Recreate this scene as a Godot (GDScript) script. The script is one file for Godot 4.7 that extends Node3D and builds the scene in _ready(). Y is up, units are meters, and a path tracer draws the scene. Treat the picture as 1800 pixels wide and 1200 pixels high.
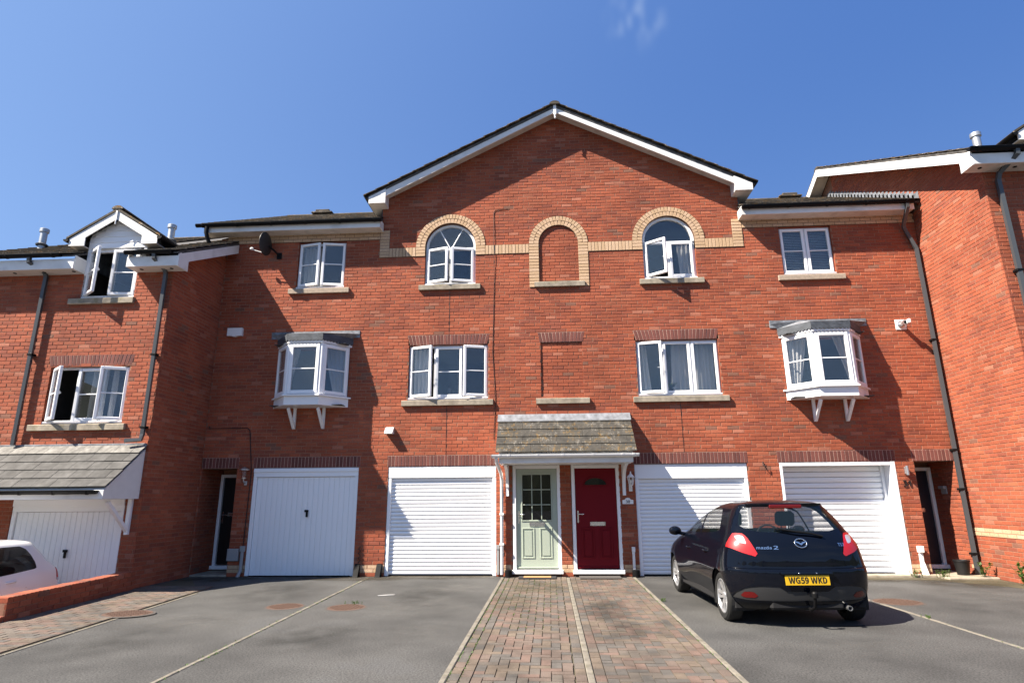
extends Node3D

# ---------------------------------------------------------------- mesh builder
class MB:
	var v := PackedVector3Array()
	var n := PackedVector3Array()
	var uv := PackedVector2Array()
	var col := PackedColorArray()
	var xf := Transform3D.IDENTITY
	func tri(a: Vector3, b: Vector3, c: Vector3) -> void:   # counter-clockwise from outside
		a = xf * a; b = xf * b; c = xf * c
		var m := (b - a).cross(c - a).normalized()
		v.append(a); v.append(c); v.append(b)
		n.append(m); n.append(m); n.append(m)
	func quad(a: Vector3, b: Vector3, c: Vector3, d: Vector3) -> void:
		tri(a, b, c); tri(a, c, d)
	func out(a: Vector3, b: Vector3, c: Vector3, d: Vector3, ctr: Vector3) -> void:
		if (b - a).cross(c - a).dot((a + b + c) / 3.0 - ctr) < 0.0:
			quad(d, c, b, a)
		else:
			quad(a, b, c, d)
	func trin(a: Vector3, b: Vector3, c: Vector3, na: Vector3, nb: Vector3, nc: Vector3) -> void:
		if (b - a).cross(c - a).dot(na + nb + nc) < 0.0:
			var t := b
			b = c; c = t
			t = nb
			nb = nc; nc = t
		v.append(xf * a); v.append(xf * c); v.append(xf * b)
		n.append((xf.basis * na).normalized()); n.append((xf.basis * nc).normalized()); n.append((xf.basis * nb).normalized())
	func quadn(a: Vector3, b: Vector3, c: Vector3, d: Vector3, na: Vector3, nb: Vector3, nc: Vector3, nd: Vector3) -> void:
		trin(a, b, c, na, nb, nc); trin(a, c, d, na, nc, nd)
	func box(x0: float, x1: float, y0: float, y1: float, z0: float, z1: float) -> void:
		var p := []
		for i in 8:
			p.append(Vector3(x1 if i & 1 else x0, y1 if i & 2 else y0, z1 if i & 4 else z0))
		var c: Vector3 = (p[0] + p[7]) * 0.5
		for f in [[0, 1, 3, 2], [4, 5, 7, 6], [0, 1, 5, 4], [2, 3, 7, 6], [0, 2, 6, 4], [1, 3, 7, 5]]:
			out(p[f[0]], p[f[1]], p[f[2]], p[f[3]], c)
	func bev(x0: float, x1: float, y0: float, y1: float, z0: float, z1: float, r: float) -> void:
		var lo := Vector3(x0, y0, z0)
		var hi := Vector3(x1, y1, z1)
		var c := (lo + hi) * 0.5
		var P := func(ax: int, s: Array) -> Vector3:
			var q := Vector3.ZERO
			for k in 3:
				var e: float = r if k != ax else 0.0
				q[k] = (hi[k] - e) if s[k] > 0 else (lo[k] + e)
			return q
		for ax in 3:
			var u := (ax + 1) % 3
			var w := (ax + 2) % 3
			for s in [-1, 1]:
				var q := []
				for t in [[-1, -1], [1, -1], [1, 1], [-1, 1]]:
					var sg := [0, 0, 0]
					sg[ax] = s; sg[u] = t[0]; sg[w] = t[1]
					q.append(P.call(ax, sg))
				out(q[0], q[1], q[2], q[3], c)
			for su in [-1, 1]:
				for sw in [-1, 1]:
					var a := [0, 0, 0]
					var b := [0, 0, 0]
					a[ax] = -1; b[ax] = 1; a[u] = su; b[u] = su; a[w] = sw; b[w] = sw
					out(P.call(u, a), P.call(u, b), P.call(w, b), P.call(w, a), c)
		for i in 8:
			var sg := [1 if i & 1 else -1, 1 if i & 2 else -1, 1 if i & 4 else -1]
			var a: Vector3 = P.call(0, sg)
			var b: Vector3 = P.call(1, sg)
			var d: Vector3 = P.call(2, sg)
			if (b - a).cross(d - a).dot(a - c) < 0.0:
				tri(a, d, b)
			else:
				tri(a, b, d)
	func prism(poly: PackedVector2Array, d0: float, d1: float) -> void:   # local xy outline, along local z
		if Geometry2D.is_polygon_clockwise(poly):
			poly = poly.duplicate()
			poly.reverse()
		var ix := Geometry2D.triangulate_polygon(poly)
		for k in range(0, ix.size(), 3):
			var a := poly[ix[k]]
			var b := poly[ix[k + 1]]
			var c := poly[ix[k + 2]]
			if (b - a).cross(c - a) < 0.0:
				var t := b
				b = c; c = t
			tri(Vector3(a.x, a.y, d1), Vector3(b.x, b.y, d1), Vector3(c.x, c.y, d1))
			tri(Vector3(a.x, a.y, d0), Vector3(c.x, c.y, d0), Vector3(b.x, b.y, d0))
		for k in poly.size():
			var a := poly[k]
			var b := poly[(k + 1) % poly.size()]
			quad(Vector3(a.x, a.y, d0), Vector3(b.x, b.y, d0), Vector3(b.x, b.y, d1), Vector3(a.x, a.y, d1))
	func prism_x(zy: Array, x0: float, x1: float) -> void:   # outline in (z, y), along x
		var keep := xf
		xf = xf * Transform3D(Basis(Vector3(0, 0, -1), Vector3(0, 1, 0), Vector3(1, 0, 0)), Vector3.ZERO)
		var p := PackedVector2Array()
		for q in zy:
			p.append(Vector2(-q[0], q[1]))
		prism(p, x0, x1)
		xf = keep
	func prism_y(xz: Array, y0: float, y1: float) -> void:   # outline in (x, z), along y
		var keep := xf
		xf = xf * Transform3D(Basis(Vector3(1, 0, 0), Vector3(0, 0, -1), Vector3(0, 1, 0)), Vector3.ZERO)
		var p := PackedVector2Array()
		for q in xz:
			p.append(Vector2(q[0], -q[1]))
		prism(p, y0, y1)
		xf = keep
	func tube(pts: Array, r: float, seg := 8, flat := false, caps := true) -> void:
		var rings := []
		var up := Vector3.UP
		for i in pts.size():
			var d: Vector3
			if i == 0: d = pts[1] - pts[0]
			elif i == pts.size() - 1: d = pts[i] - pts[i - 1]
			else: d = (pts[i + 1] - pts[i]).normalized() + (pts[i] - pts[i - 1]).normalized()
			d = d.normalized()
			if i == 0 and absf(d.dot(up)) > 0.9: up = Vector3.BACK
			var s := d.cross(up).normalized()
			var t := s.cross(d).normalized()
			if i > 0: up = t
			var ring := []
			for k in seg:
				var a := TAU * (k + (0.5 if flat else 0.0)) / seg
				ring.append(s * cos(a) + t * sin(a))
			rings.append(ring)
		for i in pts.size() - 1:
			for k in seg:
				var k2 := (k + 1) % seg
				var a: Vector3 = pts[i] + rings[i][k] * r
				var b: Vector3 = pts[i] + rings[i][k2] * r
				var c: Vector3 = pts[i + 1] + rings[i + 1][k2] * r
				var d: Vector3 = pts[i + 1] + rings[i + 1][k] * r
				if flat:
					out(a, b, c, d, (pts[i] + pts[i + 1]) * 0.5)
				else:
					quadn(a, b, c, d, rings[i][k], rings[i][k2], rings[i + 1][k2], rings[i + 1][k])
		if caps:
			for e in [0, pts.size() - 1]:
				for k in range(1, seg - 1):
					tri(pts[e] + rings[e][0] * r, pts[e] + rings[e][k] * r, pts[e] + rings[e][k + 1] * r)
	func lathe(prof: Array, seg := 20) -> void:   # (radius, height) round local y
		for i in prof.size() - 1:
			var p: Vector2 = prof[i]
			var q: Vector2 = prof[i + 1]
			var d := q - p
			var nn := Vector2(d.y, -d.x).normalized()
			for k in seg:
				var a := TAU * k / seg
				var b := TAU * (k + 1) / seg
				var ea := Vector3(cos(a), 0, sin(a))
				var eb := Vector3(cos(b), 0, sin(b))
				var na := ea * nn.x + Vector3.UP * nn.y
				var nb := eb * nn.x + Vector3.UP * nn.y
				var y0 := Vector3.UP * p.y
				var y1 := Vector3.UP * q.y
				quadn(ea * p.x + y0, ea * q.x + y1, eb * q.x + y1, eb * p.x + y0, na, na, nb, nb)
	func ball(c: Vector3, r: Vector3, seg := 14, ring := 8) -> void:
		for i in ring:
			for k in seg:
				var q := []
				for o in [[0, 0], [1, 0], [1, 1], [0, 1]]:
					var th: float = PI * (i + o[0]) / ring
					var ph: float = -TAU * (k + o[1]) / seg
					q.append(Vector3(sin(th) * cos(ph), cos(th), sin(th) * sin(ph)))
				quadn(c + q[0] * r, c + q[3] * r, c + q[2] * r, c + q[1] * r, q[0] / r, q[3] / r, q[2] / r, q[1] / r)
	func mesh(mat: Material) -> ArrayMesh:
		var m := ArrayMesh.new()
		var a := []
		a.resize(Mesh.ARRAY_MAX)
		a[Mesh.ARRAY_VERTEX] = v
		a[Mesh.ARRAY_NORMAL] = n
		if uv.size() == v.size() and uv.size() > 0:
			a[Mesh.ARRAY_TEX_UV] = uv
		if col.size() == v.size() and col.size() > 0:
			a[Mesh.ARRAY_COLOR] = col
		m.add_surface_from_arrays(Mesh.PRIMITIVE_TRIANGLES, a)
		m.surface_set_material(0, mat)
		return m

# ---------------------------------------------------------------- naming and the tree of things
var used := {}
var shift := {}
var rng := RandomNumberGenerator.new()
var M := {}
const EYE := Vector3(-0.327, 1.5205, 12.745)

func numbered(parent: Node, called: String) -> String:
	var key := str(parent.get_instance_id()) + called
	var k: int = used.get(key, 0)
	used[key] = k + 1
	return called if k == 0 else "%s_%03d" % [called, k]

func thing(called: String, label: String, cat: String, at := Vector3.ZERO, group := "", world := false) -> Node3D:
	var o := Node3D.new()
	o.name = numbered(self, called)
	add_child(o, true)
	o.position = at
	o.set_meta("label", label)
	o.set_meta("category", cat)
	if group: o.set_meta("group", group)
	if world: shift[o] = -at      # its parts are given in world coordinates
	return o

func node_of(mesh: Mesh) -> MeshInstance3D:
	var o := MeshInstance3D.new()
	o.mesh = mesh
	return o

func part(parent: Node3D, called: String, mb, mat: Material, label := "", at := Transform3D.IDENTITY) -> MeshInstance3D:
	var o := node_of(mb.mesh(mat) if mb is MB else mb)
	o.name = numbered(parent, called)
	parent.add_child(o, true)
	o.transform = at
	if shift.has(parent): o.position += shift[parent]
	if label: o.set_meta("label", label)
	return o

func single(called: String, mb, mat: Material, label: String, cat: String, at := Vector3.ZERO, group := "") -> MeshInstance3D:
	var o := node_of(mb.mesh(mat) if mb is MB else mb)
	o.name = numbered(self, called)
	add_child(o, true)
	o.position = at
	o.set_meta("label", label)
	o.set_meta("category", cat)
	if group: o.set_meta("group", group)
	return o

func struct(called: String, mb, mat: Material) -> MeshInstance3D:
	var o := node_of(mb.mesh(mat) if mb is MB else mb)
	o.name = numbered(self, called)
	add_child(o, true)
	o.set_meta("kind", "structure")
	return o

# ---------------------------------------------------------------- materials
func lin(r: float, g: float, b: float, a := 1.0) -> Color:
	var c := Color(r, g, b).linear_to_srgb()
	c.a = a
	return c

func mat(called: String, c: Color, rough := 0.7, metal := 0.0) -> StandardMaterial3D:
	var m := StandardMaterial3D.new()
	m.resource_name = called
	if not called in KEEP:
		var l := c.srgb_to_linear() * 0.633
		l.a = c.a
		c = l.linear_to_srgb()
		c.a = l.a
	m.albedo_color = c
	m.roughness = rough
	m.metallic = metal
	M[called] = m
	return m

const KEEP := ["upvc", "fascia", "soffit", "door_white", "white_plastic", "curtain", "curtain_grey", "blind", "chrome", "steel", "galvanised", "alloy", "car_white", "clear_lens", "glass", "dark_glass", "car_glass", "car_glass_dark", "plate_ink", "lead", "lit_bulb"]

func noise(freq: float, sd: int, oct := 4, kind := FastNoiseLite.TYPE_SIMPLEX_SMOOTH) -> FastNoiseLite:
	var f := FastNoiseLite.new()
	f.noise_type = kind
	f.frequency = freq
	f.seed = sd
	f.fractal_octaves = oct
	return f

func field(size: int, freq: float, sd: int, oct := 4, kind := FastNoiseLite.TYPE_SIMPLEX_SMOOTH) -> PackedByteArray:
	var im := noise(freq, sd, oct, kind).get_seamless_image(size, size)
	im.convert(Image.FORMAT_L8)
	return im.get_data()

func tex(size: int, f: Callable) -> ImageTexture:    # f(index) gives a linear colour
	var d := PackedByteArray()
	d.resize(size * size * 3)
	for i in size * size:
		var c: Color = f.call(i)
		c = c.linear_to_srgb()
		d[i * 3] = int(clampf(c.r, 0, 1) * 255.0)
		d[i * 3 + 1] = int(clampf(c.g, 0, 1) * 255.0)
		d[i * 3 + 2] = int(clampf(c.b, 0, 1) * 255.0)
	return ImageTexture.create_from_image(Image.create_from_data(size, size, false, Image.FORMAT_RGB8, d))

func wrap3(m: StandardMaterial3D, t: Texture2D, metres: float) -> StandardMaterial3D:
	m.albedo_texture = t
	m.uv1_triplanar = true
	m.uv1_world_triplanar = true
	m.uv1_scale = Vector3.ONE / metres
	m.uv1_triplanar_sharpness = 8.0
	return m

func over3(m: StandardMaterial3D, t: Texture2D, metres: float) -> StandardMaterial3D:   # a second, coarse layer that multiplies
	m.detail_enabled = true
	m.detail_albedo = t
	m.detail_blend_mode = BaseMaterial3D.BLEND_MODE_MUL
	m.detail_uv_layer = BaseMaterial3D.DETAIL_UV_2
	m.uv2_triplanar = true
	m.uv2_world_triplanar = true
	m.uv2_scale = Vector3.ONE / metres
	m.uv2_triplanar_sharpness = 8.0
	return m

func grey(a: float) -> Color:
	return Color(a, a, a)

func make_materials() -> void:
	var fine := field(512, 0.09, 11, 3)
	var mid := field(512, 0.02, 12, 4)
	var big := field(512, 0.006, 13, 4)
	var cell := field(512, 0.035, 14, 2, FastNoiseLite.TYPE_CELLULAR)
	var wn := PackedByteArray()
	wn.resize(512 * 512)
	for i in wn.size(): wn[i] = rng.randi() & 255
	var b := func(x: int) -> float: return x / 255.0
	# fired clay: fine grit over soft blotches
	var clay := tex(512, func(i): return grey(0.74 + 0.26 * (b.call(fine[i]) - 0.5) + 0.28 * (b.call(mid[i]) - 0.5) + 0.12 * (b.call(wn[i]) - 0.5)))
	# weathering that runs over many bricks
	var weather := tex(512, func(i):
		var g: float = 0.86 + 0.42 * (b.call(big[i]) - 0.5) + 0.16 * (b.call(mid[i]) - 0.5)
		return Color(minf(g + 0.02, 1.0), minf(g, 1.0), minf(g - 0.01, 1.0)))
	var tarmac := tex(512, func(i):
		var g: float = 0.60 + 0.55 * (b.call(wn[i]) - 0.5) + 0.95 * (b.call(fine[i]) - 0.5)
		if wn[i] > 251: g += 0.35
		return Color(g, g * 0.99, g * 0.96))
	var blotch := tex(512, func(i):
		var g: float = 0.80 + 0.55 * (b.call(big[i]) - 0.5) + 0.42 * (b.call(mid[i]) - 0.5)
		return Color(minf(g, 1), minf(g * 0.99, 1), minf(g * 0.97, 1)))
	var stone := tex(512, func(i):
		var g: float = 0.74 + 0.5 * (b.call(big[i]) - 0.5) + 0.3 * (b.call(mid[i]) - 0.5) + 0.18 * (b.call(wn[i]) - 0.5)
		var moss: float = clampf((b.call(big[(i * 1 + 70000) % (512 * 512)]) - 0.62) * 5.0, 0, 0.6) * b.call(fine[i])
		return Color(g, g, g).lerp(Color(0.42, 0.42, 0.16), moss))
	var slate := tex(512, func(i):
		var g: float = 0.62 + 0.5 * (b.call(big[i]) - 0.5) + 0.34 * (b.call(mid[i]) - 0.5) + 0.22 * (b.call(wn[i]) - 0.5)
		return Color(g, g * 0.98, g * 0.93))
	var lichen := tex(512, func(i):
		var g: float = 0.52 + 0.5 * (b.call(big[i]) - 0.5) + 0.34 * (b.call(mid[i]) - 0.5) + 0.2 * (b.call(wn[i]) - 0.5)
		var c := Color(g, g * 0.95, g * 0.84)
		var j: int = (i + 91000) % (512 * 512)
		var k: int = (i + 53311) % (512 * 512)
		c = c.lerp(Color(0.60, 0.54, 0.34), clampf((b.call(big[j]) - 0.52) * 3.0, 0, 0.35))
		var spot: float = b.call(fine[j]) * 0.55 + b.call(mid[j]) * 0.45
		if spot > 0.60 and b.call(big[k]) > 0.47: c = c.lerp(Color(2.6, 2.5, 2.3), clampf((spot - 0.60) * 16.0, 0, 0.8))
		var gold: float = b.call(fine[k]) * 0.45 + b.call(mid[k]) * 0.55
		if gold > 0.61 and b.call(big[j]) > 0.47: c = c.lerp(Color(2.2, 1.25, 0.25), clampf((gold - 0.61) * 16.0, 0, 0.8))
		return Color(c.r * 0.4, c.g * 0.4, c.b * 0.4))
	var lead := tex(512, func(i):
		var g: float = 0.66 + 0.6 * (b.call(big[i]) - 0.5) + 0.4 * (b.call(mid[i]) - 0.5)
		return Color(g, g, g * 1.01))
	var used_white := tex(512, func(i):
		var g: float = 0.97 - 0.22 * clampf((b.call(big[i]) - 0.5) * 2.0, 0, 1) - 0.06 * b.call(mid[i])
		return Color(g, g, g * 0.99))
	# brick tones (one material each, shared by the bricks that are parts)
	var tones := [[0.555, 0.142, 0.064], [0.535, 0.130, 0.057], [0.575, 0.156, 0.073], [0.505, 0.122, 0.055], [0.475, 0.118, 0.058], [0.59, 0.168, 0.083], [0.42, 0.110, 0.060], [0.545, 0.136, 0.062], [0.63, 0.225, 0.135], [0.36, 0.155, 0.100]]
	for k in tones.size():
		TONES.append(Color(tones[k][0], tones[k][1], tones[k][2]))
		over3(wrap3(mat("brick_%d" % k, lin(tones[k][0] * 1.3, tones[k][1] * 1.3, tones[k][2] * 1.3), 0.9), clay, 0.37), weather, 5.3)
	var bm := over3(wrap3(mat("bricks", lin(1.0, 1.0, 1.0), 0.9), clay, 0.37), weather, 5.3)
	bm.vertex_color_use_as_albedo = true
	over3(wrap3(mat("mortar", lin(0.62, 0.33, 0.215), 0.95), clay, 0.3), weather, 4.1)
	for k in 3:
		wrap3(mat("plum_%d" % k, lin(0.29 + 0.05 * (k - 1), 0.092 + 0.016 * (k - 1), 0.072 + 0.012 * (k - 1)), 0.9), clay, 0.37)
		wrap3(mat("buff_%d" % k, lin(1.02 + 0.06 * (k - 1), 0.70 + 0.05 * (k - 1), 0.44 + 0.05 * (k - 1)), 0.9), clay, 0.41)
	wrap3(mat("joint_pink", lin(0.92, 0.60, 0.47), 0.95), clay, 0.3)
	wrap3(mat("joint_dark", lin(0.25, 0.16, 0.11), 0.95), clay, 0.3)
	over3(wrap3(mat("asphalt", lin(0.182, 0.184, 0.186), 0.9), tarmac, 1.15), blotch, 9.7)
	wrap3(mat("concrete", lin(0.62, 0.54, 0.42), 0.9), stone, 1.3)
	wrap3(mat("sill_new", lin(0.74, 0.60, 0.46), 0.9), clay, 0.9)
	wrap3(mat("edging", lin(0.36, 0.325, 0.265), 0.92), stone, 0.8)
	for k in 5:
		var pv: Array = [[0.375, 0.285, 0.240], [0.335, 0.285, 0.245], [0.425, 0.290, 0.240], [0.295, 0.270, 0.250], [0.40, 0.315, 0.245]][k]
		over3(wrap3(mat("paver_%d" % k, lin(pv[0], pv[1], pv[2]), 0.93), tarmac, 0.33), blotch, 3.1)
	wrap3(mat("paver_bed", lin(0.16, 0.14, 0.085), 0.95), clay, 0.5)
	for k in 3: over3(wrap3(mat("slate_%d" % k, lin(0.115 + 0.035 * k, 0.116 + 0.035 * k, 0.121 + 0.036 * k), 0.75), slate, 0.9), blotch, 1.9)
	over3(wrap3(mat("slate_dark", lin(0.22, 0.21, 0.205), 0.75), slate, 0.7), blotch, 2.3)
	over3(wrap3(mat("slate_white", lin(0.47, 0.465, 0.455), 0.75), slate, 0.7), blotch, 1.3)
	wrap3(mat("tile_lichen", lin(0.31, 0.30, 0.285), 0.85), lichen, 1.25)
	wrap3(mat("roof_tile", lin(0.40, 0.35, 0.30), 0.9), lichen, 2.1)
	wrap3(mat("lead", lin(0.27, 0.29, 0.32), 0.6, 0.15), lead, 0.9)
	wrap3(mat("lead_dark", lin(0.13, 0.15, 0.18), 0.6), lead, 0.9)
	mat("upvc", lin(0.80, 0.81, 0.83), 0.35)
	wrap3(mat("fascia", lin(0.76, 0.76, 0.76), 0.45), used_white, 2.3)
	wrap3(mat("soffit", lin(0.62, 0.58, 0.54), 0.6), used_white, 1.7)
	mat("door_white", lin(0.83, 0.84, 0.86), 0.42)
	mat("black_plastic", lin(0.010, 0.010, 0.011), 0.5).metallic_specular = 0.25
	mat("pipe_grey", lin(0.085, 0.095, 0.105), 0.4)
	mat("white_plastic", lin(0.78, 0.78, 0.77), 0.4)
	mat("grey_plastic", lin(0.42, 0.43, 0.44), 0.5)
	mat("sage", lin(0.54, 0.62, 0.51), 0.5)
	mat("red_door", lin(0.23, 0.009, 0.017), 0.6).metallic_specular = 0.25
	mat("navy_door", lin(0.012, 0.016, 0.03), 0.4)
	mat("dark_door", lin(0.008, 0.008, 0.010), 0.4)
	mat("chrome", lin(0.72, 0.72, 0.72), 0.18, 1.0)
	mat("steel", lin(0.55, 0.56, 0.57), 0.35, 0.9)
	mat("galvanised", lin(0.40, 0.42, 0.44), 0.45, 0.7)
	mat("cable", lin(0.012, 0.010, 0.010), 0.6)
	mat("dish_grey", lin(0.035, 0.038, 0.04), 0.5)
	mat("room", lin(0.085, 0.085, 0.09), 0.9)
	mat("curtain", lin(0.72, 0.73, 0.74), 0.9)
	mat("curtain_grey", lin(0.52, 0.53, 0.54), 0.9)
	mat("blind", lin(0.46, 0.48, 0.48), 0.7)
	mat("lit_bulb", lin(0.8, 0.8, 0.75), 0.3)
	var gl := mat("glass", lin(0.02, 0.03, 0.035, 0.10), 0.0)
	gl.transparency = BaseMaterial3D.TRANSPARENCY_ALPHA
	var dg := mat("dark_glass", lin(0.006, 0.007, 0.008, 0.75), 0.0)
	dg.transparency = BaseMaterial3D.TRANSPARENCY_ALPHA
	var cg := mat("car_glass", lin(0.01, 0.016, 0.014, 0.34), 0.0)
	cg.transparency = BaseMaterial3D.TRANSPARENCY_ALPHA
	var cd := mat("car_glass_dark", lin(0.006, 0.008, 0.008, 0.80), 0.0)
	cd.transparency = BaseMaterial3D.TRANSPARENCY_ALPHA
	var pt := mat("car_navy", lin(0.0035, 0.0050, 0.0105), 0.28, 0.0)
	pt.metallic_specular = 0.1
	pt.clearcoat_enabled = true
	pt.clearcoat = 0.6
	pt.clearcoat_roughness = 0.02
	var pw := mat("car_white", lin(0.74, 0.74, 0.75), 0.35)
	pw.clearcoat_enabled = true
	pw.clearcoat = 1.0
	pw.clearcoat_roughness = 0.03
	var rl := mat("red_lens", lin(0.62, 0.008, 0.010), 0.15)
	rl.clearcoat_enabled = true
	rl.clearcoat = 1.0
	var wl := mat("clear_lens", lin(0.60, 0.60, 0.64), 0.06, 0.45)
	wl.clearcoat_enabled = true
	wl.clearcoat = 1.0
	rl.clearcoat = 0.5
	mat("reflector", lin(0.16, 0.006, 0.006), 0.25)
	mat("bumper_grey", lin(0.040, 0.040, 0.042), 0.55)
	mat("car_inside", lin(0.012, 0.012, 0.014), 0.85)
	mat("car_cloth", lin(0.030, 0.030, 0.034), 0.95)
	mat("tyre", lin(0.012, 0.012, 0.012), 0.75)
	mat("alloy", lin(0.55, 0.56, 0.58), 0.3, 0.75)
	mat("plate_yellow", lin(0.82, 0.50, 0.010), 0.4)
	mat("plate_ink", lin(0.006, 0.006, 0.006), 0.5)
	wrap3(mat("rust_cover", lin(0.24, 0.135, 0.095), 0.9), tarmac, 0.4)
	mat("mat_dark", lin(0.030, 0.030, 0.032), 0.95)
	wrap3(mat("mat_coir", lin(0.72, 0.42, 0.17), 0.98), clay, 0.15)
	wrap3(mat("mat_grey", lin(0.14, 0.125, 0.115), 0.98), clay, 0.15)
	mat("paint_mark", lin(0.75, 0.75, 0.73), 0.8)
	var lf := mat("leaf", lin(0.085, 0.155, 0.030), 0.6)
	lf.backlight_enabled = true
	lf.backlight = Color(0.25, 0.32, 0.08)
	lf.cull_mode = BaseMaterial3D.CULL_DISABLED
	wrap3(mat("hill_green", lin(0.055, 0.075, 0.030), 0.95), blotch, 40.0)
	wrap3(mat("verge_soil", lin(0.20, 0.17, 0.10), 0.98), tarmac, 0.6)
	var stn := mat("stain", lin(1, 1, 1), 0.95)
	stn.transparency = BaseMaterial3D.TRANSPARENCY_ALPHA
	stn.vertex_color_use_as_albedo = true
	mat("figure_pink", lin(0.55, 0.22, 0.42), 0.6)
	mat("pot_black", lin(0.010, 0.010, 0.011), 0.5)

var TONES := []

# ---------------------------------------------------------------- brickwork
const CH := 0.075
const JOINT := 0.0105
var BRICK: Array = []      # one mesh per tone, 215 x 65 mm, its face at z = 0
var BRICK_ANY: ArrayMesh
var PLUM: Array = []
var BUFF: Array = []
var patch := FastNoiseLite.new()

func brick_shape(w: float, h: float, d: float, r := 0.004) -> MB:
	var m := MB.new()
	var x := w * 0.5
	var y := h * 0.5
	m.quad(Vector3(-x + r, -y + r, 0), Vector3(x - r, -y + r, 0), Vector3(x - r, y - r, 0), Vector3(-x + r, y - r, 0))
	m.quad(Vector3(-x, -y, -r), Vector3(x, -y, -r), Vector3(x - r, -y + r, 0), Vector3(-x + r, -y + r, 0))
	m.quad(Vector3(x, -y, -r), Vector3(x, y, -r), Vector3(x - r, y - r, 0), Vector3(x - r, -y + r, 0))
	m.quad(Vector3(x, y, -r), Vector3(-x, y, -r), Vector3(-x + r, y - r, 0), Vector3(x - r, y - r, 0))
	m.quad(Vector3(-x, y, -r), Vector3(-x, -y, -r), Vector3(-x + r, -y + r, 0), Vector3(-x + r, y - r, 0))
	m.quad(Vector3(-x, -y, -d), Vector3(x, -y, -d), Vector3(x, -y, -r), Vector3(-x, -y, -r))
	m.quad(Vector3(x, -y, -d), Vector3(x, y, -d), Vector3(x, y, -r), Vector3(x, -y, -r))
	m.quad(Vector3(x, y, -d), Vector3(-x, y, -d), Vector3(-x, y, -r), Vector3(x, y, -r))
	m.quad(Vector3(-x, y, -d), Vector3(-x, -y, -d), Vector3(-x, -y, -r), Vector3(-x, y, -r))
	return m

func make_bricks() -> void:
	for k in TONES.size():
		BRICK.append(brick_shape(0.215, 0.065, 0.03).mesh(M["brick_%d" % k]))
	BRICK_ANY = brick_shape(0.215, 0.065, 0.03).mesh(M["bricks"])
	for k in 3:
		PLUM.append(brick_shape(0.0645, 0.215, 0.03).mesh(M["plum_%d" % k]))
		BUFF.append(brick_shape(0.065, 0.215, 0.05).mesh(M["buff_%d" % k]))
	patch.seed = 5
	patch.frequency = 0.55
	patch.fractal_octaves = 2

func cut(spans: Array, a: float, b: float) -> Array:
	var o := []
	for s in spans:
		if b <= s[0] or a >= s[1]:
			o.append(s)
			continue
		if a > s[0]: o.append([s[0], a])
		if b < s[1]: o.append([b, s[1]])
	return o

# lays courses k0..k1 in a frame (x along the wall, y up, z outwards); at(y0, y1) gives the spans; joints and bricks go into the given lists
func lay(fr: Transform3D, k0: int, k1: int, at: Callable, recs: Array, off := 0.0, y_base := 0.0) -> void:
	for k in range(k0, k1):
		var y := y_base + k * CH
		var spans: Array = at.call(y, y + CH)
		for s in spans:
			if s[1] - s[0] < 0.02: continue
			var ph := off + (0.1125 if (k & 1) else 0.0) + 0.012 * sin(k * 1.7)
			var x := floorf((s[0] - ph) / 0.225) * 0.225 + ph
			while x < s[1]:
				var j := rng.randf_range(-0.004, 0.004)
				var a := maxf(x + JOINT * 0.5 + j, s[0])
				var b := minf(x + 0.225 - JOINT * 0.5 + j, s[1])
				x += 0.225
				if b - a < 0.03: continue
				var c := Vector3((a + b) * 0.5, y + CH * 0.5 + rng.randf_range(-0.0012, 0.0012), rng.randf_range(-0.0022, 0.0022))
				var t := Transform3D(Basis(Vector3((b - a) / 0.215, 0, 0), Vector3(0, 1, rng.randf_range(-0.02, 0.02)), Vector3(0, rng.randf_range(-0.01, 0.01), 1)), c)
				var w: Transform3D = fr * t
				var p := patch.get_noise_3d(w.origin.x * 1.0, w.origin.y * 2.2, w.origin.z)
				var q := rng.randf() + p * 0.35
				var tone: int
				if q < 0.10: tone = 6
				elif q < 0.24: tone = 4
				elif q < 0.38: tone = 3
				elif q < 0.55: tone = 1
				elif q < 0.70: tone = 7
				elif q < 0.88: tone = 0
				elif q < 1.0: tone = 2
				else: tone = 5
				var odd := rng.randf()
				if odd < 0.035: tone = 8
				elif odd > 0.985: tone = 9
				recs.append([w, tone, b - a])

func bed(fr: Transform3D, k0: int, k1: int, at: Callable, mb: MB, lo := -99.0, hi := 99.0, y_base := 0.0) -> void:   # the mortar behind the bricks
	mb.xf = fr
	for k in range(k0, k1):
		var y := y_base + k * CH
		for s in at.call(y, y + CH):
			var a := maxf(s[0], lo)
			var b := minf(s[1], hi)
			if b - a < 0.002: continue
			mb.quad(Vector3(a, y, -0.0055), Vector3(b, y, -0.0055), Vector3(b, y + CH, -0.0055), Vector3(a, y + CH, -0.0055))
	mb.xf = Transform3D.IDENTITY

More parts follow.
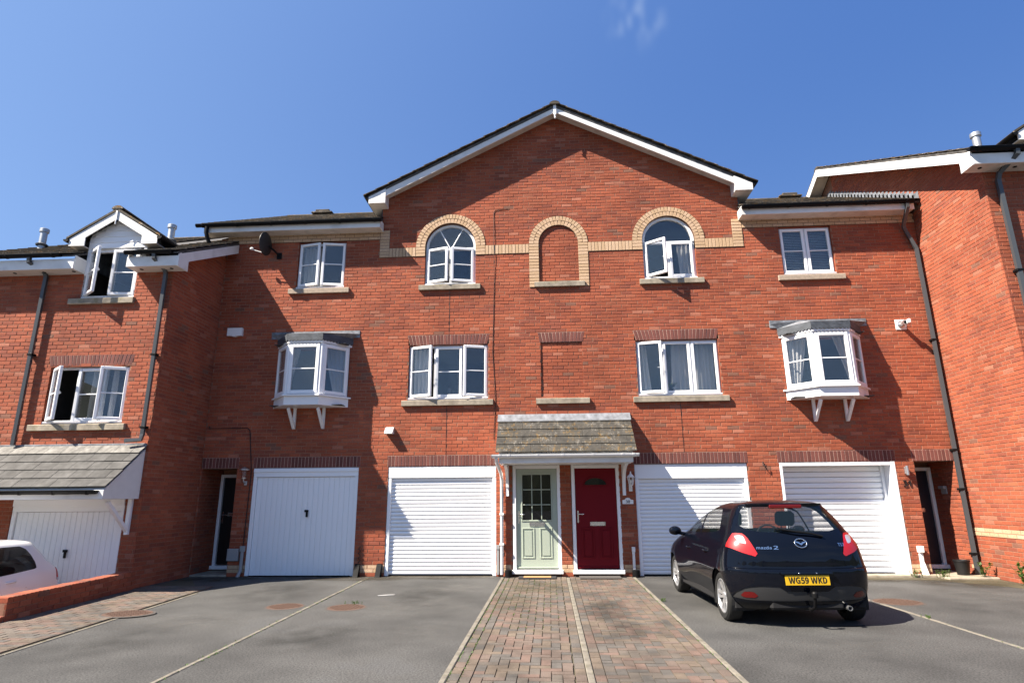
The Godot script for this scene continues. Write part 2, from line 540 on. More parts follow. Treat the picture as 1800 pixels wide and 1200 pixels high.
func emit(wall: MeshInstance3D, recs: Array, most := 300) -> void:
	var order := []
	for i in recs.size():
		var r: Array = recs[i]
		var d: float = r[0].origin.distance_to(EYE)
		var f: float = absf((r[0].basis.z).normalized().dot((EYE - r[0].origin).normalized()))
		order.append([-f * r[2] / (d * d), i])
	order.sort_custom(func(a, b): return a[0] < b[0] or (a[0] == b[0] and a[1] < b[1]))
	var buf := PackedFloat32Array()
	for k in order.size():
		var r: Array = recs[order[k][1]]
		if k < most:
			var o := node_of(BRICK[r[1]])
			o.name = numbered(wall, "brick")
			wall.add_child(o, true)
			o.transform = r[0]
			continue
		var t: Transform3D = r[0]
		var c: Color = TONES[r[1]]
		var g := 1.3 * rng.randf_range(0.92, 1.08)
		buf.append_array([t.basis.x.x, t.basis.y.x, t.basis.z.x, t.origin.x, t.basis.x.y, t.basis.y.y, t.basis.z.y, t.origin.y, t.basis.x.z, t.basis.y.z, t.basis.z.z, t.origin.z, c.r * g, c.g * g, c.b * g, 1.0])
	if buf.size() == 0: return
	var mm := MultiMesh.new()
	mm.transform_format = MultiMesh.TRANSFORM_3D
	mm.use_colors = true
	mm.mesh = BRICK_ANY
	mm.instance_count = buf.size() / 16
	mm.buffer = buf
	var mi := MultiMeshInstance3D.new()
	mi.multimesh = mm
	mi.name = numbered(wall, "brickwork")
	wall.add_child(mi, true)
	mi.set_meta("kind", "stuff")

func put_brick(parent: MeshInstance3D, list: Array, t: Transform3D) -> void:
	var o := node_of(list[rng.randi() % list.size()])
	o.name = numbered(parent, "brick")
	parent.add_child(o, true)
	o.transform = t

# a flat lintel of soldier bricks (plum), its ends splayed by lean
func lintel(house: Node3D, fr: Transform3D, x0: float, x1: float, y: float, lean := 0.0) -> void:
	var mb := MB.new()
	mb.xf = fr
	mb.prism(PackedVector2Array([Vector2(x0, y), Vector2(x1, y), Vector2(x1 + lean, y + 0.225), Vector2(x0 - lean, y + 0.225)]), -0.06, -0.003)
	var l := part(house, "lintel", mb, M["joint_pink"])
	var cnt := int(round((x1 - x0) / 0.075))
	for i in cnt:
		var f := (i + 0.5) / cnt
		var lx := (2.0 * f - 1.0) * lean
		var b := Basis(Vector3(1, 0, 0), Vector3(lx / 0.225, 1, 0), Vector3(0, 0, 1))
		var s := ((x1 - x0) / cnt) / 0.075 * (1.0 + lean / (x1 - x0))
		b.x *= s
		put_brick(l, PLUM, fr * Transform3D(b, Vector3(lerpf(x0, x1, f) + lx * 0.5, y + 0.1125, 0.002 + rng.randf_range(-0.001, 0.002))))

# buff soldier course from x0 to x1
func soldiers(parent: MeshInstance3D, x0: float, x1: float, y: float) -> void:
	var cnt := int(round((x1 - x0) / 0.075))
	for i in cnt:
		put_brick(parent, BUFF, Transform3D(Basis.IDENTITY.scaled(Vector3((x1 - x0) / cnt / 0.075, 1, 1)), Vector3(lerpf(x0, x1, (i + 0.5) / cnt), y + 0.1125, 0.016 + rng.randf_range(-0.001, 0.001))))

# buff bricks laid flat: one brick per course
func quoin(parent: MeshInstance3D, x0: float, x1: float, y0: float, courses: int) -> void:
	for k in courses:
		var b := Basis(Vector3(0, 1, 0), Vector3(-(x1 - x0 - 0.008) / 0.215, 0, 0), Vector3(0, 0, 1))
		put_brick(parent, BUFF, Transform3D(b, Vector3((x0 + x1) * 0.5, y0 + (k + 0.5) * CH, 0.016 + rng.randf_range(-0.001, 0.001))))

func ring(parent: MeshInstance3D, cx: float, cy: float, r: float) -> void:
	for row in 2:
		var rr := r + 0.056 + row * 0.1125
		var cnt := int(round(PI * rr / 0.077))
		for i in cnt:
			var a := PI * (i + 0.5) / cnt
			var rad := Vector3(cos(a), sin(a), 0)
			var tan_ := Vector3(sin(a), -cos(a), 0)
			put_brick(parent, BUFF, Transform3D(Basis(tan_ * (PI * rr / cnt / 0.075), rad * (0.103 / 0.215), Vector3(0, 0, 1)), Vector3(cx, cy, 0.016 + rng.randf_range(-0.001, 0.001)) + rad * rr))

func arc_poly(cx: float, cy: float, r0: float, r1: float, foot: float) -> PackedVector2Array:   # a horseshoe: ring with straight legs down to foot
	var p := PackedVector2Array()
	p.append(Vector2(cx + r1, foot))
	for i in 25: p.append(Vector2(cx + r1 * cos(PI * i / 24.0), cy + r1 * sin(PI * i / 24.0)))
	p.append(Vector2(cx - r1, foot))
	p.append(Vector2(cx - r0, foot))
	for i in 25: p.append(Vector2(cx - r0 * cos(PI * i / 24.0), cy + r0 * sin(PI * i / 24.0)))
	p.append(Vector2(cx + r0, foot))
	return p

# ---------------------------------------------------------------- windows
func bars(mb: MB, x0: float, x1: float, y0: float, y1: float, w: float, z0: float, z1: float, r := 0.006) -> void:
	mb.bev(x0, x0 + w, y0, y1, z0, z1, r)
	mb.bev(x1 - w, x1, y0, y1, z0, z1, r)
	mb.bev(x0 + w, x1 - w, y0, y0 + w, z0, z1, r)
	mb.bev(x0 + w, x1 - w, y1 - w, y1, z0, z1, r)

func pane_quads(mb: MB, x0: float, x1: float, y0: float, y1: float, z: float) -> void:
	for d in [0.010, 0.006, -0.006, -0.010]:
		mb.quad(Vector3(x0, y0, z + d), Vector3(x1, y0, z + d), Vector3(x1, y1, z + d), Vector3(x0, y1, z + d))

# one light of a window: sash, glazing bar and pane, hung at one side and standing open by deg
func sash(win: MeshInstance3D, fr: Transform3D, x0: float, x1: float, y0: float, y1: float, z: float, hinge := 0, deg := 0.0, bar := true, handle := true, w := 0.058) -> void:
	var t := Transform3D.IDENTITY
	if hinge != 0:
		var hx := x0 if hinge < 0 else x1
		t = Transform3D(Basis(Vector3.UP, deg_to_rad(deg) * (-1.0 if hinge < 0 else 1.0)), Vector3(hx, 0, z)) * Transform3D(Basis.IDENTITY, Vector3(-hx, 0, -z))
	var mb := MB.new()
	mb.xf = fr * t
	bars(mb, x0, x1, y0, y1, w, z - 0.03, z + 0.025, 0.008)
	if bar:
		var ym := (y0 + y1) * 0.5
		mb.bev(x0 + w, x1 - w, ym - 0.011, ym + 0.011, z - 0.012, z + 0.014, 0.003)
	var c := part(win, "casement", mb, M["upvc"])
	var g := MB.new()
	g.xf = fr * t
	pane_quads(g, x0 + w * 0.8, x1 - w * 0.8, y0 + w * 0.8, y1 - w * 0.8, z - 0.004)
	part(win, "pane", g, M["glass"])
	if handle and hinge != 0:
		var h := MB.new()
		h.xf = fr * t
		var hx := (x1 - 0.03) if hinge < 0 else (x0 + 0.03)
		h.bev(hx - 0.012, hx + 0.012, (y0 + y1) * 0.5 - 0.03, (y0 + y1) * 0.5 + 0.03, z - 0.05, z - 0.03, 0.003)
		h.bev(hx - 0.09 if hinge < 0 else hx, hx if hinge < 0 else hx + 0.09, (y0 + y1) * 0.5 - 0.01, (y0 + y1) * 0.5 + 0.01, z - 0.07, z - 0.05, 0.003)
		part(win, "window_handle", h, M["upvc"])

func curtain(win: MeshInstance3D, fr: Transform3D, xt0: float, xt1: float, xb0: float, xb1: float, y0: float, y1: float, z: float, folds: float, m := "curtain") -> void:
	var mb := MB.new()
	mb.xf = fr
	var N := 28
	var K := 8
	for i in N:
		for k in K:
			var q := []
			for o in [[0, 0], [1, 0], [1, 1], [0, 1]]:
				var u: float = float(i + o[0]) / N
				var s: float = float(k + o[1]) / K
				var x := lerpf(lerpf(xb0, xb1, u), lerpf(xt0, xt1, u), s)
				q.append(Vector3(x, lerpf(y0, y1, s), z + 0.028 * sin(u * folds * TAU + 0.6 * sin(s * 3.0)) + 0.008 * sin(u * folds * 2.7 * TAU)))
			mb.quad(q[0], q[1], q[2], q[3])
	part(win, "curtain", mb, M[m])

# a room behind an opening: a closed box that is open only at the window
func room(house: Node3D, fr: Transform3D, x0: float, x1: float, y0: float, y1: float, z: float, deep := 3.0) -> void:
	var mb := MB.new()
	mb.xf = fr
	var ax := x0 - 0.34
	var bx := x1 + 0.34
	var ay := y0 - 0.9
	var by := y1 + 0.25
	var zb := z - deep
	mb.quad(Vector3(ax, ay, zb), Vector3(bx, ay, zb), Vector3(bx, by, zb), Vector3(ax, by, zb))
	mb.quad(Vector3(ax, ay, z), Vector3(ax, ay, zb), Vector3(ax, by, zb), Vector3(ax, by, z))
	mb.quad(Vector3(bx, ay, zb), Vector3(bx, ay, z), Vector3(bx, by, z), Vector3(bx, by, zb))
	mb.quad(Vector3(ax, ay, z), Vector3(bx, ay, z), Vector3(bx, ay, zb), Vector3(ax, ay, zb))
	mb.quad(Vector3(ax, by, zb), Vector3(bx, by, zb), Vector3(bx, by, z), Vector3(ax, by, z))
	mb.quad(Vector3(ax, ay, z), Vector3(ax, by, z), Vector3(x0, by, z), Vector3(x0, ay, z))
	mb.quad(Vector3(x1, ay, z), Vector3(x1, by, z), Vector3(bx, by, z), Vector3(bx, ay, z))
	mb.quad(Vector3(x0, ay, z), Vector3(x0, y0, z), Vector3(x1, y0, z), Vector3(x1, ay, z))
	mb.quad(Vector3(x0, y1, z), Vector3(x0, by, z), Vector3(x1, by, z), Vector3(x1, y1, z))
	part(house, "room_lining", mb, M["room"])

# brick returns of an opening, from the wall face back to the frame
func reveal(house: Node3D, fr: Transform3D, x0: float, x1: float, y0: float, y1: float, z: float, m := "brick_1") -> void:
	var mb := MB.new()
	mb.xf = fr
	mb.quad(Vector3(x0, y0, -0.005), Vector3(x0, y0, z), Vector3(x0, y1, z), Vector3(x0, y1, -0.005))
	mb.quad(Vector3(x1, y0, z), Vector3(x1, y0, -0.005), Vector3(x1, y1, -0.005), Vector3(x1, y1, z))
	mb.quad(Vector3(x0, y1, z), Vector3(x1, y1, z), Vector3(x1, y1, -0.005), Vector3(x0, y1, -0.005))
	mb.quad(Vector3(x0, y0, -0.005), Vector3(x1, y0, -0.005), Vector3(x1, y0, z), Vector3(x0, y0, z))
	part(house, "reveal", mb, M[m])

# lights: [x0, x1, hinge, degrees]
func window(house: Node3D, fr: Transform3D, x0: float, x1: float, y0: float, y1: float, lights: Array, label := "", bar := true, zf := -0.085, cill := true, back := "brick_1") -> MeshInstance3D:
	var mb := MB.new()
	mb.xf = fr
	bars(mb, x0, x1, y0, y1, 0.048, zf - 0.06, zf + 0.01)
	for i in lights.size() - 1:
		var xm: float = lights[i][1]
		mb.bev(xm - 0.028, xm + 0.028, y0 + 0.048, y1 - 0.048, zf - 0.06, zf + 0.008, 0.006)
	if cill:
		mb.bev(x0 - 0.01, x1 + 0.01, y0 - 0.022, y0 + 0.02, zf - 0.05, -0.012, 0.005)
	var w := part(house, "window", mb, M["upvc"], label)
	for i in lights.size():
		var l: Array = lights[i]
		var a: float = l[0] + (0.03 if i == 0 else 0.014)
		var b: float = l[1] - (0.03 if i == lights.size() - 1 else 0.014)
		sash(w, fr, a, b, y0 + 0.032, y1 - 0.032, zf + 0.022, l[2], l[3], bar and not (l.size() > 4 and l[4] == 0))
	reveal(house, fr, x0, x1, y0, y1, zf, back)
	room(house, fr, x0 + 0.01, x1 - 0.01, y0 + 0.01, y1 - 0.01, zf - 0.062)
	return w

func sill(house: Node3D, fr: Transform3D, x0: float, x1: float, y0: float, m := "concrete", label := "") -> void:
	var mb := MB.new()
	mb.xf = fr
	mb.prism_x([[-0.10, y0], [0.062, y0], [0.065, y0 + 0.10], [0.055, y0 + 0.112], [-0.10, y0 + 0.138]], x0, x1)
	part(house, "window_sill", mb, M[m], label)

# ---------------------------------------------------------------- gutters, pipes, roofs
func gutter(house: Node3D, fr: Transform3D, x0: float, x1: float, y: float, z: float, m := "black_plastic", called := "gutter", every := 1.0) -> void:
	var mb := MB.new()
	mb.xf = fr
	var prof := []
	for i in 9:
		var a := PI * i / 8.0
		prof.append([z - 0.056 * cos(a) * -1.0, y - 0.062 * sin(a)])
	for i in 9:
		var a := PI * (8 - i) / 8.0
		prof.append([z + 0.050 * cos(a), y - 0.056 * sin(a)])
	mb.prism_x(prof, x0, x1)
	var cap := []
	for i in 9: cap.append([z + 0.055 * cos(PI * i / 8.0), y - 0.061 * sin(PI * i / 8.0)])
	mb.prism_x(cap, x0 - 0.012, x0 + 0.004)
	mb.prism_x(cap, x1 - 0.004, x1 + 0.012)
	mb.bev(x0, x1, y - 0.006, y + 0.008, z + 0.046, z + 0.062, 0.003)
	var g := part(house, called, mb, M[m])
	var cnt := int((x1 - x0) / every) + 1
	for i in cnt:
		var b := MB.new()
		b.xf = fr
		var x := lerpf(x0 + 0.15, x1 - 0.15, float(i) / maxf(cnt - 1, 1))
		var pr := []
		for k in 9: pr.append([z + 0.064 * cos(PI * k / 8.0), y - 0.071 * sin(PI * k / 8.0)])
		b.prism_x(pr, x - 0.016, x + 0.016)
		part(g, "bracket", b, M[m])

func downpipe(house: Node3D, pts: Array, r: float, m: String, clips: Array, square := true, top_m := "") -> void:
	var mb := MB.new()
	mb.tube(pts, r, 4 if square else 12, square)
	var p := part(house, "downpipe", mb, M[m])
	for c in clips:
		var b := MB.new()
		b.bev(c.x - r - 0.008, c.x + r + 0.008, c.y - 0.022, c.y + 0.022, c.z - 0.075, c.z + r * 0.85, 0.004)
		part(p, "pipe_clip", b, M["black_plastic"])

# rows of overlapping tiles on a slope that falls towards +z of the frame; x0..x1 along it. each: tiles are parts
func tiles(roof: MeshInstance3D, fr: Transform3D, x0: float, x1: float, run: float, rows: int, tw: float, mats: Array, each := true, thick := 0.012, half := true, called := "tile") -> void:
	# local: x along, y out of the slope, z down the slope from 0 (top) to run (bottom)
	var gauge := run / rows
	var stuff := MB.new()
	for r in rows:
		var x := x0 - (tw * 0.5 if (r & 1) and half else 0.0)
		while x < x1 - 0.01:
			var a := maxf(x, x0)
			var b := minf(x + tw, x1)
			x += tw
			if b - a < 0.03: continue
			var mb := MB.new() if each else stuff
			var lift := rng.randf_range(0.0, 0.003)
			mb.xf = fr * Transform3D(Basis(Vector3.UP, rng.randf_range(-0.004, 0.004)) * Basis(Vector3.RIGHT, -thick / gauge + rng.randf_range(-0.004, 0.004)), Vector3((a + b) * 0.5, thick * 0.6 + lift, r * gauge))
			var w := (b - a) * 0.5 - 0.002
			mb.bev(-w, w, 0.0, thick, -0.03, gauge + rng.randf_range(-0.003, 0.003), 0.002)
			if each:
				part(roof, called, mb, M[mats[rng.randi() % mats.size()]])
	if not each:
		var s := part(roof, "tile_courses", stuff, M[mats[0]])
		s.set_meta("kind", "stuff")

func slope_frame(y_top: float, z_top: float, y_low: float, z_low: float) -> Transform3D:   # x stays x, z runs down the slope, y comes out of it
	var d := Vector3(0, y_low - y_top, z_low - z_top).normalized()
	return Transform3D(Basis(Vector3.RIGHT, d.cross(Vector3.RIGHT), d), Vector3(0, y_top, z_top))

# ---------------------------------------------------------------- the terrace
const ID := Transform3D.IDENTITY

func cute(s: Array, e: float, a: float, b: float) -> Array:
	return cut(s, a, b) if e > 0 else cut(s, -b, -a)

func front_spans(y0: float, y1: float) -> Array:
	var s := [[-7.78, 7.87]]
	if y0 > 7.56:
		var h := minf(4.1, (10.40 - y0) / 0.5027)
		s = [[-h, h]]
	var ym := (y0 + y1) * 0.5
	for e in [-1.0, 1.0]:
		if y0 < 2.17:
			s = cute(s, e, 1.423, 3.705); s = cute(s, e, 4.337, 6.611); s = cute(s, e, 6.98, 7.755); s = cute(s, e, 0.115, 1.095)
		elif y0 < 2.39:
			s = cute(s, e, 1.40, 3.728); s = cute(s, e, 4.315, 6.633); s = cute(s, e, 6.955, 7.78)
		if y0 > 3.51 and y0 < 4.79: s = cute(s, e, 1.602, 3.354)
		if y0 > 4.79 and y0 < 5.02: s = cute(s, e, 1.585, 3.371)
		if y0 > 6.14 and y0 < 7.12: s = cute(s, e, 1.893, 3.057)
		if y0 > 6.89 and y0 < 7.12: s = cute(s, e, 0.40, 4.125)
		if ym > 7.125 and ym < 7.125 + 0.78:
			var h := sqrt(maxf(0.0, 0.79 * 0.79 - pow(ym - 7.125, 2)))
			s = cute(s, e, 2.475 - h, 2.475 + h)
		if y0 > 7.11 and y0 < 7.34: s = cute(s, e, 3.90, 4.125)
		if y0 > 7.34 and y0 < 7.55: s = cute(s, e, 3.90, 7.9)
		if y0 > 6.14 and y0 < 7.32: s = cute(s, e, 4.92, 6.05)
		if y0 > 3.5 and y0 < 4.7: s = cute(s, e, 4.68, 6.29)
	if y0 > 3.59 and y0 < 4.79: s = cut(s, -0.453, 0.453)
	if y0 > 4.79 and y0 < 5.02: s = cut(s, -0.47, 0.47)
	if y0 > 6.06 and y0 < 7.12: s = cut(s, -0.65, 0.65)
	if ym > 7.125 and ym < 7.125 + 0.64:
		var h := sqrt(maxf(0.0, 0.65 * 0.65 - pow(ym - 7.125, 2)))
		s = cut(s, -h, h)
	return s

func shell(mb: MB, x0: float, x1: float, zf: float, zb: float, y0: float, yt: float) -> void:   # the sides and the back of a house
	mb.quad(Vector3(x1, y0, zb), Vector3(x0, y0, zb), Vector3(x0, yt, zb), Vector3(x1, yt, zb))
	mb.quad(Vector3(x0, y0, zb), Vector3(x0, y0, zf), Vector3(x0, yt, zf), Vector3(x0, yt, zb))
	mb.quad(Vector3(x1, y0, zf), Vector3(x1, y0, zb), Vector3(x1, yt, zb), Vector3(x1, yt, zf))

func roller_door(house: Node3D, x0: float, x1: float, y_box: float, z: float, count: int, label: String, bulge := 0.014) -> void:
	var f := MB.new()
	f.bev(x0, x1, y_box, 2.168, z - 0.05, z + 0.02, 0.01)      # head box
	f.bev(x0, x0 + 0.075, 0.01, y_box, z - 0.06, z + 0.015, 0.006)
	f.bev(x1 - 0.075, x1, 0.01, y_box, z - 0.06, z + 0.015, 0.006)
	f.box(x0 + 0.03, x1 - 0.03, 0.012, y_box + 0.05, z - 0.10, z - 0.065)
	var d := part(house, "garage_door", f, M["door_white"], label)
	var h := (y_box - 0.03) / count
	var p := []
	for i in 7:
		var t := i / 6.0
		p.append([z - 0.042 + bulge * pow(sin(PI * t), 0.7), 0.004 + (h - 0.007) * t])
	p.append([z - 0.062, h - 0.003]); p.append([z - 0.062, 0.004])
	var mb := MB.new()
	mb.prism_x(p, x0 + 0.076, x1 - 0.076)
	var slat := mb.mesh(M["door_white"])
	for i in count:
		part(d, "slat", slat, M["door_white"], "", Transform3D(Basis.IDENTITY, Vector3(0, 0.03 + i * h, 0)))
	var s := MB.new()
	s.bev(x0 + 0.076, x1 - 0.076, 0.006, 0.034, z - 0.06, z - 0.02, 0.004)
	part(d, "bottom_seal", s, M["black_plastic"])

func ribbed_door(house: Node3D, fr: Transform3D, x0: float, x1: float, y0: float, ytop: float, yhead: float, label: String, wide := 0.113) -> void:
	var f := MB.new()
	f.xf = fr
	f.bev(x0, x1, yhead, ytop, -0.09, -0.01, 0.006)
	f.bev(x0, x1, yhead + 0.10, ytop - 0.01, -0.08, 0.008, 0.006)
	f.bev(x0, x0 + 0.075, y0, yhead, -0.09, -0.012, 0.006)
	f.bev(x1 - 0.075, x1, y0, yhead, -0.09, -0.012, 0.006)
	var d := part(house, "garage_door", f, M["door_white"], label)
	var a := x0 + 0.079
	var b := x1 - 0.079
	var cnt := int(round((b - a) / wide))
	var w := (b - a) / cnt
	var mb := MB.new()
	mb.xf = fr
	mb.prism_y([[0.0, -0.075], [w, -0.075], [w, -0.052], [w - 0.008, -0.046], [w * 0.5, -0.044], [0.010, -0.046], [0.0, -0.058]], y0 + 0.01, yhead - 0.006)
	var panel := mb.mesh(M["door_white"])
	for i in cnt:
		part(d, "panel", panel, M["door_white"], "", Transform3D(Basis.IDENTITY, Vector3(a + i * w, 0, 0)))
	var h := MB.new()
	h.xf = fr
	var hx := (x0 + x1) * 0.5 + 0.06
	var hy := y0 + (yhead - y0) * 0.62
	h.bev(hx - 0.035, hx + 0.045, hy + 0.03, hy + 0.075, -0.04, -0.005, 0.006)
	h.bev(hx + 0.005, hx + 0.045, hy - 0.07, hy + 0.04, -0.02, 0.012, 0.006)
	part(d, "handle", h, M["black_plastic"])

func front_door(house: Node3D, x0: float, x1: float, y0: float, y1: float, z: float, leaf: String, label: String, kind: int) -> void:
	var f := MB.new()
	var w := 0.068
	f.bev(x0, x0 + w, y0, y1, z - 0.07, z + 0.03, 0.006)
	f.bev(x1 - w, x1, y0, y1, z - 0.07, z + 0.03, 0.006)
	f.bev(x0 + w, x1 - w, y1 - w, y1, z - 0.07, z + 0.03, 0.006)
	f.bev(x0 - 0.02, x1 + 0.02, y0 - 0.045, y0 + 0.03, z - 0.07, z + 0.10, 0.006)
	part(house, "door_frame", f, M["upvc"])
	var a := x0 + w + 0.004
	var b := x1 - w - 0.004
	var yb := y0 + 0.055
	var yt := y1 - w - 0.005
	var mb := MB.new()
	var zf := z - 0.02
	var hole := []
	if kind == 0: hole = [a + 0.125, b - 0.125, y0 + 0.98, y1 - 0.19]
	var d: MeshInstance3D
	if kind == 0:
		mb.box(a, hole[0], yb, yt, zf - 0.044, zf)
		mb.box(hole[1], b, yb, yt, zf - 0.044, zf)
		mb.box(hole[0], hole[1], yb, hole[2], zf - 0.044, zf)
		mb.box(hole[0], hole[1], hole[3], yt, zf - 0.044, zf)
		bars(mb, hole[0] - 0.028, hole[1] + 0.028, hole[2] - 0.028, hole[3] + 0.028, 0.028, zf, zf + 0.012, 0.005)
	else:
		mb.box(a, b, yb, yt, zf - 0.044, zf)
	mb.bev(a + 0.01, b - 0.01, yb - 0.0, yb + 0.03, zf, zf + 0.025, 0.006)
	d = part(house, "front_door", mb, M[leaf], label)
	if kind < 2:
		for k in 2:      # raised lower panels
			var pa := lerpf(a, b, 0.13 if k == 0 else 0.56)
			var pb := lerpf(a, b, 0.44 if k == 0 else 0.87)
			var p := MB.new()
			bars(p, pa, pb, y0 + 0.24, y0 + 0.83, 0.028, zf, zf + 0.012, 0.006)
			p.bev(pa + 0.05, pb - 0.05, y0 + 0.29, y0 + 0.78, zf, zf + 0.010, 0.009)
			part(d, "door_panel", p, M[leaf])
	if kind == 0:
		for i in 3:
			for k in 3:
				var px0 := lerpf(hole[0], hole[1], i / 3.0) + 0.008
				var px1 := lerpf(hole[0], hole[1], (i + 1) / 3.0) - 0.008
				var py0 := lerpf(hole[2], hole[3], k / 3.0) + 0.008
				var py1 := lerpf(hole[2], hole[3], (k + 1) / 3.0) - 0.008
				var p := MB.new()
				p.quad(Vector3(px0, py0, zf - 0.02), Vector3(px1, py0, zf - 0.02), Vector3(px1, py1, zf - 0.02), Vector3(px0, py1, zf - 0.02))
				part(d, "pane", p, M["dark_glass"])
		var g := MB.new()
		for i in [1, 2]:
			var gx := lerpf(hole[0], hole[1], i / 3.0)
			g.bev(gx - 0.009, gx + 0.009, hole[2], hole[3], zf - 0.03, zf + 0.004, 0.003)
		for k in [1, 2]:
			var gy := lerpf(hole[2], hole[3], k / 3.0)
			for i in 3:
				g.bev(lerpf(hole[0], hole[1], i / 3.0) + 0.009, lerpf(hole[0], hole[1], (i + 1) / 3.0) - 0.009, gy - 0.009, gy + 0.009, zf - 0.03, zf + 0.003, 0.003)
		part(d, "glazing_bars", g, M[leaf])
		var bk := MB.new()
		bk.box(x0 + 0.1, x1 - 0.1, 0.1, 2.1, z - 1.2, z - 1.15)
		part(house, "hall_lining", bk, M["car_inside"])
	elif kind == 1:
		var p := MB.new()
		var cx := (a + b) * 0.5
		var fan := PackedVector2Array()
		fan.append(Vector2(cx - 0.225, y0 + 1.66)); fan.append(Vector2(cx + 0.225, y0 + 1.66))
		for i in 13: fan.append(Vector2(cx + 0.225 * cos(PI * i / 12.0), y0 + 1.67 + 0.135 * sin(PI * i / 12.0)))
		p.prism(fan, zf + 0.001, zf + 0.004)
		part(d, "fanlight", p, M["dark_glass"])
		var fr2 := MB.new()
		for i in 12:
			var q0 := Vector3(cx + 0.235 * cos(PI * i / 12.0), y0 + 1.67 + 0.145 * sin(PI * i / 12.0), zf + 0.006)
			var q1 := Vector3(cx + 0.235 * cos(PI * (i + 1) / 12.0), y0 + 1.67 + 0.145 * sin(PI * (i + 1) / 12.0), zf + 0.006)
			fr2.tube([q0, q1], 0.013, 6)
		fr2.tube([Vector3(cx - 0.245, y0 + 1.655, zf + 0.006), Vector3(cx + 0.245, y0 + 1.655, zf + 0.006)], 0.013, 6)
		part(d, "fanlight_frame", fr2, M[leaf])
	var l := MB.new()
	var lx := (a + b) * 0.5 + (0.02 if kind == 1 else 0.0)
	var ly := y0 + 0.90
	if kind == 2: ly = y0 + 1.1
	bars(l, lx - 0.155, lx + 0.155, ly - 0.04, ly + 0.04, 0.018, zf, zf + 0.014, 0.004)
	l.bev(lx - 0.137, lx + 0.137, ly - 0.024, ly + 0.024, zf, zf + 0.008, 0.003)
	part(d, "letterbox", l, M["chrome"])
	var k := MB.new()
	var kx := a + 0.045
	k.bev(kx - 0.016, kx + 0.016, y0 + 0.92, y0 + 1.16, zf, zf + 0.01, 0.004)
	k.tube([Vector3(kx, y0 + 1.09, zf), Vector3(kx, y0 + 1.09, zf + 0.05), Vector3(kx + 0.12, y0 + 1.09, zf + 0.05)], 0.010, 8)
	part(d, "door_handle", k, M["chrome"])

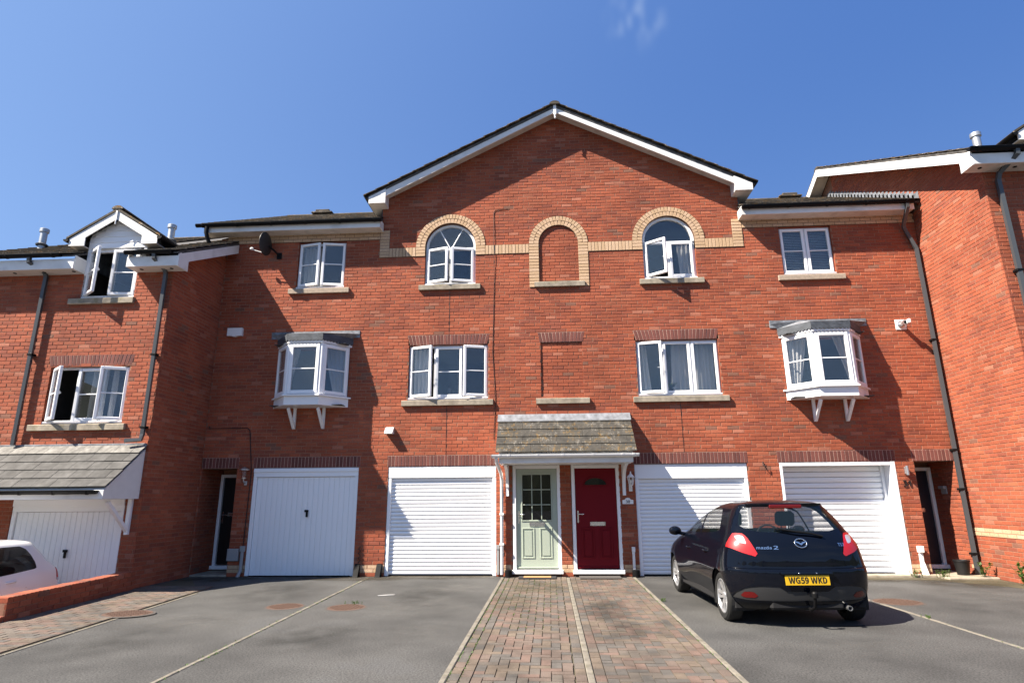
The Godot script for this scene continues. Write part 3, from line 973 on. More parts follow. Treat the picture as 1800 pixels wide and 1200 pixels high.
func oriel(house: Node3D, cx: float, label: String) -> void:
	var hw := [0.80, 0.36]            # half widths: at the wall, at the front
	var pz := 0.50
	var plan := func(g: float, back := 0.0) -> Array:      # outline grown by g
		return [[cx - hw[0] - g, back], [cx - hw[0] - g, 0.004], [cx - hw[1] - g * 0.45, pz + g], [cx + hw[1] + g * 0.45, pz + g], [cx + hw[0] + g, 0.004], [cx + hw[0] + g, back]]
	var mb := MB.new()
	mb.prism_y(plan.call(0.03, -0.1), 3.44, 3.625)           # skirt
	mb.prism_y(plan.call(0.085, -0.1), 3.625, 3.655)         # sill board
         # head
	var w := part(house, "bay_window", mb, M["upvc"], label)
	var hd := MB.new()
	hd.prism_y(plan.call(0.045, -0.1), 4.775, 4.97)
	part(w, "head", hd, M["upvc"])
	var A := Vector3(cx - hw[0], 0, 0.004)
	var B := Vector3(cx - hw[1], 0, pz)
	var C := Vector3(cx + hw[1], 0, pz)
	var D := Vector3(cx + hw[0], 0, 0.004)
	for s in [[A, B], [B, C], [C, D]]:
		var d: Vector3 = s[1] - s[0]
		var len := d.length()
		var x := d / len
		var fr := Transform3D(Basis(x, Vector3.UP, x.cross(Vector3.UP)), s[0])
		var f := MB.new()
		f.xf = fr
		bars(f, 0.0, len, 3.655, 4.775, 0.05, -0.055, 0.0, 0.006)
		part(w, "frame", f, M["upvc"])
		sash(w, fr, 0.035, len - 0.035, 3.675, 4.755, 0.012, 0, 0.0, true, false, 0.075)
	for q in [B, C]:
		var p := MB.new()
		p.xf = Transform3D(Basis.IDENTITY, q)
		p.tube([Vector3(0, 3.655, -0.02), Vector3(0, 4.775, -0.02)], 0.045, 8, false)
		part(w, "corner_post", p, M["upvc"])
	# lead roof with a scalloped apron
	var r := MB.new()
	var lo: Array = plan.call(0.06)
	var hi := [[cx - 1.0, 0.0], [cx - 1.0, 0.02], [cx - 0.46, 0.20], [cx + 0.46, 0.20], [cx + 1.0, 0.02], [cx + 1.0, 0.0]]
	for i in range(1, 4):
		var a: Array = lo[i]
		var b: Array = lo[i + 1]
		var c: Array = hi[i + 1]
		var d: Array = hi[i]
		r.quad(Vector3(a[0], 4.98, a[1]), Vector3(b[0], 4.98, b[1]), Vector3(c[0], 5.09, c[1]), Vector3(d[0], 5.09, d[1]))
	for i in range(1, 5):
		if i == 4: break
		var a: Array = hi[i]
		var b: Array = hi[i + 1]
		r.quad(Vector3(a[0], 5.09, a[1]), Vector3(b[0], 5.09, b[1]), Vector3(b[0], 5.12, 0.004), Vector3(a[0], 5.12, 0.004))
	part(w, "lead_roof", r, M["lead"])
	var fl := MB.new()
	fl.bev(cx - 1.01, cx + 1.01, 5.0, 5.165, -0.005, 0.016, 0.004)
	part(w, "flashing", fl, M["lead"])
	var sc := MB.new()
	for i in range(1, 4):
		var a := Vector3(lo[i][0], 0, lo[i][1])
		var b := Vector3(lo[i + 1][0], 0, lo[i + 1][1])
		var len := (b - a).length()
		var x := (b - a) / len
		sc.xf = Transform3D(Basis(x, Vector3.UP, x.cross(Vector3.UP)), a + Vector3.UP * 4.865 + x.cross(Vector3.UP) * -0.002)
		var poly := PackedVector2Array([Vector2(len, 0.115), Vector2(0, 0.115)])
		var cnt := int(round(len / 0.075))
		for k in cnt:
			for j in 6:
				poly.append(Vector2(len * (k + j / 6.0) / cnt, -0.022 - 0.034 * sin(PI * j / 6.0)))
		poly.append(Vector2(len, -0.022))
		sc.prism(poly, 0.0, 0.010)
		sc.xf = ID
	part(w, "scalloped_apron", sc, M["lead_dark"])
	for e in [-0.32, 0.32]:
		var b := MB.new()
		b.bev(cx + e - 0.03, cx + e + 0.03, 2.985, 3.44, 0.004, 0.055, 0.006)
		b.xf = Transform3D(Basis(Vector3.RIGHT, 0.74), Vector3(cx + e, 3.01, 0.03))
		b.bev(-0.03, 0.03, 0.0, 0.52, -0.02, 0.035, 0.006)
		part(w, "bracket", b, M["upvc"])
	# the room behind
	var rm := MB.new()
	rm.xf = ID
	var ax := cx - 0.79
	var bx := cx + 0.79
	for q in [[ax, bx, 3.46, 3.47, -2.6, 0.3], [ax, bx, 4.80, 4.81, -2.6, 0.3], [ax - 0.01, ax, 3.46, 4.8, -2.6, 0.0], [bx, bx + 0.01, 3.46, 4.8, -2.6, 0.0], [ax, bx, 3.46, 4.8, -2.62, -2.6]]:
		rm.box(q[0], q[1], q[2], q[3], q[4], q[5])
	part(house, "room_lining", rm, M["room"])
	curtain(w, ID, cx + 0.24, cx + 0.70, cx + 0.50, cx + 0.70, 3.70, 4.76, 0.03, 4.0)
	curtain(w, ID, cx - 0.70, cx - 0.3, cx - 0.70, cx - 0.52, 3.70, 4.76, 0.03, 4.0)

func build_front() -> void:
	var recs := []
	lay(ID, 0, 138, front_spans, recs)
	var L := []
	var G := []
	var R := []
	var low := {}
	for r in recs:
		if r[0].origin.y > 0.08 and r[0].origin.y < 0.22:      # two buff courses near the ground
			var key := -1 if r[0].origin.x < -4.1 else (1 if r[0].origin.x > 4.1 else 0)
			if not low.has(key): low[key] = []
			low[key].append(r)
			continue
		(L if r[0].origin.x < -4.1 else (R if r[0].origin.x > 4.1 else G)).append(r)
	# ---- gabled house
	var g := thing("gabled_brick_house", "tall red brick house with the wide central gable and three arches, between two lower wings", "house", Vector3.ZERO, "", true)
	var mb := MB.new()
	bed(ID, 0, 138, front_spans, mb, -4.1, 4.1)
	shell(mb, -4.1, 4.1, -0.009, -9.0, -0.3, 8.2)
	mb.tri(Vector3(4.1, 8.2, -9.0), Vector3(-4.1, 8.2, -9.0), Vector3(0, 10.3, -9.0))
	var wall := part(g, "wall", mb, M["mortar"])
	emit(wall, G)
	plinth(g, low[0], -4.1, 4.1)
	mb = MB.new()
	for k in 16: mb.quad(Vector3(-0.46, 3.6 + k * CH, -0.036), Vector3(0.46, 3.6 + k * CH, -0.036), Vector3(0.46, 3.675 + k * CH, -0.036), Vector3(-0.46, 3.675 + k * CH, -0.036))
	var rc := []
	lay(Transform3D(Basis.IDENTITY, Vector3(0, 0, -0.028)), 48, 64, func(_a, _b): return [[-0.453, 0.453]], rc, 0.03)
	var rw := part(g, "blind_window", mb, M["mortar"])
	emit(rw, rc)
	reveal(g, ID, -0.453, 0.453, 3.6, 4.8, -0.036)
	mb = MB.new()
	mb.prism(PackedVector2Array([Vector2(-0.46, 6.2), Vector2(0.46, 6.2), Vector2(0.46, 7.6), Vector2(-0.46, 7.6)]), -0.06, -0.036)
	rc = []
	lay(Transform3D(Basis.IDENTITY, Vector3(0, 0, -0.028)), 83, 102, func(a, b):
		var ym: float = (a + b) * 0.5
		var h: float = 0.45 if ym < 7.125 else sqrt(maxf(0.0, 0.2025 - pow(ym - 7.125, 2)))
		return [[-h, h]] if h > 0.03 else [], rc, 0.03)
	rw = part(g, "blind_arch", mb, M["mortar"])
	emit(rw, rc)
	# buff arches and string course
	for cx in [-2.475, 0.0, 2.475]:
		var blind: bool = cx == 0.0
		var r := 0.445 if blind else 0.582
		var foot := 6.075 if blind else 6.9
		mb = MB.new()
		mb.prism(arc_poly(cx, 7.125, r, r + 0.224, foot), -0.10, 0.008)
		var a := part(g, "brick_arch", mb, M["joint_dark"])
		ring(a, cx, 7.125, r)
		for e in [-1, 1]:
			var q0: float = cx + e * (r + 0.112) - 0.112
			quoin(a, q0, q0 + 0.224, foot, 14 if blind else 3)
	mb = MB.new()
	var segs := []
	for e in [-1.0, 1.0]:
		segs.append([e * 1.1685, 0.4985]); segs.append([e * 3.591, 0.309])
	for s in segs: mb.box(s[0] - s[1], s[0] + s[1], 6.902, 7.123, -0.06, 0.008)
	for e in [-1.0, 1.0]:
		mb.box(e * 4.0125 - 0.1125, e * 4.0125 + 0.1125, 6.902, 7.573, -0.06, 0.008)
	var sc := part(g, "string_course", mb, M["joint_dark"])
	for s in segs: soldiers(sc, s[0] - s[1], s[0] + s[1], 6.9)
	for e in [-1.0, 1.0]: quoin(sc, e * 4.0125 - 0.1125, e * 4.0125 + 0.1125, 6.9, 9)
	# arched windows
	for e in [-1.0, 1.0]:
		arched_window(g, e * 2.475, e < 0)
		sill(g, ID, e * 2.478 - 0.70, e * 2.478 + 0.70, 6.075)
	sill(g, ID, -0.56, 0.56, 6.075, "concrete", "mossy stone sill of the bricked-up arch")
	sill(g, ID, -0.566, 0.566, 3.45)
	# three-light windows
	lintel(g, ID, -0.47, 0.47, 4.8, 0.05)
	for e in [-1.0, 1.0]:
		var x0: float = -3.354 if e < 0 else 1.602
		var x1: float = x0 + 1.752
		lintel(g, ID, x0 + 0.02, x1 - 0.02, 4.8, 0.06)
		sill(g, ID, e * 2.48 - 0.99, e * 2.48 + 0.99, 3.45)
		if e < 0:
			var w := window(g, ID, x0, x1, 3.605, 4.795, [[x0, x0 + 0.58, -1, 20.0], [x0 + 0.58, x1 - 0.56, 0, 0.0], [x1 - 0.56, x1, 1, 17.0]], "three-light window with both side casements ajar")
			curtain(w, ID, x0 + 0.08, x0 + 0.46, x0 + 0.08, x0 + 0.40, 3.66, 4.76, -0.25, 4.0)
			var v := MB.new()
			v.xf = Transform3D(Basis.IDENTITY, Vector3(x0 + 0.87, 3.66, -0.24))
			v.lathe([Vector2(0.045, 0.0), Vector2(0.05, 0.10), Vector2(0.046, 0.22)], 14)
			part(w, "vase", v, M["glass"])
		else:
			var w := window(g, ID, x0, x1, 3.605, 4.795, [[x0, x0 + 0.57, -1, 14.0], [x0 + 0.57, x1 - 0.58, 0, 0.0], [x1 - 0.58, x1, 0, 0.0]], "three-light window with its left casement ajar", false)
			curtain(w, ID, x0 + 0.80, x1 - 0.06, x0 + 0.76, x1 - 0.06, 3.64, 4.77, -0.28, 7.0)
			curtain(w, ID, x0 + 0.06, x0 + 0.26, x0 + 0.06, x0 + 0.34, 3.64, 4.77, -0.28, 2.5)
			plant_pot(w, Vector3(x0 + 0.72, 3.65, -0.22))
	mb = MB.new()      # movement joints
	part(g, "movement_joint", joint_line(-2.47, 5.03, 6.07), M["cable"])
	part(g, "movement_joint", joint_line(-2.49, 2.405, 3.44), M["cable"])
	part(g, "movement_joint", joint_line(2.46, 2.405, 3.44), M["cable"])
	# garages
	for e in [-1.0, 1.0]:
		var x0: float = -3.705 if e < 0 else 1.423
		lintel(g, ID, x0 - 0.02, x0 + 2.302, 2.175)
	roller_door(g, -3.703, -1.425, 1.935, -0.03, 25, "white roller door with close convex slats")
	roller_door(g, 1.425, 3.703, 1.875, -0.05, 24, "white roller door, part shaded by the porch", 0.010)
	front_door(g, -1.085, -0.105, 0.10, 2.17, -0.03, "sage", "sage green door with nine small panes", 0)
	front_door(g, 0.125, 1.105, 0.10, 2.17, -0.03, "red_door", "dark red panelled door with a fanlight", 1)
	mb = MB.new()
	for e in [-0.595, 0.615]:
		mb.box(e - 0.5, e + 0.5, -0.05, 0.052, -0.12, -0.012)
	part(g, "door_step", mb, M["joint_dark"])
	porch(g)
	gable_roof(g)
	mb = MB.new()
	mb.box(-4.09, 4.09, -0.1, 0.0, -0.09, -0.02)
	part(g, "footing", mb, M["concrete"])
	# ---- wings
	for e in [-1.0, 1.0]:
		var h: Node3D
		if e < 0:
			h = thing("brick_house", "red brick house left of the central gable, half in shade, dish under its eaves", "house", Vector3(-5.9, 0, 0), "", true)
		else:
			h = thing("brick_house", "red brick house right of the central gable, numbered 31", "house", Vector3(5.9, 0, 0), "", true)
		mb = MB.new()
		if e < 0:
			bed(ID, 0, 101, front_spans, mb, -7.78, -4.1)
			shell(mb, -7.95, -4.1, -0.009, -9.0, -0.3, 7.5)
			mb.quad(Vector3(-7.95, 5.5, -0.009), Vector3(-7.78, 5.5, -0.009), Vector3(-7.78, 7.5, -0.009), Vector3(-7.95, 7.5, -0.009))
			mb.tri(Vector3(-7.95, 7.5, -9.0), Vector3(-7.95, 7.5, -0.009), Vector3(-7.95, 9.85, -4.0))
		else:
			bed(ID, 0, 101, front_spans, mb, 4.1, 7.87)
			shell(mb, 4.1, 7.86, -0.009, -9.0, -0.3, 7.5)
		var wl := part(h, "wall", mb, M["mortar"])
		emit(wl, L if e < 0 else R)
		plinth(h, low[int(e)], -7.78 if e < 0 else 4.1, -4.1 if e < 0 else 7.87)
		var x0: float = -7.78 if e < 0 else 4.127
		var x1: float = -4.127 if e < 0 else 7.865
		mb = MB.new()
		mb.box(x0, x1, 7.352, 7.57, -0.06, 0.008)
		var bc := part(h, "string_course", mb, M["joint_dark"])
		for k in 3:
			var xx := x0 - (0.1125 if k == 1 else 0.0)
			while xx < x1 - 0.02:
				var a := maxf(xx, x0)
				var bq := minf(xx + 0.225, x1)
				xx += 0.225
				if bq - a < 0.04: continue
				put_brick(bc, BUFF, Transform3D(Basis(Vector3(0, 1, 0), Vector3(-(bq - a - 0.010) / 0.215, 0, 0), Vector3(0, 0, 1)), Vector3((a + bq) * 0.5, 7.35 + (k + 0.5) * CH, 0.016)))
		var wx0: float = -6.05 if e < 0 else 4.92
		var wx1: float = wx0 + 1.13
		sill(h, ID, e * 5.49 - 0.705, e * 5.49 + 0.705, 6.072, "sill_new")
		if e < 0:
			var w := window(h, ID, wx0, wx1, 6.225, 7.335, [[wx0, wx0 + 0.565, -1, 13.0], [wx0 + 0.565, wx1, 1, 11.0]], "two-light window, both casements ajar")
			curtain(w, ID, wx0 + 0.06, wx0 + 0.5, wx0 + 0.06, wx0 + 0.5, 6.27, 7.3, -0.26, 5.0, "curtain_grey")
		else:
			var w := window(h, ID, wx0, wx1, 6.225, 7.335, [[wx0, wx0 + 0.565, 0, 0.0], [wx0 + 0.565, wx1, 0, 0.0]], "two-light window with lowered venetian blinds")
			for s in 2:
				for k in 26:
					var b := MB.new()
					b.xf = Transform3D(Basis(Vector3.RIGHT, 0.9), Vector3(wx0 + 0.29 + s * 0.555, 6.28 + k * 0.040, -0.20))
					b.box(-0.25, 0.25, -0.001, 0.001, -0.022, 0.022)
					part(w, "blind_slat", b, M["blind"])
		oriel(h, e * 5.485, "white canted bay window with a scalloped lead roof on two brackets")
		for s in [[4.315, 6.633], [6.955, 7.765]]:
			lintel(h, ID, s[0] if e > 0 else -s[1], s[1] if e > 0 else -s[0], 2.175)
		if e < 0:
			ribbed_door(h, ID, -6.609, -4.339, 0.012, 2.168, 1.985, "white up-and-over garage door with vertical ribs")
		else:
			deep_door(h)
		alcove(h, e)
		wing_roof(h, e)

func joint_line(x: float, y0: float, y1: float) -> MB:
	var mb := MB.new()
	mb.box(x - 0.005, x + 0.005, y0, y1, -0.02, 0.0035)
	return mb

func plinth(h: Node3D, list: Array, lo: float, hi: float) -> void:
	var mb := MB.new()
	bed(Transform3D(Basis.IDENTITY, Vector3(0, 0, 0.002)), 1, 3, front_spans, mb, lo, hi)
	var p := part(h, "plinth_course", mb, M["mortar"])
	for r in list:
		var w: float = r[2]
		put_brick(p, BUFF, Transform3D(Basis(Vector3(0, 1, 0), Vector3(-w / 0.215, 0, 0), Vector3(0, 0, 1)), r[0].origin))

func deep_door(h: Node3D) -> void:
	var f := MB.new()
	f.bev(4.34, 4.40, 0.01, 2.17, -0.36, -0.002, 0.006)
	f.bev(6.52, 6.609, 0.01, 2.17, -0.36, 0.004, 0.006)
	f.bev(4.40, 6.52, 2.10, 2.17, -0.36, -0.004, 0.006)
	f.bev(6.455, 6.52, 0.01, 2.10, -0.36, -0.27, 0.006)
	f.bev(4.40, 4.46, 0.01, 2.10, -0.36, -0.27, 0.006)
	var d := part(h, "garage_door", f, M["door_white"], "white roller door with broad slats set deep in its frame")
	var n_ := 19
	var ht := 2.08 / n_
	var p := []
	for i in 9:
		var t := i / 8.0
		p.append([-0.325 + 0.020 * pow(sin(PI * t), 0.6), 0.004 + (ht - 0.008) * t])
	p.append([-0.35, ht - 0.004]); p.append([-0.35, 0.004])
	var mb := MB.new()
	mb.prism_x(p, 4.461, 6.454)
	var slat := mb.mesh(M["door_white"])
	for i in n_:
		part(d, "slat", slat, M["door_white"], "", Transform3D(Basis.IDENTITY, Vector3(0, 0.02 + i * ht, 0)))

func alcove(h: Node3D, e: float) -> void:
	var a := 6.98 * e
	var b := 7.755 * e
	var zb := -0.90
	var mb := MB.new()
	mb.quad(Vector3(a, 0, zb), Vector3(b, 0, zb), Vector3(b, 2.2, zb), Vector3(a, 2.2, zb))
	mb.quad(Vector3(a, 2.18, zb), Vector3(a, 2.18, -0.01), Vector3(b, 2.18, -0.01), Vector3(b, 2.18, zb))
	mb.quad(Vector3(a, 0, zb), Vector3(a, 0, -0.01), Vector3(a, 2.2, -0.01), Vector3(a, 2.2, zb))
	mb.quad(Vector3(b + e * 0.009, 0, zb), Vector3(b + e * 0.009, 0, -0.01), Vector3(b + e * 0.009, 2.2, -0.01), Vector3(b + e * 0.009, 2.2, zb))
	var w := part(h, "porch_recess", mb, M["mortar"])
	var rc := []
	var fr := Transform3D(Basis(Vector3(0, 0, e), Vector3.UP, Vector3(-e, 0, 0)), Vector3(b, 0, 0))
	if e > 0: lay(fr, 0, 29, func(_a, _b): return [[zb, -0.004]], rc)
	else: lay(fr, 0, 29, func(_a, _b): return [[0.004, -zb]], rc)
	fr = Transform3D(Basis(Vector3(0, 0, -e), Vector3.UP, Vector3(e, 0, 0)), Vector3(a, 0, 0))
	if e > 0: lay(fr, 0, 29, func(_a, _b): return [[0.004, -zb]], rc)
	else: lay(fr, 0, 29, func(_a, _b): return [[zb, -0.004]], rc)
	emit(w, rc)
	var lo := minf(a, b)
	var hi := maxf(a, b)
	front_door(h, lo + 0.005, hi - 0.005, 0.11, 2.08, zb + 0.08, "navy_door" if e > 0 else "dark_door", "dark door in the brick recess", 2)
	mb = MB.new()
	mb.bev(lo, hi, -0.05, 0.04, zb, 0.02, 0.01)
	part(h, "door_step", mb, M["concrete"])

func arched_window(g: Node3D, cx: float, left: bool) -> void:
	var zf := -0.085
	var mb := MB.new()
	mb.prism(arc_poly(cx, 7.125, 0.525, 0.578, 6.235), zf - 0.06, zf + 0.01)
	mb.bev(cx - 0.526, cx + 0.526, 6.215, 6.275, zf - 0.06, zf + 0.01, 0.006)
	mb.bev(cx - 0.526, cx + 0.526, 7.065, 7.12, zf - 0.06, zf + 0.01, 0.006)
	mb.bev(cx - 0.03, cx + 0.03, 6.275, 7.065, zf - 0.06, zf + 0.008, 0.006)
	mb.bev(cx - 0.585, cx + 0.585, 6.195, 6.235, zf - 0.05, -0.012, 0.005)
	if left:
		for e in [-1.0, 1.0]:
			mb.tube([Vector3(cx + e * 0.02, 7.12, zf - 0.01), Vector3(cx + e * 0.27, 7.585, zf - 0.01)], 0.014, 6)
	else:
		var ar := arc_poly(cx, 7.125, 0.525, 0.582, 7.10)
		mb.prism(ar, zf + 0.01, zf + 0.03)
	var w := part(g, "arched_window", mb, M["upvc"], "arched window with two lower casements ajar" if left else "arched window with its lower left casement wide open")
	var p := MB.new()
	for d in [0.008, 0.004, -0.004, -0.008]:
		var prev := Vector3(cx + 0.53, 7.11, zf - 0.02 + d)
		for i in 24:
			var q := Vector3(cx + 0.53 * cos(PI * (i + 1) / 24.0), 7.11 + 0.535 * sin(PI * (i + 1) / 24.0), zf - 0.02 + d)
			p.tri(Vector3(cx, 7.10, zf - 0.02 + d), prev, q)
			prev = q
	part(w, "pane", p, M["glass"])
	if left:
		sash(w, ID, cx - 0.53, cx - 0.012, 6.255, 7.085, zf + 0.022, -1, 18.0)
		sash(w, ID, cx + 0.012, cx + 0.53, 6.255, 7.085, zf + 0.022, 1, 15.0)
	else:
		sash(w, ID, cx - 0.53, cx - 0.012, 6.255, 7.085, zf + 0.022, -1, 38.0, false)
		sash(w, ID, cx + 0.012, cx + 0.53, 6.255, 7.085, zf + 0.022, 0, 0.0, false)
		curtain(w, ID, cx + 0.22, cx + 0.53, cx + 0.26, cx + 0.53, 6.27, 7.09, -0.26, 3.0)
	mb = MB.new()      # the curved brick return
	for i in 24:
		var a := PI * i / 24.0
		var b := PI * (i + 1) / 24.0
		mb.quad(Vector3(cx + 0.582 * cos(a), 7.125 + 0.582 * sin(a), zf), Vector3(cx + 0.582 * cos(a), 7.125 + 0.582 * sin(a), 0.005), Vector3(cx + 0.582 * cos(b), 7.125 + 0.582 * sin(b), 0.005), Vector3(cx + 0.582 * cos(b), 7.125 + 0.582 * sin(b), zf))
	for e in [-0.582, 0.582]:
		mb.quad(Vector3(cx + e, 6.1, zf), Vector3(cx + e, 6.1, -0.005), Vector3(cx + e, 7.125, -0.005), Vector3(cx + e, 7.125, zf))
	part(g, "reveal", mb, M["brick_1"])
	room(g, ID, cx - 0.58, cx + 0.58, 6.21, 7.71, zf - 0.062)

func plant_pot(w: Node3D, at: Vector3) -> void:
	var mb := MB.new()
	mb.xf = Transform3D(Basis.IDENTITY, at)
	mb.lathe([Vector2(0.05, 0.0), Vector2(0.065, 0.12), Vector2(0.055, 0.12), Vector2(0.0, 0.11)], 14)
	part(w, "flower_pot", mb, M["pot_black"])
	var lf := MB.new()
	for i in 40:
		var d := Vector3(rng.randf_range(-1, 1), rng.randf_range(0.3, 1.4), rng.randf_range(-1, 1)).normalized()
		var s := d.cross(Vector3.UP).normalized() * 0.018
		var o := at + Vector3(0, 0.12, 0)
		var l := rng.randf_range(0.12, 0.24)
		lf.quad(o, o + d * l * 0.5 + s, o + d * l + Vector3(0, -0.03, 0), o + d * l * 0.5 - s)
	part(w, "potted_plant", lf, M["leaf"])

func porch(g: Node3D) -> void:
	var mb := MB.new()
	mb.prism_x([[0.0, 2.172], [0.835, 2.172], [0.835, 2.305], [0.81, 2.37], [0.0, 3.13]], -1.30, 1.30)
	var p := part(g, "porch_canopy", mb, M["fascia"], "tiled lean-to canopy, spotted with lichen, over both front doors")
	tiles(p, slope_frame(3.175, 0.03, 2.355, 0.88), -1.365, 1.375, 1.18, 5, 0.345, ["tile_lichen"], true, 0.016)
	var fl := MB.new()
	fl.xf = slope_frame(3.20, 0.016, 2.355, 0.89)
	fl.bev(-1.38, 1.39, 0.030, 0.042, 0.0, 0.24, 0.003)
	fl.xf = ID
	fl.bev(-1.385, 1.40, 3.13, 3.225, 0.004, 0.022, 0.003)
	part(p, "lead_flashing", fl, M["lead"])
	gutter_on(p, -1.425, 1.395, 2.335, 0.90)
	for e in [-1.0, 1.0]:
		var b := MB.new()
		var x: float = 1.19 * e
		b.bev(x - 0.032, x + 0.032, 1.55, 2.17, 0.004, 0.062, 0.006)
		var poly := [[0.05, 2.17], [0.66, 2.17]]
		for i in 9:
			var a := PI * 0.5 * i / 8.0
			poly.append([0.66 - 0.57 * sin(a), 1.73 + 0.40 * cos(a)])
		poly.append([0.05, 1.74])
		b.prism_x(poly, x - 0.03, x + 0.03)
		part(p, "bracket", b, M["upvc"])
	mb = MB.new()
	mb.tube([Vector3(-1.35, 2.28, 0.90), Vector3(-1.34, 2.17, 0.83), Vector3(-1.31, 2.0, 0.15), Vector3(-1.305, 1.87, 0.075), Vector3(-1.305, 0.05, 0.075)], 0.034, 12)
	var dp := part(g, "downpipe", mb, M["white_plastic"], "white round downpipe beside the green door")
	for y in [1.2, 0.62]:
		var c := MB.new()
		c.bev(-1.35, -1.26, y - 0.02, y + 0.02, 0.0, 0.115, 0.004)
		part(dp, "pipe_clip", c, M["white_plastic"])
	mb = MB.new()
	mb.bev(-1.41, -1.365, 0.04, 0.52, 0.004, 0.045, 0.005)
	mb.bev(-1.42, -1.355, 0.52, 0.60, 0.002, 0.055, 0.005)
	part(g, "meter_duct", mb, M["grey_plastic"])
	mb = MB.new()
	mb.bev(1.285, 1.335, 0.04, 0.46, 0.004, 0.045, 0.005)
	mb.bev(1.28, 1.345, 0.46, 0.56, 0.002, 0.055, 0.005)
	part(g, "meter_duct", mb, M["white_plastic"])
	for x in [-1.17, 1.33]:
		mb = MB.new()
		mb.xf = Transform3D(Basis.IDENTITY, Vector3(x, 0.0, 0.10))
		mb.lathe([Vector2(0.075, 0.0), Vector2(0.075, 0.13), Vector2(0.06, 0.14), Vector2(0.0, 0.14)], 14)
		part(g, "gully", mb, M["black_plastic"])

func gutter_on(p: MeshInstance3D, x0: float, x1: float, y: float, z: float) -> void:
	var mb := MB.new()
	var prof := []
	for i in 9:
		var a := PI * i / 8.0
		prof.append([z + 0.056 * cos(a), y - 0.064 * sin(a)])
	for i in 9:
		var a := PI * (8 - i) / 8.0
		prof.append([z + 0.050 * cos(a), y - 0.058 * sin(a)])
	mb.prism_x(prof, x0, x1)
	mb.prism_x(prof.slice(0, 9), x0 - 0.01, x0 + 0.004)
	mb.prism_x(prof.slice(0, 9), x1 - 0.004, x1 + 0.01)
	for x in [x0 + 0.15, x0 + 0.33, x0 + 0.88, -0.05, 0.53, 1.09, 1.30]:
		var pr := []
		for k in 9: pr.append([z + 0.063 * cos(PI * k / 8.0), y + 0.004 - 0.074 * sin(PI * k / 8.0)])
		mb.prism_x(pr, x - 0.02, x + 0.02)
	part(p, "gutter", mb, M["white_plastic"])

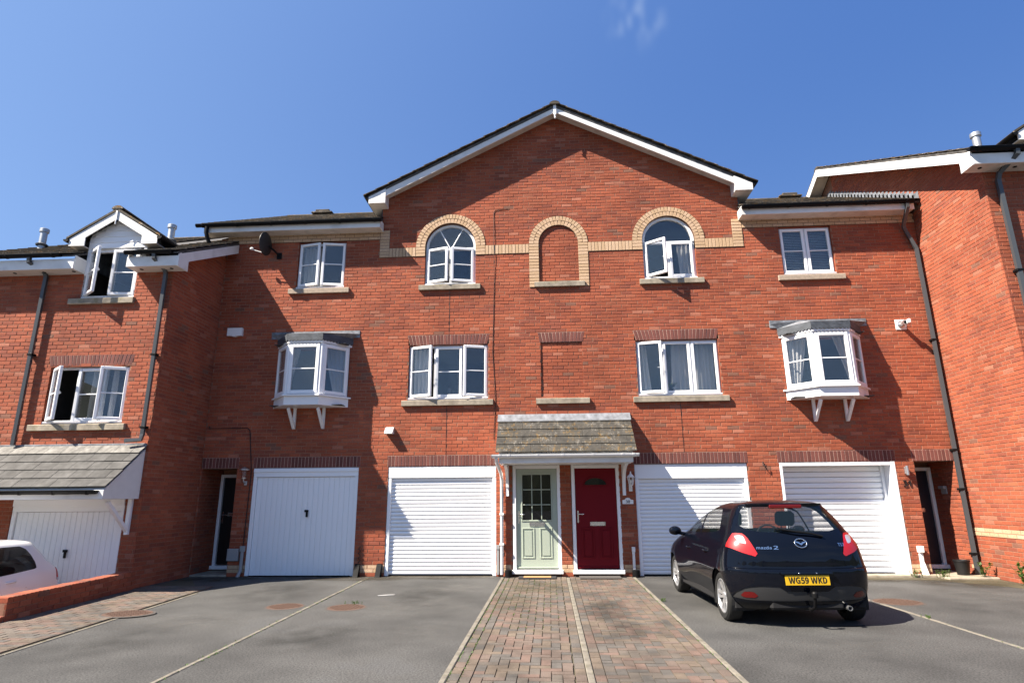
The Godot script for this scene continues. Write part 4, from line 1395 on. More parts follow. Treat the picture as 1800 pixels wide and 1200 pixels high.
func gable_roof(g: Node3D) -> void:
	var S := 0.505
	var mb := MB.new()
	mb.prism(PackedVector2Array([Vector2(0, 10.51), Vector2(4.40, 10.51 - S * 4.40), Vector2(4.40, 10.455 - S * 4.40), Vector2(0, 10.435), Vector2(-4.40, 10.455 - S * 4.40), Vector2(-4.40, 10.51 - S * 4.40)]), -9.2, 0.345)
	var r := part(g, "roof", mb, M["slate_dark"])
	for e in [-1.0, 1.0]:
		var d := Vector3(e, -S, 0).normalized()
		var fr := Transform3D(Basis(Vector3(0, 0, -e), d.cross(Vector3(0, 0, -e)), d), Vector3(0, 10.515, 0.405))
		# along the frame x: from the verge back
		if e > 0: tiles(r, fr, 0.0, 3.0, 4.98, 16, 0.30, ["roof_tile"], false, 0.016)
		else: tiles(r, fr, -3.0, 0.0, 4.98, 16, 0.30, ["roof_tile"], false, 0.016)
	var rt := MB.new()
	var z := 0.41
	while z > -4.0:
		var pr := PackedVector2Array()
		for i in 9: pr.append(Vector2(0.125 * cos(PI * i / 8.0), 10.49 + 0.085 * sin(PI * i / 8.0)))
		rt.prism(pr, z - 0.44, z)
		z -= 0.445
	part(r, "ridge_tiles", rt, M["roof_tile"])
	# barge boards, eaves boxes, soffit
	for e in [-1.0, 1.0]:
		mb = MB.new()
		var poly := PackedVector2Array([Vector2(0.012 * e, 10.465), Vector2(4.34 * e, 10.465 - S * 4.34), Vector2(4.34 * e, 8.12), Vector2(3.965 * e, 8.12), Vector2(3.965 * e, 10.305 - 0.508 * 3.965), Vector2(0.012 * e, 10.305)])
		mb.prism(poly, 0.305, 0.332)
		part(g, "barge_board", mb, M["fascia"])
		mb = MB.new()
		mb.prism(PackedVector2Array([Vector2(3.965 * e, 8.12), Vector2(4.335 * e, 8.12), Vector2(4.335 * e, 8.27), Vector2(3.965 * e, 8.455)]), 0.004, 0.304)
		mb.prism(PackedVector2Array([Vector2(3.955 * e, 8.11), Vector2(4.345 * e, 8.11), Vector2(4.345 * e, 8.27), Vector2(3.955 * e, 8.47)]), 0.333, 0.355)
		part(g, "eaves_box", mb, M["fascia"])
		mb = MB.new()
		mb.prism(PackedVector2Array([Vector2(0, 10.392), Vector2(4.0 * e, 10.392 - 0.5027 * 4.0), Vector2(4.0 * e, 10.415 - 0.5027 * 4.0), Vector2(0, 10.415)]), 0.0, 0.305)
		part(g, "soffit", mb, M["soffit"])
		mb = MB.new()      # eaves along the flank
		mb.box(minf(4.102 * e, 4.33 * e), maxf(4.102 * e, 4.33 * e), 8.12, 8.135, -9.0, 0.0)
		mb.box(minf(4.33 * e, 4.35 * e), maxf(4.33 * e, 4.35 * e), 8.115, 8.27, -9.0, 0.30)
		part(g, "side_fascia", mb, M["fascia"])
		mb = MB.new()
		mb.xf = Transform3D(Basis(Vector3(0, 0, -1), Vector3.UP, Vector3(1, 0, 0)), Vector3.ZERO)
		var pr := []
		for i in 9: pr.append([4.415 * e + 0.058 * cos(PI * i / 8.0), 8.31 - 0.062 * sin(PI * i / 8.0)])
		for i in 9: pr.append([4.415 * e - 0.052 * cos(PI * i / 8.0), 8.31 - 0.056 * sin(PI * i / 8.0)])
		mb.prism_x(pr, -0.345, 9.0)
		var cp := []
		for i in 9: cp.append([4.415 * e + 0.06 * cos(PI * i / 8.0), 8.315 - 0.066 * sin(PI * i / 8.0)])
		mb.prism_x(cp, -0.355, -0.338)
		part(g, "gutter", mb, M["black_plastic"])
		mb = MB.new()      # black flashing under the eaves
		mb.box(minf(4.10 * e, 4.13 * e), maxf(4.10 * e, 4.13 * e), 7.60, 8.12, -9.0, -0.01)
		part(g, "flank_flashing", mb, M["lead_dark"])
	mb = MB.new()
	mb.bev(-0.035, 0.035, 10.235, 10.49, 0.334, 0.362, 0.005)
	mb.xf = Transform3D(Basis.IDENTITY, Vector3(0, 10.12, 0.348))
	mb.lathe([Vector2(0.0, 0.0), Vector2(0.032, 0.02), Vector2(0.018, 0.045), Vector2(0.022, 0.12)], 10)
	part(g, "finial", mb, M["upvc"])

func wing_roof(h: Node3D, e: float) -> void:
	var x0: float = -8.22 if e < 0 else 4.055
	var x1: float = -4.055 if e < 0 else 7.74
	var mb := MB.new()
	mb.bev(x0, x1, 7.53, 7.67, 0.283, 0.305, 0.004)
	if e < 0: mb.bev(x1 - 0.022, x1, 7.53, 7.74, 0.018, 0.304, 0.004)
	else: mb.bev(x0, x0 + 0.022, 7.53, 7.74, 0.018, 0.304, 0.004)
	if e < 0: mb.prism_x([[0.306, 7.53], [0.306, 7.66], [-4.0, 10.0], [-4.0, 9.82], [0.0, 7.60]], -8.22, -8.196)
	part(h, "fascia", mb, M["fascia"])
	mb = MB.new()
	mb.box(x0 + 0.02, x1 - 0.02, 7.53, 7.548, 0.018, 0.282)
	if e < 0: mb.prism_x([[0.28, 7.55], [0.0, 7.62], [-4.0, 9.80], [-4.0, 9.78], [0.0, 7.55]], -8.196, -7.96)
	part(h, "soffit", mb, M["soffit"])
	var ax: float = -8.27 if e < 0 else 4.08
	var bx: float = -4.08 if e < 0 else 7.862
	mb = MB.new()
	mb.prism_x([[0.32, 7.67], [0.32, 7.715], [-4.0, 10.055], [-9.2, 7.3], [-9.2, 7.25], [-4.0, 9.99]], ax, bx)
	var r := part(h, "roof", mb, M["slate_dark"])
	tiles(r, slope_frame(10.06, -4.0, 7.715, 0.35), ax, bx, 4.94, 18, 0.30, ["roof_tile"], false, 0.016)
	var rt := MB.new()
	var x := ax
	while x < bx - 0.1:
		var pr := []
		for i in 9: pr.append([-4.0 + 0.13 * cos(PI * i / 8.0), 10.02 + 0.08 * sin(PI * i / 8.0)])
		rt.prism_x(pr, x + 0.004, minf(x + 0.44, bx))
		x += 0.445
	part(r, "ridge_tiles", rt, M["roof_tile"])
	var v := MB.new()
	var vx: float = -7.15 if e < 0 else 6.98
	v.bev(vx - 0.33, vx + 0.33, 10.06, 10.12, -4.2, -3.8, 0.02)
	v.bev(vx - 0.22, vx + 0.22, 10.12, 10.21, -4.15, -3.85, 0.02)
	part(r, "ridge_vent", v, M["roof_tile"])
	gutter(h, ID, -8.37 if e < 0 else 4.065, -4.03 if e < 0 else 7.70, 7.705, 0.362, "black_plastic", "gutter", 0.75)
	if e > 0:
		downpipe(h, [Vector3(7.56, 7.65, 0.36), Vector3(7.56, 7.55, 0.36), Vector3(7.55, 7.48, 0.32), Vector3(7.56, 7.22, 0.10), Vector3(7.62, 7.08, 0.075), Vector3(7.765, 6.70, 0.07), Vector3(7.765, 0.04, 0.07)], 0.046, "pipe_grey", [Vector3(7.765, 4.65, 0.07), Vector3(7.765, 2.38, 0.07), Vector3(7.765, 1.62, 0.07), Vector3(7.765, 0.42, 0.07)])
	else:
		downpipe(h, [Vector3(-8.12, 7.65, 0.36), Vector3(-8.12, 7.50, 0.36), Vector3(-8.10, 7.40, 0.34), Vector3(-8.06, 7.28, 0.30)], 0.045, "black_plastic", [], false)
		var s := MB.new()
		s.bev(-8.2, -7.76, 7.05, 7.33, -0.012, 0.02, 0.006)
		part(h, "corner_flashing", s, M["lead_dark"])

# ---------------------------------------------------------------- the neighbours at both ends
func neighbour(e: float) -> void:
	var left := e < 0
	var xw := -7.78 if left else 7.87
	var zf := 1.80 if left else 2.15
	var yg := 6.25 if left else 7.60
	var y0 := -0.6 if left else 0.0
	var S := 0.525
	var zr := -3.2
	var ze := zf + 0.33
	var far := xw + e * 5.2
	var x0 := minf(xw, far)
	var x1 := maxf(xw, far)
	var cx := -9.11 if left else 9.40       # dormer
	var h: Node3D
	if left: h = thing("brick_house", "red brick house on lower ground at far left, with a white boarded dormer", "house", Vector3(-10.4, -0.6, 0), "", true)
	else: h = thing("brick_house", "red brick house standing forward at far right, its sunlit blank flank facing the drive", "house", Vector3(10.4, 0, 0), "", true)
	var F := Transform3D(Basis.IDENTITY, Vector3(0, 0, zf))
	var ww := cx - 0.555
	var wy := yg - 0.80      # bottom of the dormer window
	var kt := int(ceil((yg - 0.262) / CH))
	var spans := func(a: float, b: float) -> Array:
		var s := [[x0, x1]]
		if a > wy - 0.09: s = cut(s, ww, ww + 1.11)
		if left:
			if b < 1.57: s = cut(s, -10.25, -8.08)
			if a > 2.9 and b < 4.1: s = cut(s, -10.0, -8.40)
			if a > 4.06 and b < 4.31: s = cut(s, -10.06, -8.34)
		return s
	var mb := MB.new()
	var k0 := -8 if left else 0
	bed(F, k0, kt, spans, mb)
	var sd: Transform3D
	if left: sd = Transform3D(Basis(Vector3(0, 0, -1), Vector3.UP, Vector3(1, 0, 0)), Vector3(xw, 0, 0))
	else: sd = Transform3D(Basis(Vector3(0, 0, 1), Vector3.UP, Vector3(-1, 0, 0)), Vector3(xw, 0, 0))
	var side := func(a: float, b: float) -> Array:
		var zt := minf(zf, ze - (b + 0.10 - yg) / S)
		var zl := -0.005
		if not left and a > 7.5: zl = maxf(zr, 0.35 - (b - 7.70) / 0.545 - 0.1)
		if zt - zl < 0.03: return []
		return [[-zt, -zl]] if left else [[zl, zt]]
	var ks := int((yg + S * (ze - (-0.3 if left else zr))) / CH)
	bed(sd, k0, ks, side, mb)
	shell(mb, x0 + (0.0 if left else 0.02), x1 - (0.02 if left else 0.0), zf - 0.02, -8.5, y0 - 0.2, yg - 0.2)
	var xs := xw - e * -0.02
	var yr := yg + S * (ze - zr)
	mb.tri(Vector3(xs, yg - 0.2, zf - 0.02), Vector3(xs, yr - 0.15, zr), Vector3(xs, yg - 0.2, -8.5))
	var wall := part(h, "wall", mb, M["mortar"])
	var rc := []
	lay(F, k0, kt, spans, rc, 0.05)
	lay(sd, k0, ks, side, rc, 0.05)
	if not left:       # two buff courses low on the flank
		var keep := []
		for r in rc:
			if r[0].basis.z.x < -0.5 and r[0].origin.y > 0.75 and r[0].origin.y < 0.90: continue
			keep.append(r)
		rc = keep
	emit(wall, rc)
	if not left:
		mb = MB.new()
		mb.box(xw - 0.004, xw + 0.02, 0.752, 0.898, 0.002, zf - 0.003)
		var bc := part(h, "string_course", mb, M["mortar"])
		for k in 2:
			var zz := 0.0 - (0.1125 if k else 0.0)
			while zz < zf - 0.02:
				var a := maxf(zz, 0.0)
				var b := minf(zz + 0.225, zf)
				zz += 0.225
				if b - a < 0.04: continue
				put_brick(bc, BUFF, Transform3D(Basis(Vector3.UP, Vector3(0, 0, -(b - a - 0.010) / 0.215), Vector3(-1, 0, 0)), Vector3(xw - 0.007, 0.75 + (k + 0.5) * CH, (a + b) * 0.5)))
	# eaves on both sides of the dormer
	var segs := [[x0 - 0.1, ww + 0.01], [ww + 1.10, xw + 0.28]] if left else [[xw - 0.37, ww + 0.01], [ww + 1.10, x1 + 0.1]]
	for s in segs:
		var f := MB.new()
		f.bev(s[0], s[1], yg - 0.27, yg - 0.06, ze - 0.022, ze, 0.004)
		f.bev(s[0], s[0] + 0.02, yg - 0.27, yg + 0.02, zf + 0.002, ze - 0.022, 0.003)
		f.bev(s[1] - 0.02, s[1], yg - 0.27, yg + 0.02, zf + 0.002, ze - 0.022, 0.003)
		part(h, "fascia", f, M["fascia"])
		var so := MB.new()
		so.box(s[0] + 0.02, s[1] - 0.02, yg - 0.268, yg - 0.25, zf + 0.002, ze - 0.022)
		var sf := part(h, "soffit", so, M["soffit"])
		var xx: float = s[0] + 0.22
		while xx < s[1] - 0.1:
			var v := MB.new()
			v.xf = Transform3D(Basis.IDENTITY, Vector3(xx, yg - 0.272, zf + 0.17))
			v.lathe([Vector2(0.0, -0.004), Vector2(0.035, -0.004), Vector2(0.035, 0.003)], 12)
			part(sf, "soffit_vent", v, M["black_plastic"])
			xx += 0.62
		var ga: float = s[0] - (0.0 if left else 0.06)
		var gb: float = s[1] - (0.12 if left and s[1] > -8.0 else 0.0)
		if left and s[1] < -8.0: gb = s[1] - 0.26
		gutter(h, ID, ga, gb, yg + 0.02, ze + 0.058)
	# main roof
	var ra := minf(xw - e * (0.28 if left else 0.37), far)
	var rb := maxf(xw - e * (0.28 if left else 0.37), far)
	mb = MB.new()
	for q in [[ra, ww - 0.02, ze + 0.03], [ww - 0.02, ww + 1.13, zf - 0.22], [ww + 1.13, rb, ze + 0.03]]:
		var yq: float = yg + S * (ze + 0.03 - q[2])
		mb.prism_x([[q[2], yq - 0.03], [q[2], yq + 0.01], [zr, yr], [2 * zr - ze, yg + 0.01], [2 * zr - ze, yg - 0.03], [zr, yr - 0.07]], q[0], q[1])
	var r := part(h, "roof", mb, M["slate_dark"])
	var run := Vector2(ze + 0.05 - zr, yr - yg).length()
	for s in [[ra, ww - 0.02], [ww + 1.13, rb]]:
		tiles(r, slope_frame(yr + 0.005, zr, yg + 0.0, ze + 0.06), s[0], s[1], run, 20, 0.30, ["roof_tile"], false, 0.016)
	var rt := MB.new()
	var x := ra
	while x < rb - 0.1:
		var pr := []
		for i in 9: pr.append([zr + 0.13 * cos(PI * i / 8.0), yr - 0.04 + 0.08 * sin(PI * i / 8.0)])
		rt.prism_x(pr, x + 0.004, minf(x + 0.44, rb))
		x += 0.445
	part(r, "ridge_tiles", rt, M["roof_tile"])
	# barge board on the near verge
	var xv := xw - e * (0.27 if left else 0.36)
	mb = MB.new()
	var zb2 := 2 * zr - ze
	mb.prism_x([[ze - 0.002, yg - 0.03], [zr, yr - 0.05], [zb2, yg - 0.03], [zb2, yg - 0.20], [zr, yr - 0.26], [zf + 0.02, yg - 0.02 - 0.055], [zf + 0.0, yg - 0.28], [ze - 0.002, yg - 0.28]], xv - 0.012, xv + 0.012)
	part(h, "barge_board", mb, M["fascia"])
	mb = MB.new()
	var so2 := [[zf, yg + 0.02], [zr, yr - 0.16], [zb2, yg - 0.12], [zb2, yg - 0.14], [zr, yr - 0.18], [zf, yg + 0.0]]
	mb.prism_x(so2, minf(xv + e * 0.014, xw - e * 0.002), maxf(xv + e * 0.014, xw - e * 0.002))
	part(h, "verge_soffit", mb, M["soffit"])
	dormer(h, F, cx, ww, wy, yg, zf, left)
	# windows, garage, canopy of the left house
	if left:
		lintel(h, F, -10.03, -8.37, 4.07, 0.05)
		sill(h, F, -10.21, -8.30, 2.82)
		var w := window(h, F, -10.0, -8.40, 2.975, 4.065, [[-10.0, -9.46, -1, 38.0], [-9.46, -8.93, 0, 0.0], [-8.93, -8.40, 1, 24.0]], "three-light window with both side casements swung open")
		curtain(w, F, -9.3, -8.98, -9.3, -9.0, 3.02, 4.03, -0.26, 3.0, "curtain_grey")
		curtain(w, F, -8.88, -8.78, -8.88, -8.78, 3.02, 4.03, -0.26, 1.5)
		ribbed_door(h, F, -10.24, -8.09, -0.6, 1.565, 1.335, "white up-and-over garage door with vertical ribs, partly behind the white car", 0.105)
		lean_to(h, zf)
		downpipe(h, [Vector3(-10.56, yg - 0.02, ze + 0.05), Vector3(-10.56, yg - 0.12, ze + 0.04), Vector3(-10.42, 6.0, zf + 0.12), Vector3(-10.40, 5.92, zf + 0.085), Vector3(-10.40, 2.55, zf + 0.085)], 0.045, "pipe_grey", [Vector3(-10.40, 4.3, zf + 0.085)])
		downpipe(h, [Vector3(-7.98, yg - 0.02, ze + 0.05), Vector3(-7.98, yg - 0.12, ze + 0.04), Vector3(-7.90, 5.98, zf + 0.12), Vector3(-7.89, 5.9, zf + 0.085), Vector3(-7.89, 2.72, zf + 0.085), Vector3(-7.90, 2.62, zf + 0.10), Vector3(-8.16, 2.60, zf + 0.16)], 0.045, "pipe_grey", [Vector3(-7.89, 4.25, zf + 0.085), Vector3(-7.89, 2.85, zf + 0.085)])
		flue(h, Vector3(-12.42, 7.38, 0.0))
		flue(h, Vector3(-9.28, 7.42, -0.1))
	else:
		downpipe(h, [Vector3(8.27, yg - 0.02, ze + 0.05), Vector3(8.27, yg - 0.12, ze + 0.04), Vector3(8.08, 7.24, zf + 0.12), Vector3(8.06, 7.12, zf + 0.085), Vector3(8.06, 0.05, zf + 0.085)], 0.05, "pipe_grey", [Vector3(8.06, 5.35, zf + 0.085), Vector3(8.06, 2.9, zf + 0.085)])
		flue(h, Vector3(8.80, 8.34, 1.0))
		# stepped lead soakers where the wing roof meets the flank
		var fl := MB.new()
		var z := 0.30
		var i := 0
		while z > -3.3:
			var yb := 7.72 + 0.545 * (0.35 - z)
			fl.xf = Transform3D(Basis.IDENTITY, Vector3(xw, yb, z))
			fl.bev(-0.012, -0.003, 0.0, 0.20, -0.20, 0.02, 0.002)
			part(h, "lead_soaker", fl, M["lead"])
			fl = MB.new()
			z -= 0.15
			i += 1

func flue(h: Node3D, at: Vector3) -> void:
	var mb := MB.new()
	mb.xf = Transform3D(Basis.IDENTITY, at)
	mb.lathe([Vector2(0.075, -0.1), Vector2(0.075, 0.44), Vector2(0.10, 0.45), Vector2(0.10, 0.53), Vector2(0.09, 0.54), Vector2(0.0, 0.55)], 18)
	var f := part(h, "flue", mb, M["galvanised"])
	mb = MB.new()
	mb.xf = Transform3D(Basis.IDENTITY, at)
	mb.lathe([Vector2(0.12, 0.10), Vector2(0.13, 0.13), Vector2(0.078, 0.17)], 18)
	part(f, "flue_collar", mb, M["lead_dark"])

func dormer(h: Node3D, F: Transform3D, cx: float, ww: float, wy: float, yg: float, zf: float, left: bool) -> void:
	sill(h, F, ww - 0.20, ww + 1.11 + 0.04, wy - 0.115)
	var ang := 36.0 if left else 0.0
	window(h, F, ww, ww + 1.11, wy + 0.03, yg + 0.27, [[ww, ww + 0.555, -1, ang], [ww + 0.555, ww + 1.11, 1, 6.0]], "dormer window with its left casement wide open" if left else "dormer window above the eaves", true, -0.06, true, "upvc")
	cx += 0.06
	var ye := yg + 0.40        # eaves of the dormer
	var ya := yg + 1.02        # its apex
	var sl := (ya - ye) / 1.02
	var mb := MB.new()
	mb.xf = F
	mb.prism(PackedVector2Array([Vector2(cx - 0.62, yg + 0.285), Vector2(cx + 0.62, yg + 0.285), Vector2(cx + 0.62, ye + 0.2), Vector2(cx, ya - 0.06), Vector2(cx - 0.62, ye + 0.2)]), -0.09, -0.02)
	var dm := part(h, "dormer", mb, M["fascia"])
	for k in 6:      # white boards across the gable
		var a := yg + 0.288 + k * 0.125
		var hw := minf(0.62, (ya - 0.06 - a - 0.11) / sl)
		if hw < 0.06: break
		var b := MB.new()
		b.xf = F
		b.prism_x([[-0.02, a], [0.012, a], [0.0, a + 0.122], [-0.02, a + 0.122]], cx - hw, cx + hw)
		part(dm, "board", b, M["upvc"])
	for e in [-1.0, 1.0]:
		mb = MB.new()
		mb.xf = F
		mb.bev(minf(cx + e * 0.56, cx + e * 0.63), maxf(cx + e * 0.56, cx + e * 0.63), wy + 0.5, ye + 0.05, -0.10, 0.0, 0.004)
		part(dm, "corner_board", mb, M["upvc"])
		mb = MB.new()
		mb.xf = F
		mb.prism(PackedVector2Array([Vector2(cx, ya + 0.02), Vector2(cx + e * 0.93, ye + 0.045), Vector2(cx + e * 0.93, ye - 0.11), Vector2(cx + e * 0.60, ye - 0.115), Vector2(cx + e * 0.60, ye + 0.07), Vector2(cx, ya - 0.17)]), 0.15, 0.172)
		part(dm, "barge_board", mb, M["fascia"])
		mb = MB.new()
		mb.xf = F
		mb.box(minf(cx + e * 0.63, cx + e * 0.92), maxf(cx + e * 0.63, cx + e * 0.92), ye - 0.112, ye - 0.095, -1.9, 0.148)
		part(dm, "soffit", mb, M["soffit"])
		mb = MB.new()
		mb.xf = F
		mb.box(minf(cx + e * 0.60, cx + e * 0.63), maxf(cx + e * 0.60, cx + e * 0.63), yg - 0.1, ye + 0.1, -1.9, -0.102)
		part(dm, "cheek", mb, M["lead_dark"])
		mb = MB.new()
		mb.xf = F * Transform3D(Basis(Vector3(0, 0, -1), Vector3.UP, Vector3(1, 0, 0)), Vector3.ZERO)
		var pr := []
		for i in 9: pr.append([cx + e * 0.985 + 0.056 * cos(PI * i / 8.0), ye + 0.03 - 0.06 * sin(PI * i / 8.0)])
		for i in 9: pr.append([cx + e * 0.985 - 0.050 * cos(PI * i / 8.0), ye + 0.03 - 0.054 * sin(PI * i / 8.0)])
		mb.prism_x(pr, -0.19, 1.55)
		mb.prism_x(pr.slice(0, 9), -0.20, -0.18)
		part(dm, "gutter", mb, M["black_plastic"])
	mb = MB.new()
	mb.xf = F
	var t := 0.045
	mb.prism(PackedVector2Array([Vector2(cx, ya + 0.075), Vector2(cx + 0.99, ye + 0.075), Vector2(cx + 0.99, ye + 0.035), Vector2(cx, ya + 0.02), Vector2(cx - 0.99, ye + 0.035), Vector2(cx - 0.99, ye + 0.075)]), -3.6, 0.19)
	var r := part(dm, "dormer_roof", mb, M["roof_tile"])
	r.set_meta("label", "small tiled dormer roof")
	mb = MB.new()
	mb.xf = F
	var z := 0.20
	while z > -2.4:
		var pr := PackedVector2Array()
		for i in 9: pr.append(Vector2(cx + 0.12 * cos(PI * i / 8.0), ya + 0.05 + 0.075 * sin(PI * i / 8.0)))
		mb.prism(pr, z - 0.43, z)
		z -= 0.44
	part(dm, "ridge_tiles", mb, M["roof_tile"])
	mb = MB.new()
	mb.xf = F
	mb.bev(cx - 0.02, cx + 0.02, ya - 0.20, ya + 0.01, 0.173, 0.195, 0.004)
	mb.tube([Vector3(cx, ya - 0.2, 0.184), Vector3(cx, ya - 0.29, 0.184)], 0.012, 6)
	part(dm, "finial", mb, M["upvc"])

func lean_to(h: Node3D, zf: float) -> void:
	var zo := zf + 0.93
	var mb := MB.new()
	mb.prism_x([[zf + 0.003, 1.555], [zo, 1.555], [zo, 1.70], [zf + 0.003, 2.45]], -13.0, -7.84)
	var c := part(h, "garage_canopy", mb, M["fascia"], "grey slate lean-to canopy over the garage, bleached along its top")
	var fr := slope_frame(2.50, zf + 0.03, 1.70, zo + 0.04)
	var run := Vector2(0.80, 0.87).length()
	tiles(c, slope_frame(2.50 - 0.80 * 0.2, zf + 0.03 + 0.87 * 0.2, 1.70, zo + 0.04), -13.0, -7.80, run * 0.8, 4, 0.335, ["slate_0", "slate_1", "slate_1", "slate_2"], true, 0.014)
	tiles(c, fr, -13.0, -7.80, run * 0.2, 1, 0.335, ["slate_white"], true, 0.014)
	mb = MB.new()
	mb.bev(-13.0, -7.83, 2.46, 2.56, zf + 0.003, zf + 0.035, 0.004)
	part(c, "lead_flashing", mb, M["lead"])
	gutter(h, ID, -13.0, -7.93, 1.695, zo + 0.058, "black_plastic", "gutter", 0.62)
	mb = MB.new()
	mb.bev(-7.99, -7.92, 0.93, 1.555, zf + 0.004, zf + 0.075, 0.006)
	mb.xf = Transform3D(Basis(Vector3.RIGHT, 0.86), Vector3(-7.955, 1.0, zf + 0.05))
	mb.bev(-0.033, 0.033, 0.0, 0.78, -0.03, 0.035, 0.006)
	part(c, "bracket", mb, M["upvc"])

# ---------------------------------------------------------------- the ground
func uneven_sheet(x0: float, x1: float, z0: float, z1: float, y: float) -> MB:
	var mb := MB.new()
	mb.quad(Vector3(x0, y, z1), Vector3(x1, y, z1), Vector3(x1, y, z0), Vector3(x0, y, z0))
	return mb

func paver(parent: MeshInstance3D, mesh: Mesh, t: Transform3D) -> void:
	var o := node_of(mesh)
	o.name = numbered(parent, "paver")
	parent.add_child(o, true)
	o.transform = t

func lay_pavers(parent: MeshInstance3D, list: Array) -> void:     # list of [centre, size x, size z]
	var shapes := []
	for k in 5:
		var m := MB.new()
		m.bev(-0.5, 0.5, -0.03, 0.0, -0.5, 0.5, 0.012)
		shapes.append(m.mesh(M["paver_%d" % k]))
	var order := []
	for i in list.size():
		var c: Vector3 = list[i][0]
		var d := c.distance_to(EYE)
		var out_of_view: bool = c.z > 7.4 or list[i][1] * list[i][2] < 0.008
		order.append([d + (100.0 if out_of_view else 0.0), i])
	order.sort_custom(func(a, b): return a[0] < b[0] or (a[0] == b[0] and a[1] < b[1]))
	var rest := []
	for k in 5: rest.append(MB.new())
	for n_ in order.size():
		var q: Array = list[order[n_][1]]
		var p: float = patch.get_noise_2d(q[0].x * 0.9 + 30.0, q[0].z * 0.9)
		var k := int(clampf(floorf(rng.randf() * 5.0 + p * 1.2), 0, 4))
		var t := Transform3D(Basis(Vector3(rng.randf_range(-1, 1), 0.0, rng.randf_range(-1, 1)).normalized(), rng.randf_range(0, 0.006)).scaled_local(Vector3(q[1] - 0.006, 1, q[2] - 0.006)), q[0] + Vector3(0, rng.randf_range(-0.002, 0.002), 0))
		if n_ < 300: paver(parent, shapes[k], t)
		else:
			rest[k].xf = t
			rest[k].bev(-0.5, 0.5, -0.03, 0.0, -0.5, 0.5, 0.012)
	for k in 5:
		if rest[k].v.size():
			part(parent, "block_paving", rest[k], M["paver_%d" % k]).set_meta("kind", "stuff")

func clip_add(list: Array, x0: float, x1: float, z0: float, z1: float, X0: float, X1: float, Z0: float, Z1: float, y: float) -> void:
	var a := maxf(x0, X0)
	var b := minf(x1, X1)
	var c := maxf(z0, Z0)
	var d := minf(z1, Z1)
	if b - a < 0.025 or d - c < 0.025: return
	list.append([Vector3((a + b) * 0.5, y, (c + d) * 0.5), b - a, d - c])

func herringbone(list: Array, X0: float, X1: float, Z0: float, Z1: float, y: float) -> void:
	# 90 degree herringbone of 200 x 100 blocks
	var u := 0.1
	var n0 := int((Z1 - Z0) / u) + 8
	var n1 := int((X1 - X0) / u) + 8
	for j in range(-4, n0):
		for i in range(-4, n1):
			var m := posmod(i - j, 4)
			if m == 0: clip_add(list, X0 + i * u, X0 + (i + 2) * u, Z0 + j * u, Z0 + (j + 1) * u, X0, X1, Z0, Z1, y)
			elif m == 3: clip_add(list, X0 + i * u, X0 + (i + 1) * u, Z0 + j * u, Z0 + (j + 2) * u, X0, X1, Z0, Z1, y)

